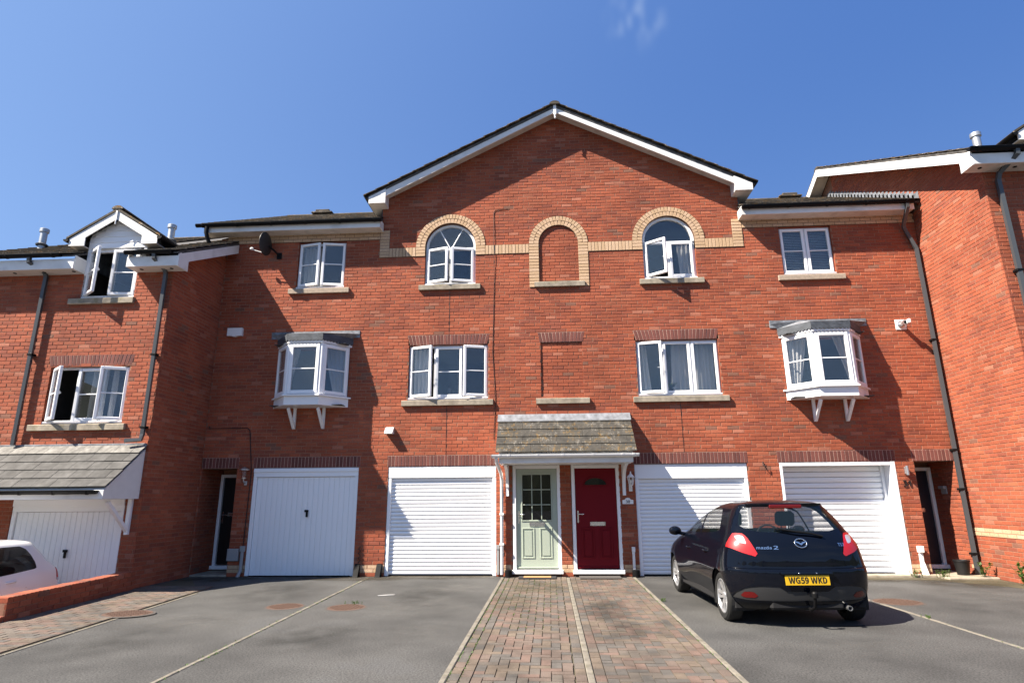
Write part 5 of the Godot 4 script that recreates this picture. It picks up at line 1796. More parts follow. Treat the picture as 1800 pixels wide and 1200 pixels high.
func build_ground() -> void:
	struct("ground", uneven_sheet(-900, 900, -900, 900, -0.55), M["asphalt"])
	var mb := MB.new()
	mb.prism_y([[-7.8, 0.0], [-1.255, 0.0], [-1.255, 14.0], [-6.75, 14.0], [-7.0, 11.0], [-7.58, 4.2], [-7.8, 1.88]], -0.5, 0.0)
	mb.box(1.255, 7.87, -0.5, 0.0, 0.0, 14.0)
	mb.box(7.87, 40.0, -0.5, 0.0, 2.15, 14.0)
	mb.box(-6.75, 40.0, -0.5, 0.0, 14.0, 60.0)
	struct("driveway", mb, M["asphalt"])
	# the hillside across the road, which the windows and the cars mirror
	mb = MB.new()
	var hn := noise(0.02, 31, 4)
	for i in 72:
		var q := []
		for k in 2:
			var a := PI * ((i + k) / 72.0) 
			var hgt := 13.0 + 14.0 * hn.get_noise_1d((i + k) * 7.0) + 5.0 * hn.get_noise_1d((i + k) * 61.0)
			var d := Vector3(cos(a), 0, sin(a))
			q.append([d * 70.0 + Vector3(0, -0.6, 0), d * 118.0 + Vector3(0, hgt, 0), d * 240.0 + Vector3(0, hgt * 0.9, 0), d * 420.0 + Vector3(0, -0.6, 0)])
		for j in 3:
			mb.quad(q[1][j], q[0][j], q[0][j + 1], q[1][j + 1])
	struct("hills", mb, M["hill_green"])
	# the paths of clay blocks
	mb = MB.new()
	mb.box(-1.254, 1.254, -0.4, -0.014, 0.0, 13.999)
	var path := struct("path", mb, M["paver_bed"])
	var list := []
	for e in [-1.0, 1.0]:
		var z := 0.12
		while z < 9.6:      # a row along each edge, and the herringbone between
			for xx in [1.202, 1.098, 0.085]:
				var zz := z - (0.1 if xx > 1.15 or xx < 0.2 else 0.0)
				clip_add(list, e * xx - 0.05, e * xx + 0.05, zz, zz + 0.2, -2, 2, 0.02, 9.6, 0.0)
			z += 0.2
		if e < 0: herringbone(list, -1.046, -0.137, 0.02, 9.6, 0.0)
		else: herringbone(list, 0.137, 1.046, 0.02, 9.6, 0.0)
	lay_pavers(path, list)
	# the strip by the low wall
	var strip := MB.new()
	strip.prism_y([[-7.7, 0.05], [-6.34, 2.1], [-6.0, 6.3], [-5.5, 12.4], [-7.0, 12.4], [-7.62, 2.0]], 0.001, 0.0035)
	var sp := struct("pavement", strip, M["paver_bed"])
	list = []
	for j in 100:
		for i in 10:
			var zz := 1.5 + j * 0.104
			var off := 0.1 if j & 1 else 0.0
			var edge := -6.36 + (zz - 1.9) * 0.083
			var xa := edge + 0.07 - i * 0.205 - off
			clip_add(list, xa - 0.13, xa + 0.075, zz - 0.052, zz + 0.052, -7.66 + (zz - 1.9) * 0.085, edge - 0.028, 0.0, 20.0, 0.018)
	lay_pavers(sp, list)
	# concrete edgings
	var ed := MB.new()
	ed.box(-1.315, -1.256, -0.1, 0.002, 0.03, 0.04)
	var base := struct("edging", ed, M["edging"])
	var lines := [[Vector3(-1.285, 0, 0.15), Vector3(-1.285, 0, 9.7), 0.055], [Vector3(1.285, 0, 0.15), Vector3(1.285, 0, 9.7), 0.055], [Vector3(0.0, 0, 0.15), Vector3(0.0, 0, 9.7), 0.062], [Vector3(-3.97, 0, 0.12), Vector3(-3.70, 0, 9.7), 0.05], [Vector3(-6.30, 0, 2.2), Vector3(-5.62, 0, 10.4), 0.045], [Vector3(4.41, 0, 2.6), Vector3(4.5, 0, 10.5), 0.045]]
	for l in lines:
		var d: Vector3 = l[1] - l[0]
		var len := d.length()
		var cnt := int(len / 0.915)
		for i in cnt:
			var m := MB.new()
			var jy := rng.randf_range(-0.002, 0.002)
			m.xf = Transform3D(Basis(d.cross(Vector3.DOWN).normalized(), Vector3.UP, d / len) , l[0] + d * (i + 0.5) / cnt + Vector3(0, 0.008 + jy, 0))
			m.bev(-l[2] * 0.5, l[2] * 0.5, -0.1, 0.0, -len / cnt * 0.5 + 0.003, len / cnt * 0.5 - 0.003, 0.006)
			part(base, "edging_stone", m, M["edging"])
	# thin soil and moss at the foot of the walls, at the right-hand end
	var soil := MB.new()
	soil.prism_y([[6.9, 0.0], [7.86, 0.0], [7.86, 2.14], [8.6, 2.16], [8.6, 2.5], [7.9, 2.45], [7.4, 1.4], [6.7, 0.55], [4.4, 0.40], [4.3, 0.02]], 0.001, 0.006)
	struct("verge", soil, M["verge_soil"])
	stains()
	mb = MB.new()
	mb.bev(4.2, 6.95, -0.05, 0.05, -0.05, 0.20, 0.015)
	mb.bev(6.96, 7.86, -0.05, 0.045, -0.02, 0.52, 0.015)
	struct("kerb", mb, M["concrete"])

func blot(mb: MB, c: Vector3, rx: float, rz: float, tint: Color, most: float, sd: int) -> void:      # dirt with a soft, ragged edge
	var nz := noise(1.6, sd, 3)
	var R := 7
	var K := 26
	var P := func(r: int, k: int) -> Vector3:
		var a := TAU * k / K
		return c + Vector3(cos(a) * rx * r / R, 0, sin(a) * rz * r / R)
	var A := func(p: Vector3, r: int) -> Color:
		var q := tint
		q.a = clampf(most * (1.0 - pow(float(r) / R, 1.6)) * (0.75 + 1.1 * nz.get_noise_2d(p.x * 1.4, p.z * 1.4)), 0.0, 1.0) if r < R else 0.0
		return q
	for r in R:
		for k in K:
			var q := [P.call(r, k), P.call(r, (k + 1) % K), P.call(r + 1, (k + 1) % K), P.call(r + 1, k)]
			var l := [A.call(q[0], r), A.call(q[1], r), A.call(q[2], r + 1), A.call(q[3], r + 1)]
			mb.quadn(q[0], q[3], q[2], q[1], Vector3.UP, Vector3.UP, Vector3.UP, Vector3.UP)
			# quadn writes a, c, b, a, d, c of (q0, q3, q2, q1) unless it turns them round; colours follow the positions
			for i in range(mb.v.size() - 6, mb.v.size()):
				var best := 0
				for o in 4:
					if mb.v[i].distance_squared_to(q[o]) < mb.v[i].distance_squared_to(q[best]): best = o
				mb.col.append(l[best])

func stains() -> void:
	var mb := MB.new()
	var brown := Color(0.060, 0.044, 0.022)
	var dark := Color(0.030, 0.028, 0.026)
	var pale := Color(0.25, 0.24, 0.225)
	var at := 0
	for q in [[-4.1, 0.30, 1.3, 0.42, brown, 0.75], [-2.6, 0.22, 1.7, 0.32, brown, 0.45], [-5.6, 0.25, 1.4, 0.35, brown, 0.4], [-7.0, 0.4, 0.9, 0.6, brown, 0.5], [2.6, 0.2, 1.3, 0.25, brown, 0.35], [5.6, 0.62, 1.9, 0.30, brown, 0.45], [7.0, 1.0, 1.0, 0.6, brown, 0.5], [-2.0, 1.6, 0.9, 0.8, pale, 0.28], [-2.3, 3.4, 1.1, 1.1, pale, 0.22], [-5.0, 4.6, 1.2, 0.7, pale, 0.22], [-3.1, 5.4, 0.8, 0.9, dark, 0.30], [-4.9, 2.2, 0.8, 1.3, dark, 0.25], [-2.5, 2.4, 0.5, 0.9, dark, 0.28], [2.9, 5.6, 1.2, 0.8, pale, 0.16], [5.6, 3.6, 1.3, 1.2, dark, 0.16], [5.2, 5.6, 1.0, 0.6, pale, 0.18], [2.2, 3.2, 0.3, 1.6, dark, 0.35], [-5.3, 5.8, 0.7, 1.1, dark, 0.22], [-1.8, 5.2, 0.5, 0.8, pale, 0.2], [6.4, 2.3, 1.0, 0.6, pale, 0.2], [0.42, 3.6, 0.35, 1.1, dark, 0.45], [0.55, 4.9, 0.3, 0.6, dark, 0.4], [-0.6, 1.4, 0.7, 0.9, Color(0.075, 0.085, 0.030), 0.35], [-0.9, 3.0, 0.4, 1.2, Color(0.075, 0.085, 0.030), 0.25]]:
		at += 1
		blot(mb, Vector3(q[0], 0.0085 + at * 0.0002, q[1]), q[2], q[3], q[4], q[5], 40 + at)
	struct("driveway_dirt", mb, M["stain"])

func low_wall() -> void:
	var w := thing("garden_wall", "low brick boundary wall stepping down beside the white car", "wall", Vector3(-7.6, 0, 3), "", true)
	var segs := [[Vector3(-7.70, 0, 1.81), Vector3(-7.43, 0, 4.7), 0.31], [Vector3(-7.43, 0, 4.7), Vector3(-6.9, 0, 11.0), 0.085]]
	for i in 2:
		var a: Vector3 = segs[i][0]
		var b: Vector3 = segs[i][1]
		var top: float = segs[i][2]
		var d := b - a
		var len := d.length()
		var x := -d / len      # seen from the drive (+x side) the wall runs right to left towards the camera
		var fr := Transform3D(Basis(x, Vector3.UP, x.cross(Vector3.UP)), b)
		var mb := MB.new()
		mb.xf = fr
		mb.box(0.0, len, -0.62, top - 0.012, -0.215, -0.009)
		var wl := part(w, "wall", mb, M["mortar"])
		var rc := []
		var k1 := int(floor(top / CH))
		lay(fr, -1, k1, func(_a, _b): return [[0.0, len]], rc, 0.0, top - k1 * CH - 0.004)
		var end := Transform3D(Basis(Vector3.UP, PI * 0.5) * Basis.IDENTITY, Vector3.ZERO)
		var fe := fr * Transform3D(Basis(Vector3(0, 0, 1), Vector3.UP, Vector3(-1, 0, 0)), Vector3(0, 0, -0.215))
		lay(fe, -1, k1, func(_a, _b): return [[0.0, 0.215]], rc, 0.0, top - k1 * CH - 0.004)
		emit(wl, rc)
		var cnt := int(len / 0.075)
		for k in cnt:      # brick-on-edge coping
			put_brick(wl, BRICK, fr * Transform3D(Basis(Vector3(0, 0, 1), Vector3(0.0645 / 0.065 * len / cnt / 0.075, 0, 0), Vector3(0, 1, 0)), Vector3((k + 0.5) * len / cnt, top + rng.randf_range(-0.003, 0.003), -0.1075)))

# ---------------------------------------------------------------- small things
func text(s: String, h: float, depth: float, m: String, bold := true, stretch := 1.0) -> TextMesh:
	var t := TextMesh.new()
	var f := SystemFont.new()
	f.font_names = PackedStringArray(["Droid Sans"])
	if bold: f.font_weight = 700
	t.font = f
	t.text = s
	t.font_size = 64
	t.pixel_size = h / 46.0
	t.depth = depth
	t.curve_step = 1.0
	t.material = M[m]
	return t

func small_things() -> void:
	# satellite dish
	var d := thing("satellite_dish", "dark satellite dish on a wall arm under the left eaves", "satellite dish", Vector3(-6.66, 7.14, 0.0))
	var mb := MB.new()
	mb.tube([Vector3(0.16, -0.12, 0.0), Vector3(0.10, -0.05, 0.10), Vector3(-0.02, 0.05, 0.22)], 0.022, 10)
	mb.bev(0.10, 0.22, -0.20, -0.04, 0.002, 0.016, 0.004)
	part(d, "wall_arm", mb, M["black_plastic"])
	mb = MB.new()
	var prof := []
	for i in 9: prof.append(Vector2(0.27 * i / 8.0, 0.055 * pow(i / 8.0, 2)))
	for i in 9: prof.append(Vector2(0.27 * (8 - i) / 8.0, 0.055 * pow((8 - i) / 8.0, 2) - 0.010))
	var aim := Vector3(-0.97, 0.06, -0.06).normalized()
	var sx := aim.cross(Vector3.UP).normalized()
	mb.xf = Transform3D(Basis(sx, aim, sx.cross(aim)), Vector3(-0.02, 0.08, 0.27))
	mb.lathe(prof, 28)
	part(d, "reflector", mb, M["dish_grey"])
	mb = MB.new()
	mb.tube([Vector3(-0.07, -0.15, 0.27), Vector3(-0.36, -0.06, 0.29)], 0.010, 8)
	mb.ball(Vector3(-0.37, -0.04, 0.29), Vector3(0.045, 0.035, 0.035))
	part(d, "receiver", mb, M["white_plastic"])
	# alarm box
	mb = MB.new()
	mb.prism(PackedVector2Array([Vector2(-0.17, 0.10), Vector2(0.17, 0.10), Vector2(0.17, -0.08), Vector2(0.08, -0.08), Vector2(0.0, -0.105), Vector2(-0.08, -0.08), Vector2(-0.17, -0.08)]), 0.002, 0.075)
	single("alarm_box", mb, M["white_plastic"], "white burglar alarm box high on the shaded wall at left", "alarm box", Vector3(-7.34, 5.18, 0))
	# extractor hood
	mb = MB.new()
	mb.prism_x([[0.002, 0.06], [0.05, 0.05], [0.16, -0.06], [0.16, -0.085], [0.002, -0.085]], -0.085, 0.085)
	single("vent_hood", mb, M["white_plastic"], "white sloping vent hood above the left roller garage door", "vent", Vector3(-3.70, 2.94, 0))
	# boiler flue
	var f := thing("boiler_flue", "metal boiler flue sticking out of the wall right of the right bay window", "flue", Vector3(7.19, 5.01, 0))
	mb = MB.new()
	mb.bev(-0.11, 0.11, -0.11, 0.11, 0.002, 0.016, 0.004)
	part(f, "wall_plate", mb, M["white_plastic"])
	mb = MB.new()
	mb.xf = Transform3D(Basis(Vector3.RIGHT, PI * 0.5), Vector3.ZERO)
	mb.lathe([Vector2(0.075, 0.016), Vector2(0.075, 0.03), Vector2(0.05, 0.035), Vector2(0.05, 0.17), Vector2(0.058, 0.175), Vector2(0.058, 0.20), Vector2(0.04, 0.20), Vector2(0.04, 0.03)], 20)
	part(f, "pipe", mb, M["steel"])
	mb = MB.new()
	mb.bev(0.02, 0.075, -0.03, 0.06, 0.18, 0.27, 0.012)
	part(f, "deflector", mb, M["white_plastic"])
	# lantern by the red door
	var l := thing("wall_lantern", "white lantern beside the red front door", "wall lamp", Vector3(1.325, 1.76, 0))
	mb = MB.new()
	mb.bev(-0.035, 0.035, -0.13, 0.02, 0.002, 0.02, 0.006)
	mb.tube([Vector3(0, -0.04, 0.015), Vector3(0, -0.09, 0.06), Vector3(0, -0.06, 0.11), Vector3(0, -0.02, 0.115)], 0.011, 8)
	part(l, "wall_bracket", mb, M["white_plastic"])
	mb = MB.new()
	mb.xf = Transform3D(Basis.IDENTITY, Vector3(0, 0, 0.115))
	mb.lathe([Vector2(0.0, -0.03), Vector2(0.035, -0.015), Vector2(0.04, 0.0), Vector2(0.0, 0.001)], 6)
	var lc := MB.new()
	lc.xf = mb.xf
	lc.lathe([Vector2(0.0, 0.145), Vector2(0.085, 0.145), Vector2(0.03, 0.205), Vector2(0.018, 0.215), Vector2(0.014, 0.25), Vector2(0.0, 0.27)], 6)
	part(l, "lantern_cap", lc, M["white_plastic"])
	for i in 6:
		var a := TAU * i / 6.0
		mb.tube([Vector3(0.038 * cos(a), 0, 0.038 * sin(a)), Vector3(0.066 * cos(a), 0.145, 0.066 * sin(a))], 0.006, 6)
	part(l, "lantern_frame", mb, M["white_plastic"])
	mb = MB.new()
	mb.xf = Transform3D(Basis.IDENTITY, Vector3(0, 0, 0.115))
	mb.lathe([Vector2(0.035, 0.0), Vector2(0.062, 0.144)], 6)
	part(l, "lantern_glass", mb, M["glass"])
	mb = MB.new()
	mb.ball(Vector3(0, 0.06, 0.115), Vector3(0.02, 0.035, 0.02))
	part(l, "bulb", mb, M["lit_bulb"])
	# steel lantern by the left recess
	l = thing("wall_lantern", "steel half-lantern beside the shaded recess at left", "wall lamp", Vector3(-6.76, 1.95, 0))
	mb = MB.new()
	mb.xf = Transform3D(Basis.IDENTITY, Vector3(0, 0, 0.12))
	mb.lathe([Vector2(0.0, 0.25), Vector2(0.03, 0.24), Vector2(0.10, 0.195), Vector2(0.10, 0.18), Vector2(0.055, 0.175), Vector2(0.0, 0.175)], 16)
	part(l, "lantern_cap", mb, M["steel"])
	mb = MB.new()
	mb.xf = Transform3D(Basis.IDENTITY, Vector3(0, 0, 0.12))
	mb.lathe([Vector2(0.045, 0.0), Vector2(0.05, 0.03), Vector2(0.0, 0.03)], 16)
	mb.xf = ID
	mb.tube([Vector3(0, -0.08, 0.002), Vector3(0, -0.09, 0.07), Vector3(0, -0.04, 0.12), Vector3(0, 0.0, 0.12)], 0.014, 8)
	mb.bev(-0.03, 0.03, -0.13, -0.04, 0.001, 0.02, 0.005)
	part(l, "lantern_frame", mb, M["steel"])
	mb = MB.new()
	mb.xf = Transform3D(Basis.IDENTITY, Vector3(0, 0, 0.12))
	mb.lathe([Vector2(0.045, 0.03), Vector2(0.055, 0.176)], 16)
	part(l, "lantern_glass", mb, M["glass"])
	# cylinder light and number of the right-hand house
	mb = MB.new()
	mb.xf = Transform3D(Basis.IDENTITY, Vector3(0, 0, 0.075))
	mb.lathe([Vector2(0.0, -0.09), Vector2(0.03, -0.09), Vector2(0.03, 0.09), Vector2(0.0, 0.09)], 16)
	mb.xf = ID
	mb.bev(-0.03, 0.03, -0.07, 0.07, 0.002, 0.05, 0.005)
	single("wall_lamp", mb, M["steel"], "small steel cylinder wall lamp above the number 31", "wall lamp", Vector3(6.79, 1.99, 0))
	var nt := single("house_number", text("31", 0.115, 0.012, "cable"), M["cable"], "dark metal numerals reading 31 on the brick pier", "house number", Vector3(6.785, 1.735, 0.014))
	nt.material_override = M["cable"]
	# number plate of the red door
	var np := thing("house_number", "white arched plaque reading 30 right of the red door", "house number", Vector3(1.255, 1.435, 0))
	mb = MB.new()
	mb.prism(PackedVector2Array([Vector2(-0.11, -0.052), Vector2(0.11, -0.052), Vector2(0.11, 0.025), Vector2(0.06, 0.035), Vector2(0.04, 0.06), Vector2(0, 0.072), Vector2(-0.04, 0.06), Vector2(-0.06, 0.035), Vector2(-0.11, 0.025)]), 0.002, 0.014)
	part(np, "plaque", mb, M["white_plastic"])
	part(np, "numerals", text("30", 0.055, 0.004, "pipe_grey"), M["pipe_grey"], "", Transform3D(Basis.IDENTITY, Vector3(0, -0.008, 0.016)))
	# meter box and pipes in the corner
	mb = MB.new()
	mb.bev(-0.12, 0.12, -0.12, 0.12, 0.002, 0.07, 0.008)
	single("meter_box", mb, M["grey_plastic"], "small white meter box low beside the shaded recess", "meter box", Vector3(-6.86, 0.43, 0))
	mb = MB.new()
	mb.tube([Vector3(0, 0.52, 0.04), Vector3(0, 0.12, 0.045), Vector3(-0.03, 0.0, 0.09)], 0.034, 10)
	mb.bev(-0.045, 0.045, 0.49, 0.60, 0.002, 0.08, 0.008)
	single("supply_pipe", mb, M["grey_plastic"], "grey supply pipe cover rising from the ground left of the ribbed garage door", "pipe", Vector3(-6.67, 0.0, 0))
	mb = MB.new()
	mb.bev(-0.03, 0.03, 0.0, 0.40, 0.002, 0.06, 0.006)
	mb.bev(-0.05, 0.05, 0.40, 0.52, 0.002, 0.09, 0.008)
	mb.prism_x([[0.002, 0.0], [0.16, 0.0], [0.062, 0.22], [0.002, 0.22]], -0.028, 0.028)
	single("supply_pipe", mb, M["white_plastic"], "white supply pipe cover between the deep garage door and the right recess", "pipe", Vector3(6.80, 0.04, 0))
	# doorbells
	for b in [[-1.16, 1.62, "small white door bell on the brick left of the green door"]]:
		mb = MB.new()
		mb.bev(-0.022, 0.022, -0.05, 0.05, 0.001, 0.02, 0.005)
		single("door_bell", mb, M["grey_plastic"], b[2], "door bell", Vector3(b[0] - 0.16, b[1], 0))
	mb = MB.new()
	mb.bev(-0.02, 0.0, -0.10, 0.06, -0.09, 0.09, 0.006)
	mb.bev(-0.07, -0.02, 0.0, 0.06, -0.09, 0.09, 0.006)
	single("letter_box", mb, M["grey_plastic"], "grey wall letter box inside the right recess", "letter box", Vector3(7.75, 1.63, -0.45))
	# cables
	mb = MB.new()
	mb.tube([Vector3(-1.12, 8.03, 0.008), Vector3(-1.44, 8.00, 0.008), Vector3(-1.475, 7.94, 0.008), Vector3(-1.47, 6.9, 0.026), Vector3(-1.465, 6.2, 0.009), Vector3(-1.50, 4.6, 0.008), Vector3(-1.455, 3.9, 0.008), Vector3(-1.44, 3.5, 0.010), Vector3(-1.475, 2.72, 0.008)], 0.006, 6)
	single("cable", mb, M["cable"], "thin black cable running down the brick right of the left arched window", "cable")
	mb = MB.new()
	mb.tube([Vector3(-7.70, 3.08, 0.010), Vector3(-7.70, 3.03, 0.010), Vector3(-6.84, 3.03, 0.010), Vector3(-6.78, 2.97, 0.010), Vector3(-6.66, 2.1, 0.010), Vector3(-6.67, 0.6, 0.03)], 0.010, 6)
	single("cable", mb, M["cable"], "thin dark cable dropping through the shade to the supply pipe", "cable")
	mb = MB.new()
	mb.tube([Vector3(4.02, 2.19, 0.01), Vector3(4.0, 2.13, 0.045), Vector3(4.03, 2.09, 0.07), Vector3(4.07, 2.12, 0.05)], 0.010, 6)
	single("wall_hook", mb, M["cable"], "black iron hook between the two right garage doors", "hook", Vector3.ZERO)
	# door stops at the pier
	for q in [[-4.25, "left of the two black gully shoes under the brick pier between the left garages"], [-3.80, "right of the two black gully shoes under the brick pier between the left garages"]]:
		mb = MB.new()
		mb.prism_x([[0.002, 0.0], [0.17, 0.0], [0.15, 0.03], [0.04, 0.24], [0.002, 0.25]], -0.05, 0.05)
		single("gully_shoe", mb, M["black_plastic"], q[1], "drain", Vector3(q[0], 0.0, 0.0), "black shoes at the pier")
	mb = MB.new()
	var zz := 0.24
	var pts := []
	for i in 8: pts.append(Vector3(0.025 * (1.0 if i & 1 else -1.0), 0.27 + i * 0.045, 0.02 + 0.012 * (i & 1)))
	mb.tube(pts, 0.009, 6)
	single("chain", mb, M["cable"], "short black chain hanging on the pier between the left garages", "chain", Vector3(-4.22, 0.0, 0.0))
	# plant pot in the right recess
	mb = MB.new()
	mb.lathe([Vector2(0.0, 0.01), Vector2(0.10, 0.0), Vector2(0.13, 0.24), Vector2(0.14, 0.24), Vector2(0.14, 0.27), Vector2(0.12, 0.27), Vector2(0.11, 0.22), Vector2(0.0, 0.22)], 20)
	single("flower_pot", mb, M["pot_black"], "empty black plastic flower pot at the mouth of the right recess", "flower pot", Vector3(7.47, 0.045, 0.12))
	# door mats
	var dm := thing("door_mat", "dark door mat with a tan coir middle before the green door", "door mat", Vector3(-0.60, 0.008, 0.22))
	mb = MB.new()
	mb.bev(-0.37, 0.37, 0.0, 0.014, -0.17, 0.17, 0.005)
	part(dm, "rubber_border", mb, M["mat_dark"])
	mb = MB.new()
	mb.bev(-0.27, 0.27, 0.0145, 0.022, -0.11, 0.11, 0.004)
	part(dm, "coir_centre", mb, M["mat_coir"])
	mb = MB.new()
	mb.bev(-0.40, 0.40, 0.0, 0.016, -0.17, 0.17, 0.005)
	single("door_mat", mb, M["mat_grey"], "plain grey door mat before the red door", "door mat", Vector3(0.62, 0.008, 0.22))
	# manhole covers
	for q in [[Vector3(-4.24, 0.0, 3.45), 0.26, 0.26, "round rusty manhole cover left of the joint in the left drive"], [Vector3(-3.30, 0.0, 3.52), 0.27, 0.27, "round rusty manhole cover right of the joint, grass on its rim"], [Vector3(-6.17, 0.014, 4.12), 0.33, 0.25, "oval cover in the edge of the block paving near the low wall"], [Vector3(4.72, 0.0, 2.95), 0.33, 0.30, "round cover in the right drive beyond the dark car"]]:
		var m := thing("manhole_cover", q[3], "manhole cover", q[0], "manhole covers in the drives")
		mb = MB.new()
		mb.xf = Transform3D(Basis.IDENTITY.scaled(Vector3(q[1], 1, q[2])), Vector3.ZERO)
		mb.lathe([Vector2(1.12, 0.001), Vector2(1.10, 0.007), Vector2(1.02, 0.008), Vector2(1.01, 0.004)], 32)
		part(m, "rim", mb, M["mat_grey"])
		mb = MB.new()
		mb.xf = Transform3D(Basis.IDENTITY.scaled(Vector3(q[1], 1, q[2])), Vector3.ZERO)
		mb.lathe([Vector2(1.0, 0.003), Vector2(0.98, 0.009), Vector2(0.0, 0.010)], 32)
		for i in range(-4, 5):
			for k in range(-4, 5):
				if i * i + k * k < 18: mb.bev(i * 0.2 - 0.06, i * 0.2 + 0.06, 0.010, 0.014, k * 0.2 - 0.06, k * 0.2 + 0.06, 0.002)
		part(m, "lid", mb, M["rust_cover"])
	mb = MB.new()
	mb.prism_y([[-0.13, 0.05], [-0.02, -0.02], [0.13, -0.06], [0.12, -0.02], [0.0, 0.03], [-0.12, 0.075]], 0.001, 0.006)
	single("litter", mb, M["paint_mark"], "torn white scrap lying on the left drive before the roller door", "litter", Vector3(-3.02, 0.0, 2.36))
	mb = MB.new()
	mb.tube([Vector3(-0.14, 0.012, 0.0), Vector3(-0.05, 0.012, 0.02), Vector3(0.06, 0.012, 0.015), Vector3(0.16, 0.012, -0.01)], 0.008, 6)
	single("twig", mb, M["cable"], "thin dark twig on the asphalt behind the dark car", "twig", Vector3(3.25, 0.0, 4.68))
	weeds()

func weed(at: Vector3, h: float, cnt: int, spread: float, label: String, group: String) -> void:
	var w := thing("weed", label, "weed", at, group)
	var st := MB.new()
	var lf := MB.new()
	for i in cnt:
		var a := rng.randf() * TAU
		var o := Vector3(cos(a), 0, sin(a)) * rng.randf() * spread
		var tip := o + Vector3(rng.randf_range(-0.4, 0.4) * h, h * rng.randf_range(0.55, 1.0), rng.randf_range(-0.2, 0.4) * h)
		st.tube([o, (o + tip) * 0.5 + Vector3(0, h * 0.1, 0), tip], 0.0035, 4, false, false)
		for k in 7:
			var u := rng.randf_range(0.15, 1.0)
			var p := o.lerp(tip, u) + Vector3(0, h * 0.1 * sin(u * PI), 0)
			var d := Vector3(rng.randf_range(-1, 1), rng.randf_range(-0.2, 0.9), rng.randf_range(-1, 1)).normalized()
			var s := d.cross(Vector3(0.3, 1, 0.1)).normalized() * h * 0.07
			var l := h * rng.randf_range(0.14, 0.30)
			lf.quad(p, p + d * l * 0.5 - s, p + d * l, p + d * l * 0.5 + s)
	part(w, "stem", st, M["leaf"])
	part(w, "leaves", lf, M["leaf"])

func weeds() -> void:
	var g := "weeds at the foot of the walls"
	weed(Vector3(7.70, 0.0, 1.35), 0.42, 12, 0.10, "tall leafy weed against the right flank wall", g)
	weed(Vector3(7.78, 0.0, 1.95), 0.30, 10, 0.12, "leafy weed near the front corner of the right flank wall", g)
	weed(Vector3(7.66, 0.02, 0.42), 0.30, 9, 0.08, "weed in front of the buff bricks by the right downpipe", g)
	weed(Vector3(6.55, 0.02, 0.24), 0.15, 12, 0.10, "low green weed at the foot of the white garage lining", g)
	weed(Vector3(6.96, 0.03, 0.34), 0.16, 14, 0.10, "low green weed beside the white supply pipe", g)
	weed(Vector3(5.42, 0.01, 0.32), 0.07, 8, 0.10, "tiny weed on the kerb of the deep garage", g)
	weed(Vector3(8.35, 0.0, 2.36), 0.20, 10, 0.12, "weed at the far right end of the verge", g)
	weed(Vector3(4.43, 0.0, 4.15), 0.045, 12, 0.10, "small grass tuft at the near end of the right joint", g)
	weed(Vector3(-3.28, 0.0, 3.22), 0.05, 16, 0.16, "grass tuft on the rim of the right manhole cover", g)
	weed(Vector3(1.33, 0.0, 2.9), 0.05, 10, 0.05, "grass tuft by the right path edging", g)
	var mb := MB.new()
	for i in 900:
		var z := rng.randf_range(0.3, 8.5)
		var x: float = [-1.245, -1.147, 1.248, 4.43, -3.87, -0.6][rng.randi() % 6]
		if x < -3.0: x = lerpf(-3.97, -3.70, (z - 0.12) / 9.58) + 0.03 * (1.0 if rng.randf() < 0.5 else -1.0)
		if x > 4.0 and z < 4.2: continue
		if x == -0.6: x = -1.046 + 0.1 * (rng.randi() % 9); z = rng.randf_range(0.3, 5.0)
		var o := Vector3(x + rng.randf_range(-0.008, 0.008), 0.0, z)
		for k in 3:
			var d := Vector3(rng.randf_range(-1, 1), rng.randf_range(0.2, 1.0), rng.randf_range(-1, 1)).normalized() * rng.randf_range(0.008, 0.024)
			var s := d.cross(Vector3.UP).normalized() * 0.005
			mb.quad(o - s, o + s, o + d + s * 0.4, o + d - s * 0.4)
	var ms := single("moss", mb, M["leaf"], "moss and seedlings growing in the paving joints", "moss")
	ms.set_meta("kind", "stuff")

# ---------------------------------------------------------------- cars
# a body is a stack of level outlines: [y, z of the tail, z of the nose, half width, tail corner length, nose corner length]; +z is the tail
var rows := []

func cat4(a: float, b: float, c: float, d: float, t: float) -> float:
	return 0.5 * (2.0 * b + (c - a) * t + (2.0 * a - 5.0 * b + 4.0 * c - d) * t * t + (3.0 * b - a - 3.0 * c + d) * t * t * t)

func smooth_rows(src: Array, sub: int) -> Array:
	var o := []
	for i in src.size() - 1:
		for k in sub:
			var t := float(k) / sub
			var r := []
			for j in src[0].size():
				var a: float = src[maxi(i - 1, 0)][j]
				var b: float = src[i][j]
				var c: float = src[i + 1][j]
				var d: float = src[mini(i + 2, src.size() - 1)][j]
				# limited slopes, so that the outline never overshoots
				var v := cat4(a, b, c, d, t)
				r.append(clampf(v, minf(b, c), maxf(b, c)))
			o.append(r)
	o.append(src[-1])
	return o

func tail_z(x: float, y: float) -> float:      # where the tail is at height y, x off the middle
	for i in rows.size() - 1:
		if y <= rows[i + 1][0]:
			var t: float = clampf((y - rows[i][0]) / maxf(rows[i + 1][0] - rows[i][0], 1e-5), 0, 1)
			var zr := lerpf(rows[i][1], rows[i + 1][1], t)
			var hw := lerpf(rows[i][3], rows[i + 1][3], t)
			var ar := lerpf(rows[i][4], rows[i + 1][4], t)
			var s := pow(clampf(absf(x) / hw, 0, 1), 2.6)
			return zr - ar + ar * pow(1.0 - s, 1.0 / 2.6)
	return rows[-1][1]

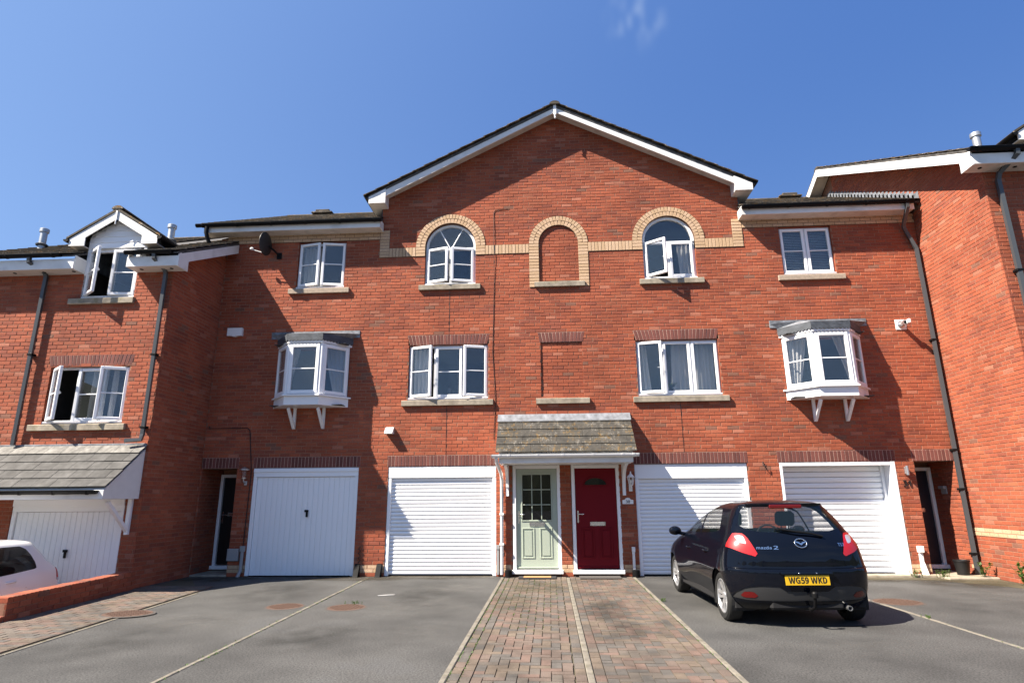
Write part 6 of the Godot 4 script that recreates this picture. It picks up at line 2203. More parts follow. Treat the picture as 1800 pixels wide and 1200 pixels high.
func body_tris(src: Array, bulges: Array) -> Array:
	rows = smooth_rows(src, 4)
	var grid := []
	for r in rows:
		var half := []
		var zr: float = r[1]
		var zn: float = r[2]
		var hw: float = r[3]
		var ar: float = r[4]
		var af: float = r[5]
		for i in 17:
			var th := PI * 0.5 * i / 16.0
			half.append(Vector2(hw * pow(sin(th), 2.0 / 2.6), zr - ar + ar * pow(cos(th), 2.0 / 2.6)))
		for i in range(1, 40):
			half.append(Vector2(hw, lerpf(zr - ar, zn + af, i / 40.0)))
		for i in 13:
			var th := PI * 0.5 * i / 12.0
			half.append(Vector2(hw * pow(cos(th), 2.0 / 2.4), zn + af - af * pow(sin(th), 2.0 / 2.4)))
		var line := []
		for q in half:
			var w: float = q.x
			for b in bulges:      # [z, y, amount, size z, size y]
				w += b[2] * exp(-pow((q.y - b[0]) / b[3], 2) - pow((r[0] - b[1]) / b[4], 2)) * clampf(q.x / hw, 0, 1)
			line.append(Vector3(w, r[0], q.y))
		for i in range(half.size() - 2, 0, -1):
			line.append(Vector3(-line[i].x, r[0], line[i].z))
		grid.append(line)
	var m: int = grid[0].size()
	var nrm := []
	for i in grid.size():
		var ln := []
		for j in m:
			var du: Vector3 = grid[i][(j + 1) % m] - grid[i][(j + m - 1) % m]
			var dv: Vector3 = grid[mini(i + 1, grid.size() - 1)][j] - grid[maxi(i - 1, 0)][j]
			var q := dv.cross(du)
			ln.append(q.normalized() if q.length() > 1e-9 else Vector3.UP)
		nrm.append(ln)
	var P := PackedVector3Array()
	var N := PackedVector3Array()
	# sign: outward at the right-hand side must be +x
	var sg := 1.0 if nrm[4][30].x > 0.0 else -1.0
	for i in grid.size() - 1:
		for j in m:
			var k := (j + 1) % m
			for o in [[i, j, i, k, i + 1, k], [i, j, i + 1, k, i + 1, j]]:
				for c in [[0, 1], [2, 3], [4, 5]]:
					P.append(grid[o[c[0]]][o[c[1]]])
					N.append(nrm[o[c[0]]][o[c[1]]] * sg)
	return [P, N]

func sd(poly: Array, x: float, y: float) -> float:      # signed distance to an outline, negative inside
	var d := 1e9
	var inside := false
	var j := poly.size() - 1
	for i in poly.size():
		var ax: float = poly[j][0]
		var ay: float = poly[j][1]
		var ex: float = poly[i][0] - ax
		var ey: float = poly[i][1] - ay
		var t := clampf(((x - ax) * ex + (y - ay) * ey) / (ex * ex + ey * ey), 0.0, 1.0)
		var qx := x - ax - ex * t
		var qy := y - ay - ey * t
		d = minf(d, qx * qx + qy * qy)
		if (poly[i][1] > y) != (ay > y) and x < (ax - poly[i][0]) * (y - poly[i][1]) / (ay - poly[i][1]) + poly[i][0]:
			inside = not inside
		j = i
	return -sqrt(d) if inside else sqrt(d)

func split(T: Array, f: Callable) -> Array:      # [what lies inside f < 0, the rest]
	var A := [PackedVector3Array(), PackedVector3Array()]
	var B := [PackedVector3Array(), PackedVector3Array()]
	var P: PackedVector3Array = T[0]
	var N: PackedVector3Array = T[1]
	for i in range(0, P.size(), 3):
		var v := [f.call(P[i], N[i]), f.call(P[i + 1], N[i + 1]), f.call(P[i + 2], N[i + 2])]
		if v[0] < 0 and v[1] < 0 and v[2] < 0:
			for k in 3: A[0].append(P[i + k]); A[1].append(N[i + k])
		elif v[0] >= 0 and v[1] >= 0 and v[2] >= 0:
			for k in 3: B[0].append(P[i + k]); B[1].append(N[i + k])
		else:
			for side in 2:
				var pp := []
				var nn := []
				for k in 3:
					var k2 := (k + 1) % 3
					var a: float = v[k]
					var b: float = v[k2]
					if (a < 0) == (side == 0):
						pp.append(P[i + k]); nn.append(N[i + k])
					if (a < 0) != (b < 0):
						var t := a / (a - b)
						pp.append(P[i + k].lerp(P[i + k2], t)); nn.append(N[i + k].lerp(N[i + k2], t).normalized())
				var O: Array = A if side == 0 else B
				for k in range(1, pp.size() - 1):
					O[0].append(pp[0]); O[0].append(pp[k]); O[0].append(pp[k + 1])
					O[1].append(nn[0]); O[1].append(nn[k]); O[1].append(nn[k + 1])
	return [A, B]

func skin(T: Array, off := 0.0) -> MB:
	var mb := MB.new()
	var P: PackedVector3Array = T[0]
	var N: PackedVector3Array = T[1]
	for i in range(0, P.size(), 3):
		var a := P[i]
		var b := P[i + 1]
		var c := P[i + 2]
		if (b - a).cross(c - a).dot(N[i] + N[i + 1] + N[i + 2]) < 0.0:
			mb.trin(a + N[i] * off, c + N[i + 2] * off, b + N[i + 1] * off, N[i], N[i + 2], N[i + 1])
		else:
			mb.trin(a + N[i] * off, b + N[i + 1] * off, c + N[i + 2] * off, N[i], N[i + 1], N[i + 2])
	return mb

func make_wheel(car: Node3D, at: Vector3, side: float, r: float, w: float) -> void:
	# the wheel's outer face looks along +x of the car for side > 0
	var t := Transform3D(Basis(Vector3(0, 0, side), Vector3(side, 0, 0), Vector3(0, 1, 0)) if true else Basis(), at)
	t.basis = Basis(Vector3(0, 0, -side), Vector3(side, 0, 0), Vector3(0, -1, 0)) if false else t.basis
	var rim_r := r * 0.70
	var mb := MB.new()
	mb.lathe([Vector2(rim_r, -w * 0.5), Vector2(r - 0.03, -w * 0.5), Vector2(r - 0.008, -w * 0.40), Vector2(r, -w * 0.30), Vector2(r, w * 0.30), Vector2(r - 0.008, w * 0.40), Vector2(r - 0.03, w * 0.5), Vector2(rim_r + 0.012, w * 0.49), Vector2(rim_r, w * 0.44)], 40)
	var wh := part(car, "wheel", mb, M["tyre"], "", t)
	mb = MB.new()
	mb.lathe([Vector2(rim_r, w * 0.45), Vector2(rim_r - 0.012, w * 0.46), Vector2(rim_r - 0.022, w * 0.36), Vector2(rim_r - 0.03, -w * 0.2), Vector2(0.0, -w * 0.2)], 40)
	part(wh, "rim", mb, M["alloy"])
	mb = MB.new()
	mb.lathe([Vector2(0.052, w * 0.18), Vector2(0.052, w * 0.33), Vector2(0.03, w * 0.37), Vector2(0.0, w * 0.37)], 20)
	for i in 5:
		for s in [-1.0, 1.0]:
			var a: float = TAU * i / 5.0 + s * 0.20
			var d := Vector3(cos(a), 0, sin(a))
			var a0: float = TAU * i / 5.0 + s * 0.32
			var q := Vector3(cos(a0), 0, sin(a0)) * 0.040
			var e := d * (rim_r - 0.012)
			var n_ := (e - q).cross(Vector3.UP).normalized() * 0.016
			var y0 := Vector3.UP * w * 0.30
			var y1 := Vector3.UP * w * 0.42
			var dn := Vector3.UP * -0.03
			var c := (q + e) * 0.5 + y0
			mb.out(q - n_ + y0, q + n_ + y0, e + n_ * 0.9 + y1, e - n_ * 0.9 + y1, c + dn)
			mb.out(q - n_ + y0, e - n_ * 0.9 + y1, e - n_ * 0.9 + y1 + dn, q - n_ + y0 + dn, c + dn)
			mb.out(q + n_ + y0, e + n_ * 0.9 + y1, e + n_ * 0.9 + y1 + dn, q + n_ + y0 + dn, c + dn)
	part(wh, "spokes", mb, M["alloy"])
	mb = MB.new()
	mb.lathe([Vector2(rim_r - 0.035, -w * 0.16), Vector2(0.0, -w * 0.15)], 24)
	part(wh, "brake_disc", mb, M["car_inside"])

func seat(car: Node3D, x: float, z: float, y: float, wide: float, head: bool) -> void:
	var mb := MB.new()
	mb.xf = Transform3D(Basis(Vector3.RIGHT, 0.22), Vector3(x, y, z))
	mb.bev(-wide, wide, 0.0, 0.56, -0.06, 0.07, 0.05)
	mb.xf = Transform3D(Basis.IDENTITY, Vector3(x, y, z))
	mb.bev(-wide, wide, -0.18, 0.02, -0.48, 0.02, 0.04)
	var s := part(car, "seat", mb, M["car_cloth"])
	if head:
		var h := MB.new()
		h.xf = Transform3D(Basis(Vector3.RIGHT, 0.18), Vector3(x, y, z))
		h.bev(-0.13, 0.13, 0.60, 0.80, -0.03, 0.075, 0.035)
		h.tube([Vector3(-0.05, 0.5, 0.02), Vector3(-0.05, 0.63, 0.02)], 0.008, 6)
		h.tube([Vector3(0.05, 0.5, 0.02), Vector3(0.05, 0.63, 0.02)], 0.008, 6)
		part(s, "headrest", h, M["car_cloth"])

func hatchback(car: Node3D, S: Dictionary) -> void:
	var T := body_tris(S.rows, S.bulges)
	var wb: float = S.wheelbase
	var r: float = S.wheel
	for z in [0.0, -wb]:
		T = split(T, func(p, _n): return maxf(Vector2(p.z - z, p.y - r).length() - (r + 0.038), 0.45 - absf(p.x)))[1]
	var glass: Material = S.glass
	var got: Array
	# rear window
	got = split(T, func(p, n): return maxf(sd(S.rear_glass, absf(p.x), p.y), 0.2 - n.z))
	T = got[1]
	part(car, "rear_window", skin(got[0]), glass)
	# windscreen
	got = split(T, func(p, n): return maxf(sd(S.windscreen, absf(p.x), p.y), 0.25 + n.z))
	T = got[1]
	part(car, "windscreen", skin(got[0]), glass)
	for poly in S.side_glass:
		got = split(T, func(p, _n): return maxf(sd(poly, p.z, p.y), 0.3 - absf(p.x)))
		T = got[1]
		for e in [-1.0, 1.0]:
			var h := split(got[0], func(p, _n): return -p.x * e)
			part(car, "side_window", skin(h[0]), S.side_mat)
	# tail lights
	got = split(T, func(p, _n): return maxf(sd(S.lamp, absf(p.x), p.y), S.lamp_z - p.z))
	T = got[1]
	var lit := split(got[0], func(p, _n): return sd(S.lamp_clear, absf(p.x), p.y))
	for e in [-1.0, 1.0]:
		var l := part(car, "tail_light", skin(split(lit[1], func(p, _n): return -p.x * e)[0], 0.006), M["red_lens"])
		part(l, "clear_lens", skin(split(lit[0], func(p, _n): return -p.x * e)[0], 0.007), M["clear_lens"])
	if S.has("insert"):
		got = split(T, func(p, n): return maxf(sd(S.insert, absf(p.x), p.y), 0.1 - n.z))
		T = got[1]
		var ins: Array = got[0]
		got = split(ins, func(p, _n): return sd(S.reflector, absf(p.x), p.y))
		var bi := part(car, "bumper_insert", skin(got[1], -0.006), M["bumper_grey"])
		for e in [-1.0, 1.0]:
			part(bi, "reflector", skin(split(got[0], func(p, _n): return -p.x * e)[0], -0.002), M["reflector"])
	# gaps between the panels
	var gap := func(p: Vector3, n: Vector3) -> float:
		var d := 1.0
		if n.z > 0.35:
			for l in S.rear_gaps: d = minf(d, seg_d(absf(p.x), p.y, l))
		if absf(n.x) > 0.4:
			for l in S.side_gaps: d = minf(d, seg_d(p.z, p.y, l))
		return d - S.get("gap", 0.0035)
	got = split(T, gap)
	T = got[1]
	part(car, "body", skin(T), S.paint)
	part(car, "panel_gaps", skin(got[0], -0.008), M["car_inside"])
	# inside: floor, wheel arches, shelf, seats, dashboard
	var w: float = S.half
	var mb := MB.new()
	mb.bev(-w + 0.06, w - 0.06, 0.17, 0.30, -wb - 0.5, S.tail - 0.27, 0.03)
	part(car, "floor", mb, M["car_inside"])
	mb = MB.new()
	for z in [0.0, -wb]:
		for e in [-1.0, 1.0]:
			for i in 20:
				var fw := func(zq: float) -> float: return e * (w * pow(1.0 - pow(clampf((zq - S.tail + 0.42) / 0.42, 0.0, 0.999), 2.6), 1.0 / 2.6) - 0.022)
				var a := PI * (i - 2.0) / 16.0
				var b := PI * (i - 1.0) / 16.0
				var R := r + 0.045
				mb.quad(Vector3(fw.call(z + R * cos(a)), r + R * sin(a), z + R * cos(a)), Vector3(e * (w - 0.30), r + R * sin(a), z + R * cos(a)), Vector3(e * (w - 0.30), r + R * sin(b), z + R * cos(b)), Vector3(fw.call(z + R * cos(b)), r + R * sin(b), z + R * cos(b)))
			mb.box(minf(e * (w - 0.30), e * (w - 0.31)), maxf(e * (w - 0.30), e * (w - 0.31)), 0.2, r * 2 + 0.05, z - r - 0.04, z + r + 0.04)
	part(car, "wheel_arch_liner", mb, M["car_inside"])
	mb = MB.new()
	mb.bev(-w * 0.78, w * 0.78, 0.88, 0.92, -0.25, S.tail - 0.20, 0.01)
	part(car, "parcel_shelf", mb, M["car_inside"])
	mb = MB.new()
	mb.bev(-w * 0.84, w * 0.84, 0.60, 0.95, -wb + 0.35, -wb + 0.85, 0.08)
	part(car, "dashboard", mb, M["car_inside"])
	for e in [-1.0, 1.0]:
		seat(car, e * w * 0.43, -0.93, 0.52, 0.23, true)
	seat(car, 0.0, -0.20, 0.52, w * 0.72, false)
	mb = MB.new()
	for i in 20:
		var a := TAU * i / 20.0
		var b := TAU * (i + 1) / 20.0
		var f := Transform3D(Basis(Vector3.RIGHT, -0.4), Vector3(w * 0.43, 0.92, -1.42))
		mb.tube([f * Vector3(0.18 * cos(a), 0.18 * sin(a), 0), f * Vector3(0.18 * cos(b), 0.18 * sin(b), 0)], 0.014, 6)
	mb.tube([Vector3(w * 0.43 - 0.15, 0.92, -1.43), Vector3(w * 0.43 + 0.15, 0.92, -1.43)], 0.02, 6)
	part(car, "steering_wheel", mb, M["car_inside"])
	mb = MB.new()
	for z in [0.0, -wb]: mb.tube([Vector3(-w + 0.1, r, z), Vector3(w - 0.1, r, z)], 0.035, 8)
	mb.bev(-w * 0.5, w * 0.5, 0.20, 0.34, S.tail - 0.28, S.tail - 0.06, 0.03)
	part(car, "axle", mb, M["car_inside"])
	for z in [0.0, -wb]:
		for e in [-1.0, 1.0]:
			make_wheel(car, Vector3(e * (w - 0.115), r, z), e, r, 0.185)
	for e in [-1.0, 1.0]:      # door mirrors and handles
		mb = MB.new()
		var mz: float = S.mirror_z
		mb.ball(Vector3(e * (w + 0.095), 1.0, mz), Vector3(0.095, 0.068, 0.055), 16, 10)
		mb.tube([Vector3(e * (w - 0.06), 0.95, mz), Vector3(e * (w + 0.05), 0.97, mz)], 0.028, 8)
		part(car, "door_mirror", mb, S.paint)
		for hz in S.handles:
			mb = MB.new()
			mb.tube([Vector3(e * (w - 0.025), hz[1], hz[0]), Vector3(e * (w + 0.012), hz[1] + 0.004, hz[0] - 0.02), Vector3(e * (w + 0.012), hz[1] + 0.004, hz[0] - 0.15), Vector3(e * (w - 0.025), hz[1], hz[0] - 0.17)], 0.013, 8)
			part(car, "door_handle", mb, S.paint)

func seg_d(x: float, y: float, l: Array) -> float:
	var d := 1.0
	for i in l.size() - 1:
		var ax: float = l[i][0]
		var ay: float = l[i][1]
		var ex: float = l[i + 1][0] - ax
		var ey: float = l[i + 1][1] - ay
		var t := clampf(((x - ax) * ex + (y - ay) * ey) / (ex * ex + ey * ey), 0.0, 1.0)
		var qx := x - ax - ex * t
		var qy := y - ay - ey * t
		d = minf(d, sqrt(qx * qx + qy * qy))
	return d

func on_tail(x: float, y: float, lift: float) -> Transform3D:      # a place on the tail, z out of it
	var p := Vector3(x, y, tail_z(x, y))
	var dx := Vector3(x + 0.02, y, tail_z(x + 0.02, y)) - Vector3(x - 0.02, y, tail_z(x - 0.02, y))
	var dy := Vector3(x, y + 0.02, tail_z(x, y + 0.02)) - Vector3(x, y - 0.02, tail_z(x, y - 0.02))
	var n_ := dx.cross(dy).normalized()
	var u := dx.normalized()
	return Transform3D(Basis(u, n_.cross(u), n_), p + n_ * lift)

func dark_car() -> void:
	var car := thing("parked_car", "dark navy five-door hatchback with a tow ball, parked facing the right garages", "car", Vector3(2.69, 0.0, 4.30))
	car.rotation.y = deg_to_rad(2.4)
	car.scale = Vector3(1.03, 1.0, 0.965)
	hatchback(car, {
		"rows": [[0.20, 0.48, -3.16, 0.765, 0.38, 0.80], [0.27, 0.565, -3.24, 0.805, 0.42, 0.80], [0.36, 0.595, -3.275, 0.832, 0.42, 0.80], [0.48, 0.615, -3.28, 0.845, 0.42, 0.80], [0.60, 0.615, -3.25, 0.850, 0.41, 0.80], [0.655, 0.605, -3.20, 0.850, 0.40, 0.78], [0.675, 0.575, -3.17, 0.849, 0.38, 0.76], [0.76, 0.570, -3.02, 0.843, 0.40, 0.72], [0.86, 0.550, -2.70, 0.825, 0.38, 0.65], [0.94, 0.525, -2.35, 0.800, 0.37, 0.55], [1.00, 0.495, -2.08, 0.772, 0.36, 0.45], [1.06, 0.455, -1.90, 0.745, 0.35, 0.42], [1.14, 0.395, -1.72, 0.710, 0.33, 0.40], [1.24, 0.315, -1.45, 0.660, 0.31, 0.38], [1.33, 0.240, -1.17, 0.605, 0.29, 0.36], [1.385, 0.215, -0.96, 0.555, 0.26, 0.34], [1.412, 0.225, -0.84, 0.515, 0.24, 0.32], [1.432, 0.195, -0.76, 0.455, 0.26, 0.30], [1.450, 0.10, -0.66, 0.36, 0.24, 0.26], [1.462, -0.05, -0.56, 0.24, 0.18, 0.18], [1.467, -0.20, -0.46, 0.10, 0.08, 0.08], [1.468, -0.29, -0.38, 0.012, 0.02, 0.02]],
		"bulges": [[0.0, 0.55, 0.012, 0.42, 0.22], [-2.49, 0.55, 0.012, 0.42, 0.22], [-1.1, 0.33, -0.025, 0.8, 0.12], [-1.0, 0.62, 0.006, 1.2, 0.05]],
		"wheelbase": 2.49, "wheel": 0.293, "half": 0.848, "tail": 0.61, "mirror_z": -1.78, "handles": [[-0.42, 0.80], [-1.33, 0.78]],
		"paint": M["car_navy"], "glass": M["car_glass"], "side_mat": M["car_glass"],
		"rear_glass": [[0.0, 1.075], [0.40, 1.085], [0.56, 1.115], [0.615, 1.165], [0.575, 1.27], [0.515, 1.36], [0.48, 1.38], [0.0, 1.388]],
		"windscreen": [[0.0, 1.01], [0.60, 1.02], [0.66, 1.05], [0.52, 1.34], [0.48, 1.37], [0.0, 1.385]],
		"side_glass": [[[-1.87, 1.0], [-1.0, 1.015], [-1.02, 1.36], [-1.18, 1.325], [-1.5, 1.19], [-1.76, 1.055]], [[-0.94, 1.015], [-0.30, 1.055], [-0.14, 1.085], [-0.20, 1.17], [-0.32, 1.30], [-0.42, 1.35], [-0.60, 1.37], [-0.95, 1.365]]],
		"lamp": [[0.60, 1.062], [0.74, 1.072], [0.86, 1.062], [0.90, 0.99], [0.90, 0.935], [0.78, 0.900], [0.66, 0.845], [0.50, 0.795], [0.50, 0.83], [0.535, 0.92], [0.57, 1.01]], "lamp_z": 0.27,
		"lamp_clear": [[0.61, 1.035], [0.66, 1.042], [0.70, 1.03], [0.675, 0.97], [0.63, 0.94], [0.60, 0.945], [0.60, 0.98]],
		"insert": [[0.0, 0.415], [0.24, 0.415], [0.31, 0.47], [0.52, 0.475], [0.68, 0.45], [0.775, 0.385], [0.80, 0.325], [0.66, 0.305], [0.0, 0.300]],
		"reflector": [[0.545, 0.355], [0.60, 0.405], [0.69, 0.405], [0.725, 0.36], [0.70, 0.335], [0.57, 0.335]],
		"rear_gaps": [[[0.545, 0.80], [0.43, 0.69], [0.36, 0.666], [0.0, 0.664]], [[0.60, 1.07], [0.64, 1.15], [0.60, 1.28], [0.53, 1.375]], [[0.36, 0.666], [0.85, 0.668]]],
		"side_gaps": [[[-0.97, 1.02], [-0.98, 0.70], [-0.99, 0.27]], [[-1.98, 0.98], [-2.06, 0.75], [-2.02, 0.27]], [[-0.10, 1.06], [-0.16, 0.80], [-0.36, 0.60], [-0.46, 0.27]], [[-0.46, 0.265], [-2.02, 0.265]]],
	})
	var mb := MB.new()
	# spoiler lip with the high brake light
	mb.xf = on_tail(0.0, 1.412, 0.0)
	mb.xf.basis = Basis.IDENTITY
	mb.prism_y([[-0.46, -0.14], [0.46, -0.14], [0.47, -0.06], [0.30, -0.015], [0.0, 0.0], [-0.30, -0.015], [-0.47, -0.06]], -0.010, 0.010)
	part(car, "spoiler", mb, M["car_navy"])
	mb = MB.new()
	mb.xf = Transform3D(Basis.IDENTITY, Vector3(0, 1.398, tail_z(0, 1.40) + 0.004))
	mb.bev(-0.20, 0.20, -0.034, 0.012, -0.04, 0.010, 0.006)
	part(car, "high_brake_light", mb, M["reflector"])
	# wiper
	mb = MB.new()
	var a := on_tail(0.0, 1.045, 0.022)
	var b := on_tail(-0.20, 1.10, 0.035)
	var c := on_tail(0.30, 1.02, 0.02)
	mb.tube([c.origin, on_tail(0.16, 1.05, 0.03).origin, a.origin + Vector3(0, 0.03, 0), b.origin], 0.012, 8)
	mb.tube([on_tail(0.10, 1.075, 0.016).origin, on_tail(-0.24, 1.105, 0.02).origin], 0.008, 6)
	part(car, "rear_wiper", mb, M["black_plastic"])
	# number plate in its recess
	var pl := on_tail(0.0, 0.545, 0.012)
	pl.basis = Basis(Vector3.RIGHT, -0.10)
	mb = MB.new()
	mb.bev(-0.255, 0.255, -0.056, 0.056, 0.0, 0.006, 0.002)
	var np := part(car, "number_plate", mb, M["plate_yellow"], "yellow plate reading WG59 WKD", pl)
	var tx := text("WG59 WKD", 0.079, 0.002, "plate_ink", true)
	var ab := tx.get_aabb()
	var sx := 0.44 / ab.size.x
	var sy := 0.072 / ab.size.y
	part(np, "lettering", tx, M["plate_ink"], "", Transform3D(Basis.IDENTITY.scaled(Vector3(sx, sy, 1)), Vector3(-ab.get_center().x * sx, -ab.get_center().y * sy, 0.0075)))
	mb = MB.new()
	mb.bev(-0.30, 0.30, 0.062, 0.095, -0.02, 0.022, 0.008)
	part(car, "tailgate_handle", mb, M["car_navy"], "", pl)
	mb = MB.new()
	for e in [-0.09, 0.11]:
		mb.ball(Vector3(e, 0.078, 0.022), Vector3(0.010, 0.008, 0.005), 8, 6)
	part(car, "plate_light", mb, M["chrome"], "", pl)
	# oval winged emblem
	mb = MB.new()
	for i in 28:
		var t0 := TAU * i / 28.0
		var t1 := TAU * (i + 1) / 28.0
		mb.tube([Vector3(0.070 * cos(t0), 0.055 * sin(t0), 0.004), Vector3(0.070 * cos(t1), 0.055 * sin(t1), 0.004)], 0.0075, 6)
	for e in [-1.0, 1.0]:
		mb.prism(PackedVector2Array([Vector2(0, -0.004), Vector2(e * 0.024, 0.014), Vector2(e * 0.066, 0.024), Vector2(e * 0.063, 0.010), Vector2(e * 0.030, -0.004), Vector2(0, -0.028)]), 0.0, 0.007)
	part(car, "emblem", mb, M["chrome"], "", on_tail(0.015, 0.955, 0.004))
	var words_ := [["mazda", -0.42, 0.905, 0.175, 0.036], ["2", -0.285, 0.907, 0.055, 0.046], ["TS2", 0.505, 0.935, 0.085, 0.042]]
	for q in words_:
		var t := text(q[0], q[4], 0.003, "chrome")
		var bb := t.get_aabb()
		var kx: float = q[3] / bb.size.x
		var ky: float = q[4] / bb.size.y
		var ft := on_tail(q[1], q[2], 0.003)
		part(car, "lettering", t, M["chrome"], "", ft * Transform3D(Basis.IDENTITY.scaled(Vector3(kx, ky, 1)), Vector3(-bb.get_center().x * kx, -bb.get_center().y * ky, 0)))
	# tow ball and exhaust
	mb = MB.new()
	mb.tube([Vector3(0.02, 0.22, 0.30), Vector3(0.02, 0.22, 0.62), Vector3(0.025, 0.26, 0.69), Vector3(0.03, 0.37, 0.71)], 0.018, 10)
	mb.xf = Transform3D(Basis.IDENTITY, Vector3(0.03, 0.36, 0.71))
	mb.lathe([Vector2(0.018, 0.0), Vector2(0.034, 0.002), Vector2(0.036, 0.05), Vector2(0.026, 0.068), Vector2(0.0, 0.07)], 16)
	part(car, "tow_ball", mb, M["black_plastic"])
	mb = MB.new()
	mb.xf = Transform3D(Basis(Vector3.RIGHT, PI * 0.5), Vector3(0.47, 0.225, 0.30))
	mb.lathe([Vector2(0.026, 0.0), Vector2(0.028, 0.28), Vector2(0.023, 0.28), Vector2(0.021, 0.05), Vector2(0.0, 0.05)], 16)
	part(car, "exhaust", mb, M["steel"])
	mb = MB.new()
	mb.bev(-0.05, 0.40, 0.19, 0.30, 0.08, 0.34, 0.04)
	part(car, "silencer", mb, M["galvanised"])

func white_car() -> void:
	var car := thing("parked_car", "white hatchback reversed up to the lower garage, mostly beyond the left edge", "car", Vector3(-9.49, -0.55, 2.98))
	car.rotation.y = PI
	hatchback(car, {
		"rows": [[0.20, 0.55, -3.25, 0.80, 0.35, 0.85], [0.30, 0.66, -3.36, 0.85, 0.30, 0.85], [0.45, 0.71, -3.42, 0.875, 0.26, 0.85], [0.58, 0.715, -3.42, 0.885, 0.23, 0.85], [0.66, 0.70, -3.38, 0.887, 0.20, 0.82], [0.74, 0.69, -3.30, 0.885, 0.19, 0.78], [0.83, 0.68, -3.05, 0.877, 0.18, 0.72], [0.92, 0.665, -2.65, 0.862, 0.18, 0.62], [0.98, 0.645, -2.30, 0.843, 0.18, 0.50], [1.04, 0.605, -2.05, 0.815, 0.19, 0.45], [1.14, 0.53, -1.80, 0.770, 0.26, 0.42], [1.24, 0.46, -1.52, 0.722, 0.25, 0.40], [1.33, 0.385, -1.22, 0.670, 0.24, 0.38], [1.385, 0.345, -1.02, 0.628, 0.22, 0.36], [1.425, 0.325, -0.86, 0.575, 0.21, 0.33], [1.452, 0.26, -0.74, 0.48, 0.22, 0.30], [1.470, 0.12, -0.60, 0.34, 0.20, 0.22], [1.478, -0.08, -0.48, 0.16, 0.10, 0.10], [1.480, -0.22, -0.36, 0.012, 0.02, 0.02]],
		"bulges": [[0.0, 0.55, 0.012, 0.42, 0.22], [-2.58, 0.55, 0.012, 0.42, 0.22], [-1.1, 0.36, -0.02, 0.8, 0.12]],
		"wheelbase": 2.58, "wheel": 0.315, "half": 0.885, "tail": 0.71, "mirror_z": -1.75, "handles": [[-0.30, 0.87], [-1.25, 0.86]], "gap": 0.004,
		"paint": M["car_white"], "glass": M["car_glass_dark"], "side_mat": M["car_glass_dark"],
		"rear_glass": [[0.0, 1.05], [0.60, 1.06], [0.66, 1.10], [0.60, 1.33], [0.55, 1.37], [0.0, 1.385]],
		"windscreen": [[0.0, 1.03], [0.66, 1.05], [0.72, 1.08], [0.58, 1.34], [0.54, 1.375], [0.0, 1.39]],
		"side_glass": [[[-1.90, 0.96], [-0.98, 0.955], [-0.99, 1.385], [-1.18, 1.355], [-1.52, 1.20], [-1.80, 1.06]], [[-0.93, 0.955], [-0.40, 0.985], [0.09, 1.02], [0.125, 1.035], [0.12, 1.12], [0.07, 1.24], [0.01, 1.33], [-0.08, 1.378], [-0.93, 1.385]]],
		"lamp": [[0.60, 0.99], [0.95, 1.0], [0.95, 0.80], [0.60, 0.80]], "lamp_z": 0.50,
		"lamp_clear": [[0.60, 0.84], [0.95, 0.84], [0.95, 0.805], [0.60, 0.805]],
		"rear_gaps": [[[0.58, 0.80], [0.55, 0.66], [0.0, 0.655]], [[0.66, 1.06], [0.66, 1.12], [0.60, 1.36]]],
		"side_gaps": [[[-0.95, 1.0], [-0.96, 0.27]], [[-2.0, 1.0], [-2.05, 0.27]], [[0.13, 1.08], [0.03, 0.86], [-0.28, 0.62], [-0.36, 0.27]]],
	})

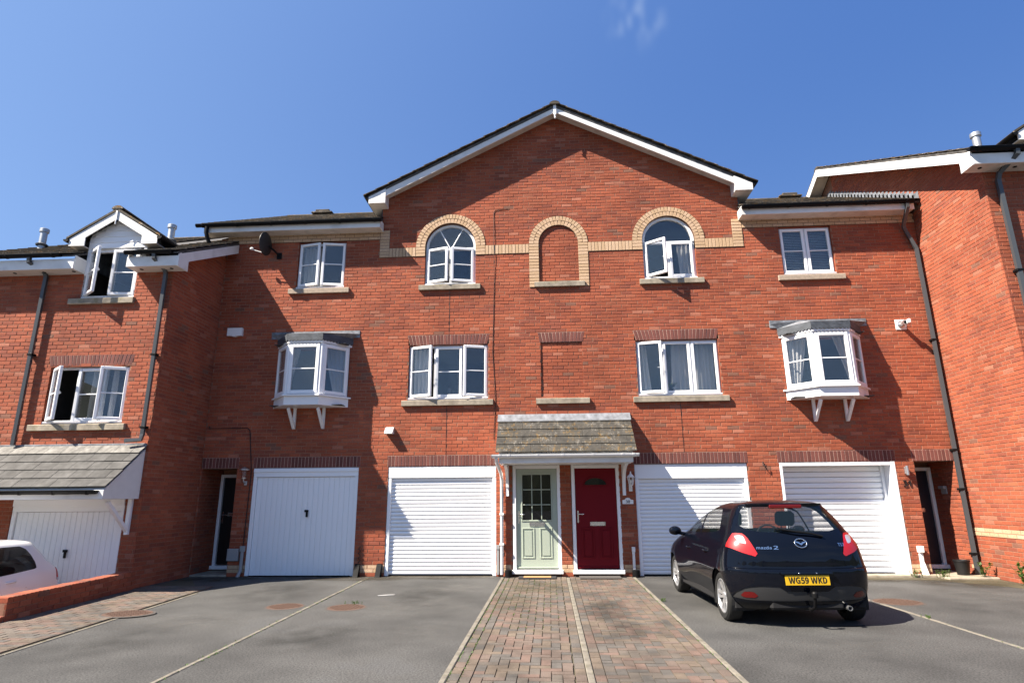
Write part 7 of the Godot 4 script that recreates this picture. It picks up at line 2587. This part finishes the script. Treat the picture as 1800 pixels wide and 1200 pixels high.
# ---------------------------------------------------------------- sky
func make_sky() -> PanoramaSkyMaterial:
	var W := 768
	var H := 384
	var im := Image.create_empty(W, H, false, Image.FORMAT_RGBF)
	var cn := noise(1.0, 21, 5)
	var sun := Vector3(-SUN_A, SUN_B, 1.0).normalized()
	for j in H:
		var el := PI * (0.5 - (j + 0.5) / H)
		for i in W:
			var az := TAU * (i + 0.5) / W
			var d := Vector3(cos(el) * sin(az), sin(el), -cos(el) * cos(az))
			var y := maxf(d.y, 0.0)
			var t := pow(1.0 - y, 2.6)
			var c := Vector3(0.0090, 0.0418, 0.158) + Vector3(0.108, 0.158, 0.19) * t
			var g := d.dot(sun)
			var u3 := pow(maxf(0.5 + 0.5 * g, 0.0), 3.0)
			c += Vector3(0.1156, 0.154, 0.1837) * minf(u3, 0.40 + 0.25 * u3)
			if d.y > 0.0:      # thin high cloud, denser behind the viewer
				var p := d / (d.y + 0.22)
				var n1 := cn.get_noise_3d(p.x * 1.2 + 0.35 * p.z, 0.0, p.z * 1.9)
				var lo := 0.20 - 0.36 * clampf(d.z, 0.0, 1.0)
				var a := clampf((n1 - lo) * 2.0, 0.0, 1.0) * smoothstep(0.0, 0.12, d.y)
				a *= 0.22 * clampf(d.z * 1.4, 0.0, 1.0)
				c = c.lerp(Vector3(0.34, 0.37, 0.41), a)
				# one wisp, high up
				var q := (d - WISP).length()
				if q < 0.05:
					var s := cn.get_noise_3d(d.x * 70.0 + 9.0, d.y * 26.0, d.z * 26.0)
					c = c.lerp(Vector3(0.22, 0.27, 0.34), clampf((s + 0.05) * 1.6, 0, 1) * pow(1.0 - q / 0.05, 1.2) * 0.8)
			else:
				c = c.lerp(Vector3(0.06, 0.062, 0.064), smoothstep(0.0, 0.06, -d.y))
			im.set_pixel(i, j, Color(c.x, c.y, c.z))
	var m := PanoramaSkyMaterial.new()
	m.panorama = ImageTexture.create_from_image(im)
	return m

const SUN_A := 1.95      # how far shadows run to the right, and down, per metre that a thing stands out from the wall
const SUN_B := 2.40
const WISP := Vector3(0.140, 0.668, -0.731)

func _ready() -> void:
	rng.seed = 77
	var cam := Camera3D.new()
	cam.name = "camera"
	cam.fov = 59.13
	cam.near = 0.1
	cam.far = 3000.0
	cam.position = EYE
	cam.rotation_order = EULER_ORDER_YXZ
	cam.rotation = Vector3(deg_to_rad(14.563), deg_to_rad(3.3565), deg_to_rad(-0.449))
	add_child(cam)
	cam.current = true
	var env := Environment.new()
	env.background_mode = Environment.BG_SKY
	env.sky = Sky.new()
	env.sky.sky_material = make_sky()
	env.background_energy_multiplier = 1.0
	env.tonemap_mode = Environment.TONE_MAPPER_LINEAR
	env.tonemap_exposure = 3.0
	env.sdfgi_enabled = true
	env.ssao_enabled = true
	env.ssil_enabled = true
	var we := WorldEnvironment.new()
	we.name = "world"
	we.environment = env
	add_child(we)
	var sun := DirectionalLight3D.new()
	sun.name = "sun"
	sun.light_energy = 1.6
	sun.light_color = Color(1.0, 0.955, 0.89)
	sun.light_angular_distance = 0.5
	sun.shadow_enabled = true
	sun.look_at_from_position(Vector3.ZERO, Vector3(SUN_A, -SUN_B, -1.0), Vector3.UP)
	add_child(sun)
	make_materials()
	make_bricks()
	build_ground()
	build_front()
	neighbour(-1.0)
	neighbour(1.0)
	low_wall()
	dark_car()
	white_car()
	small_things()
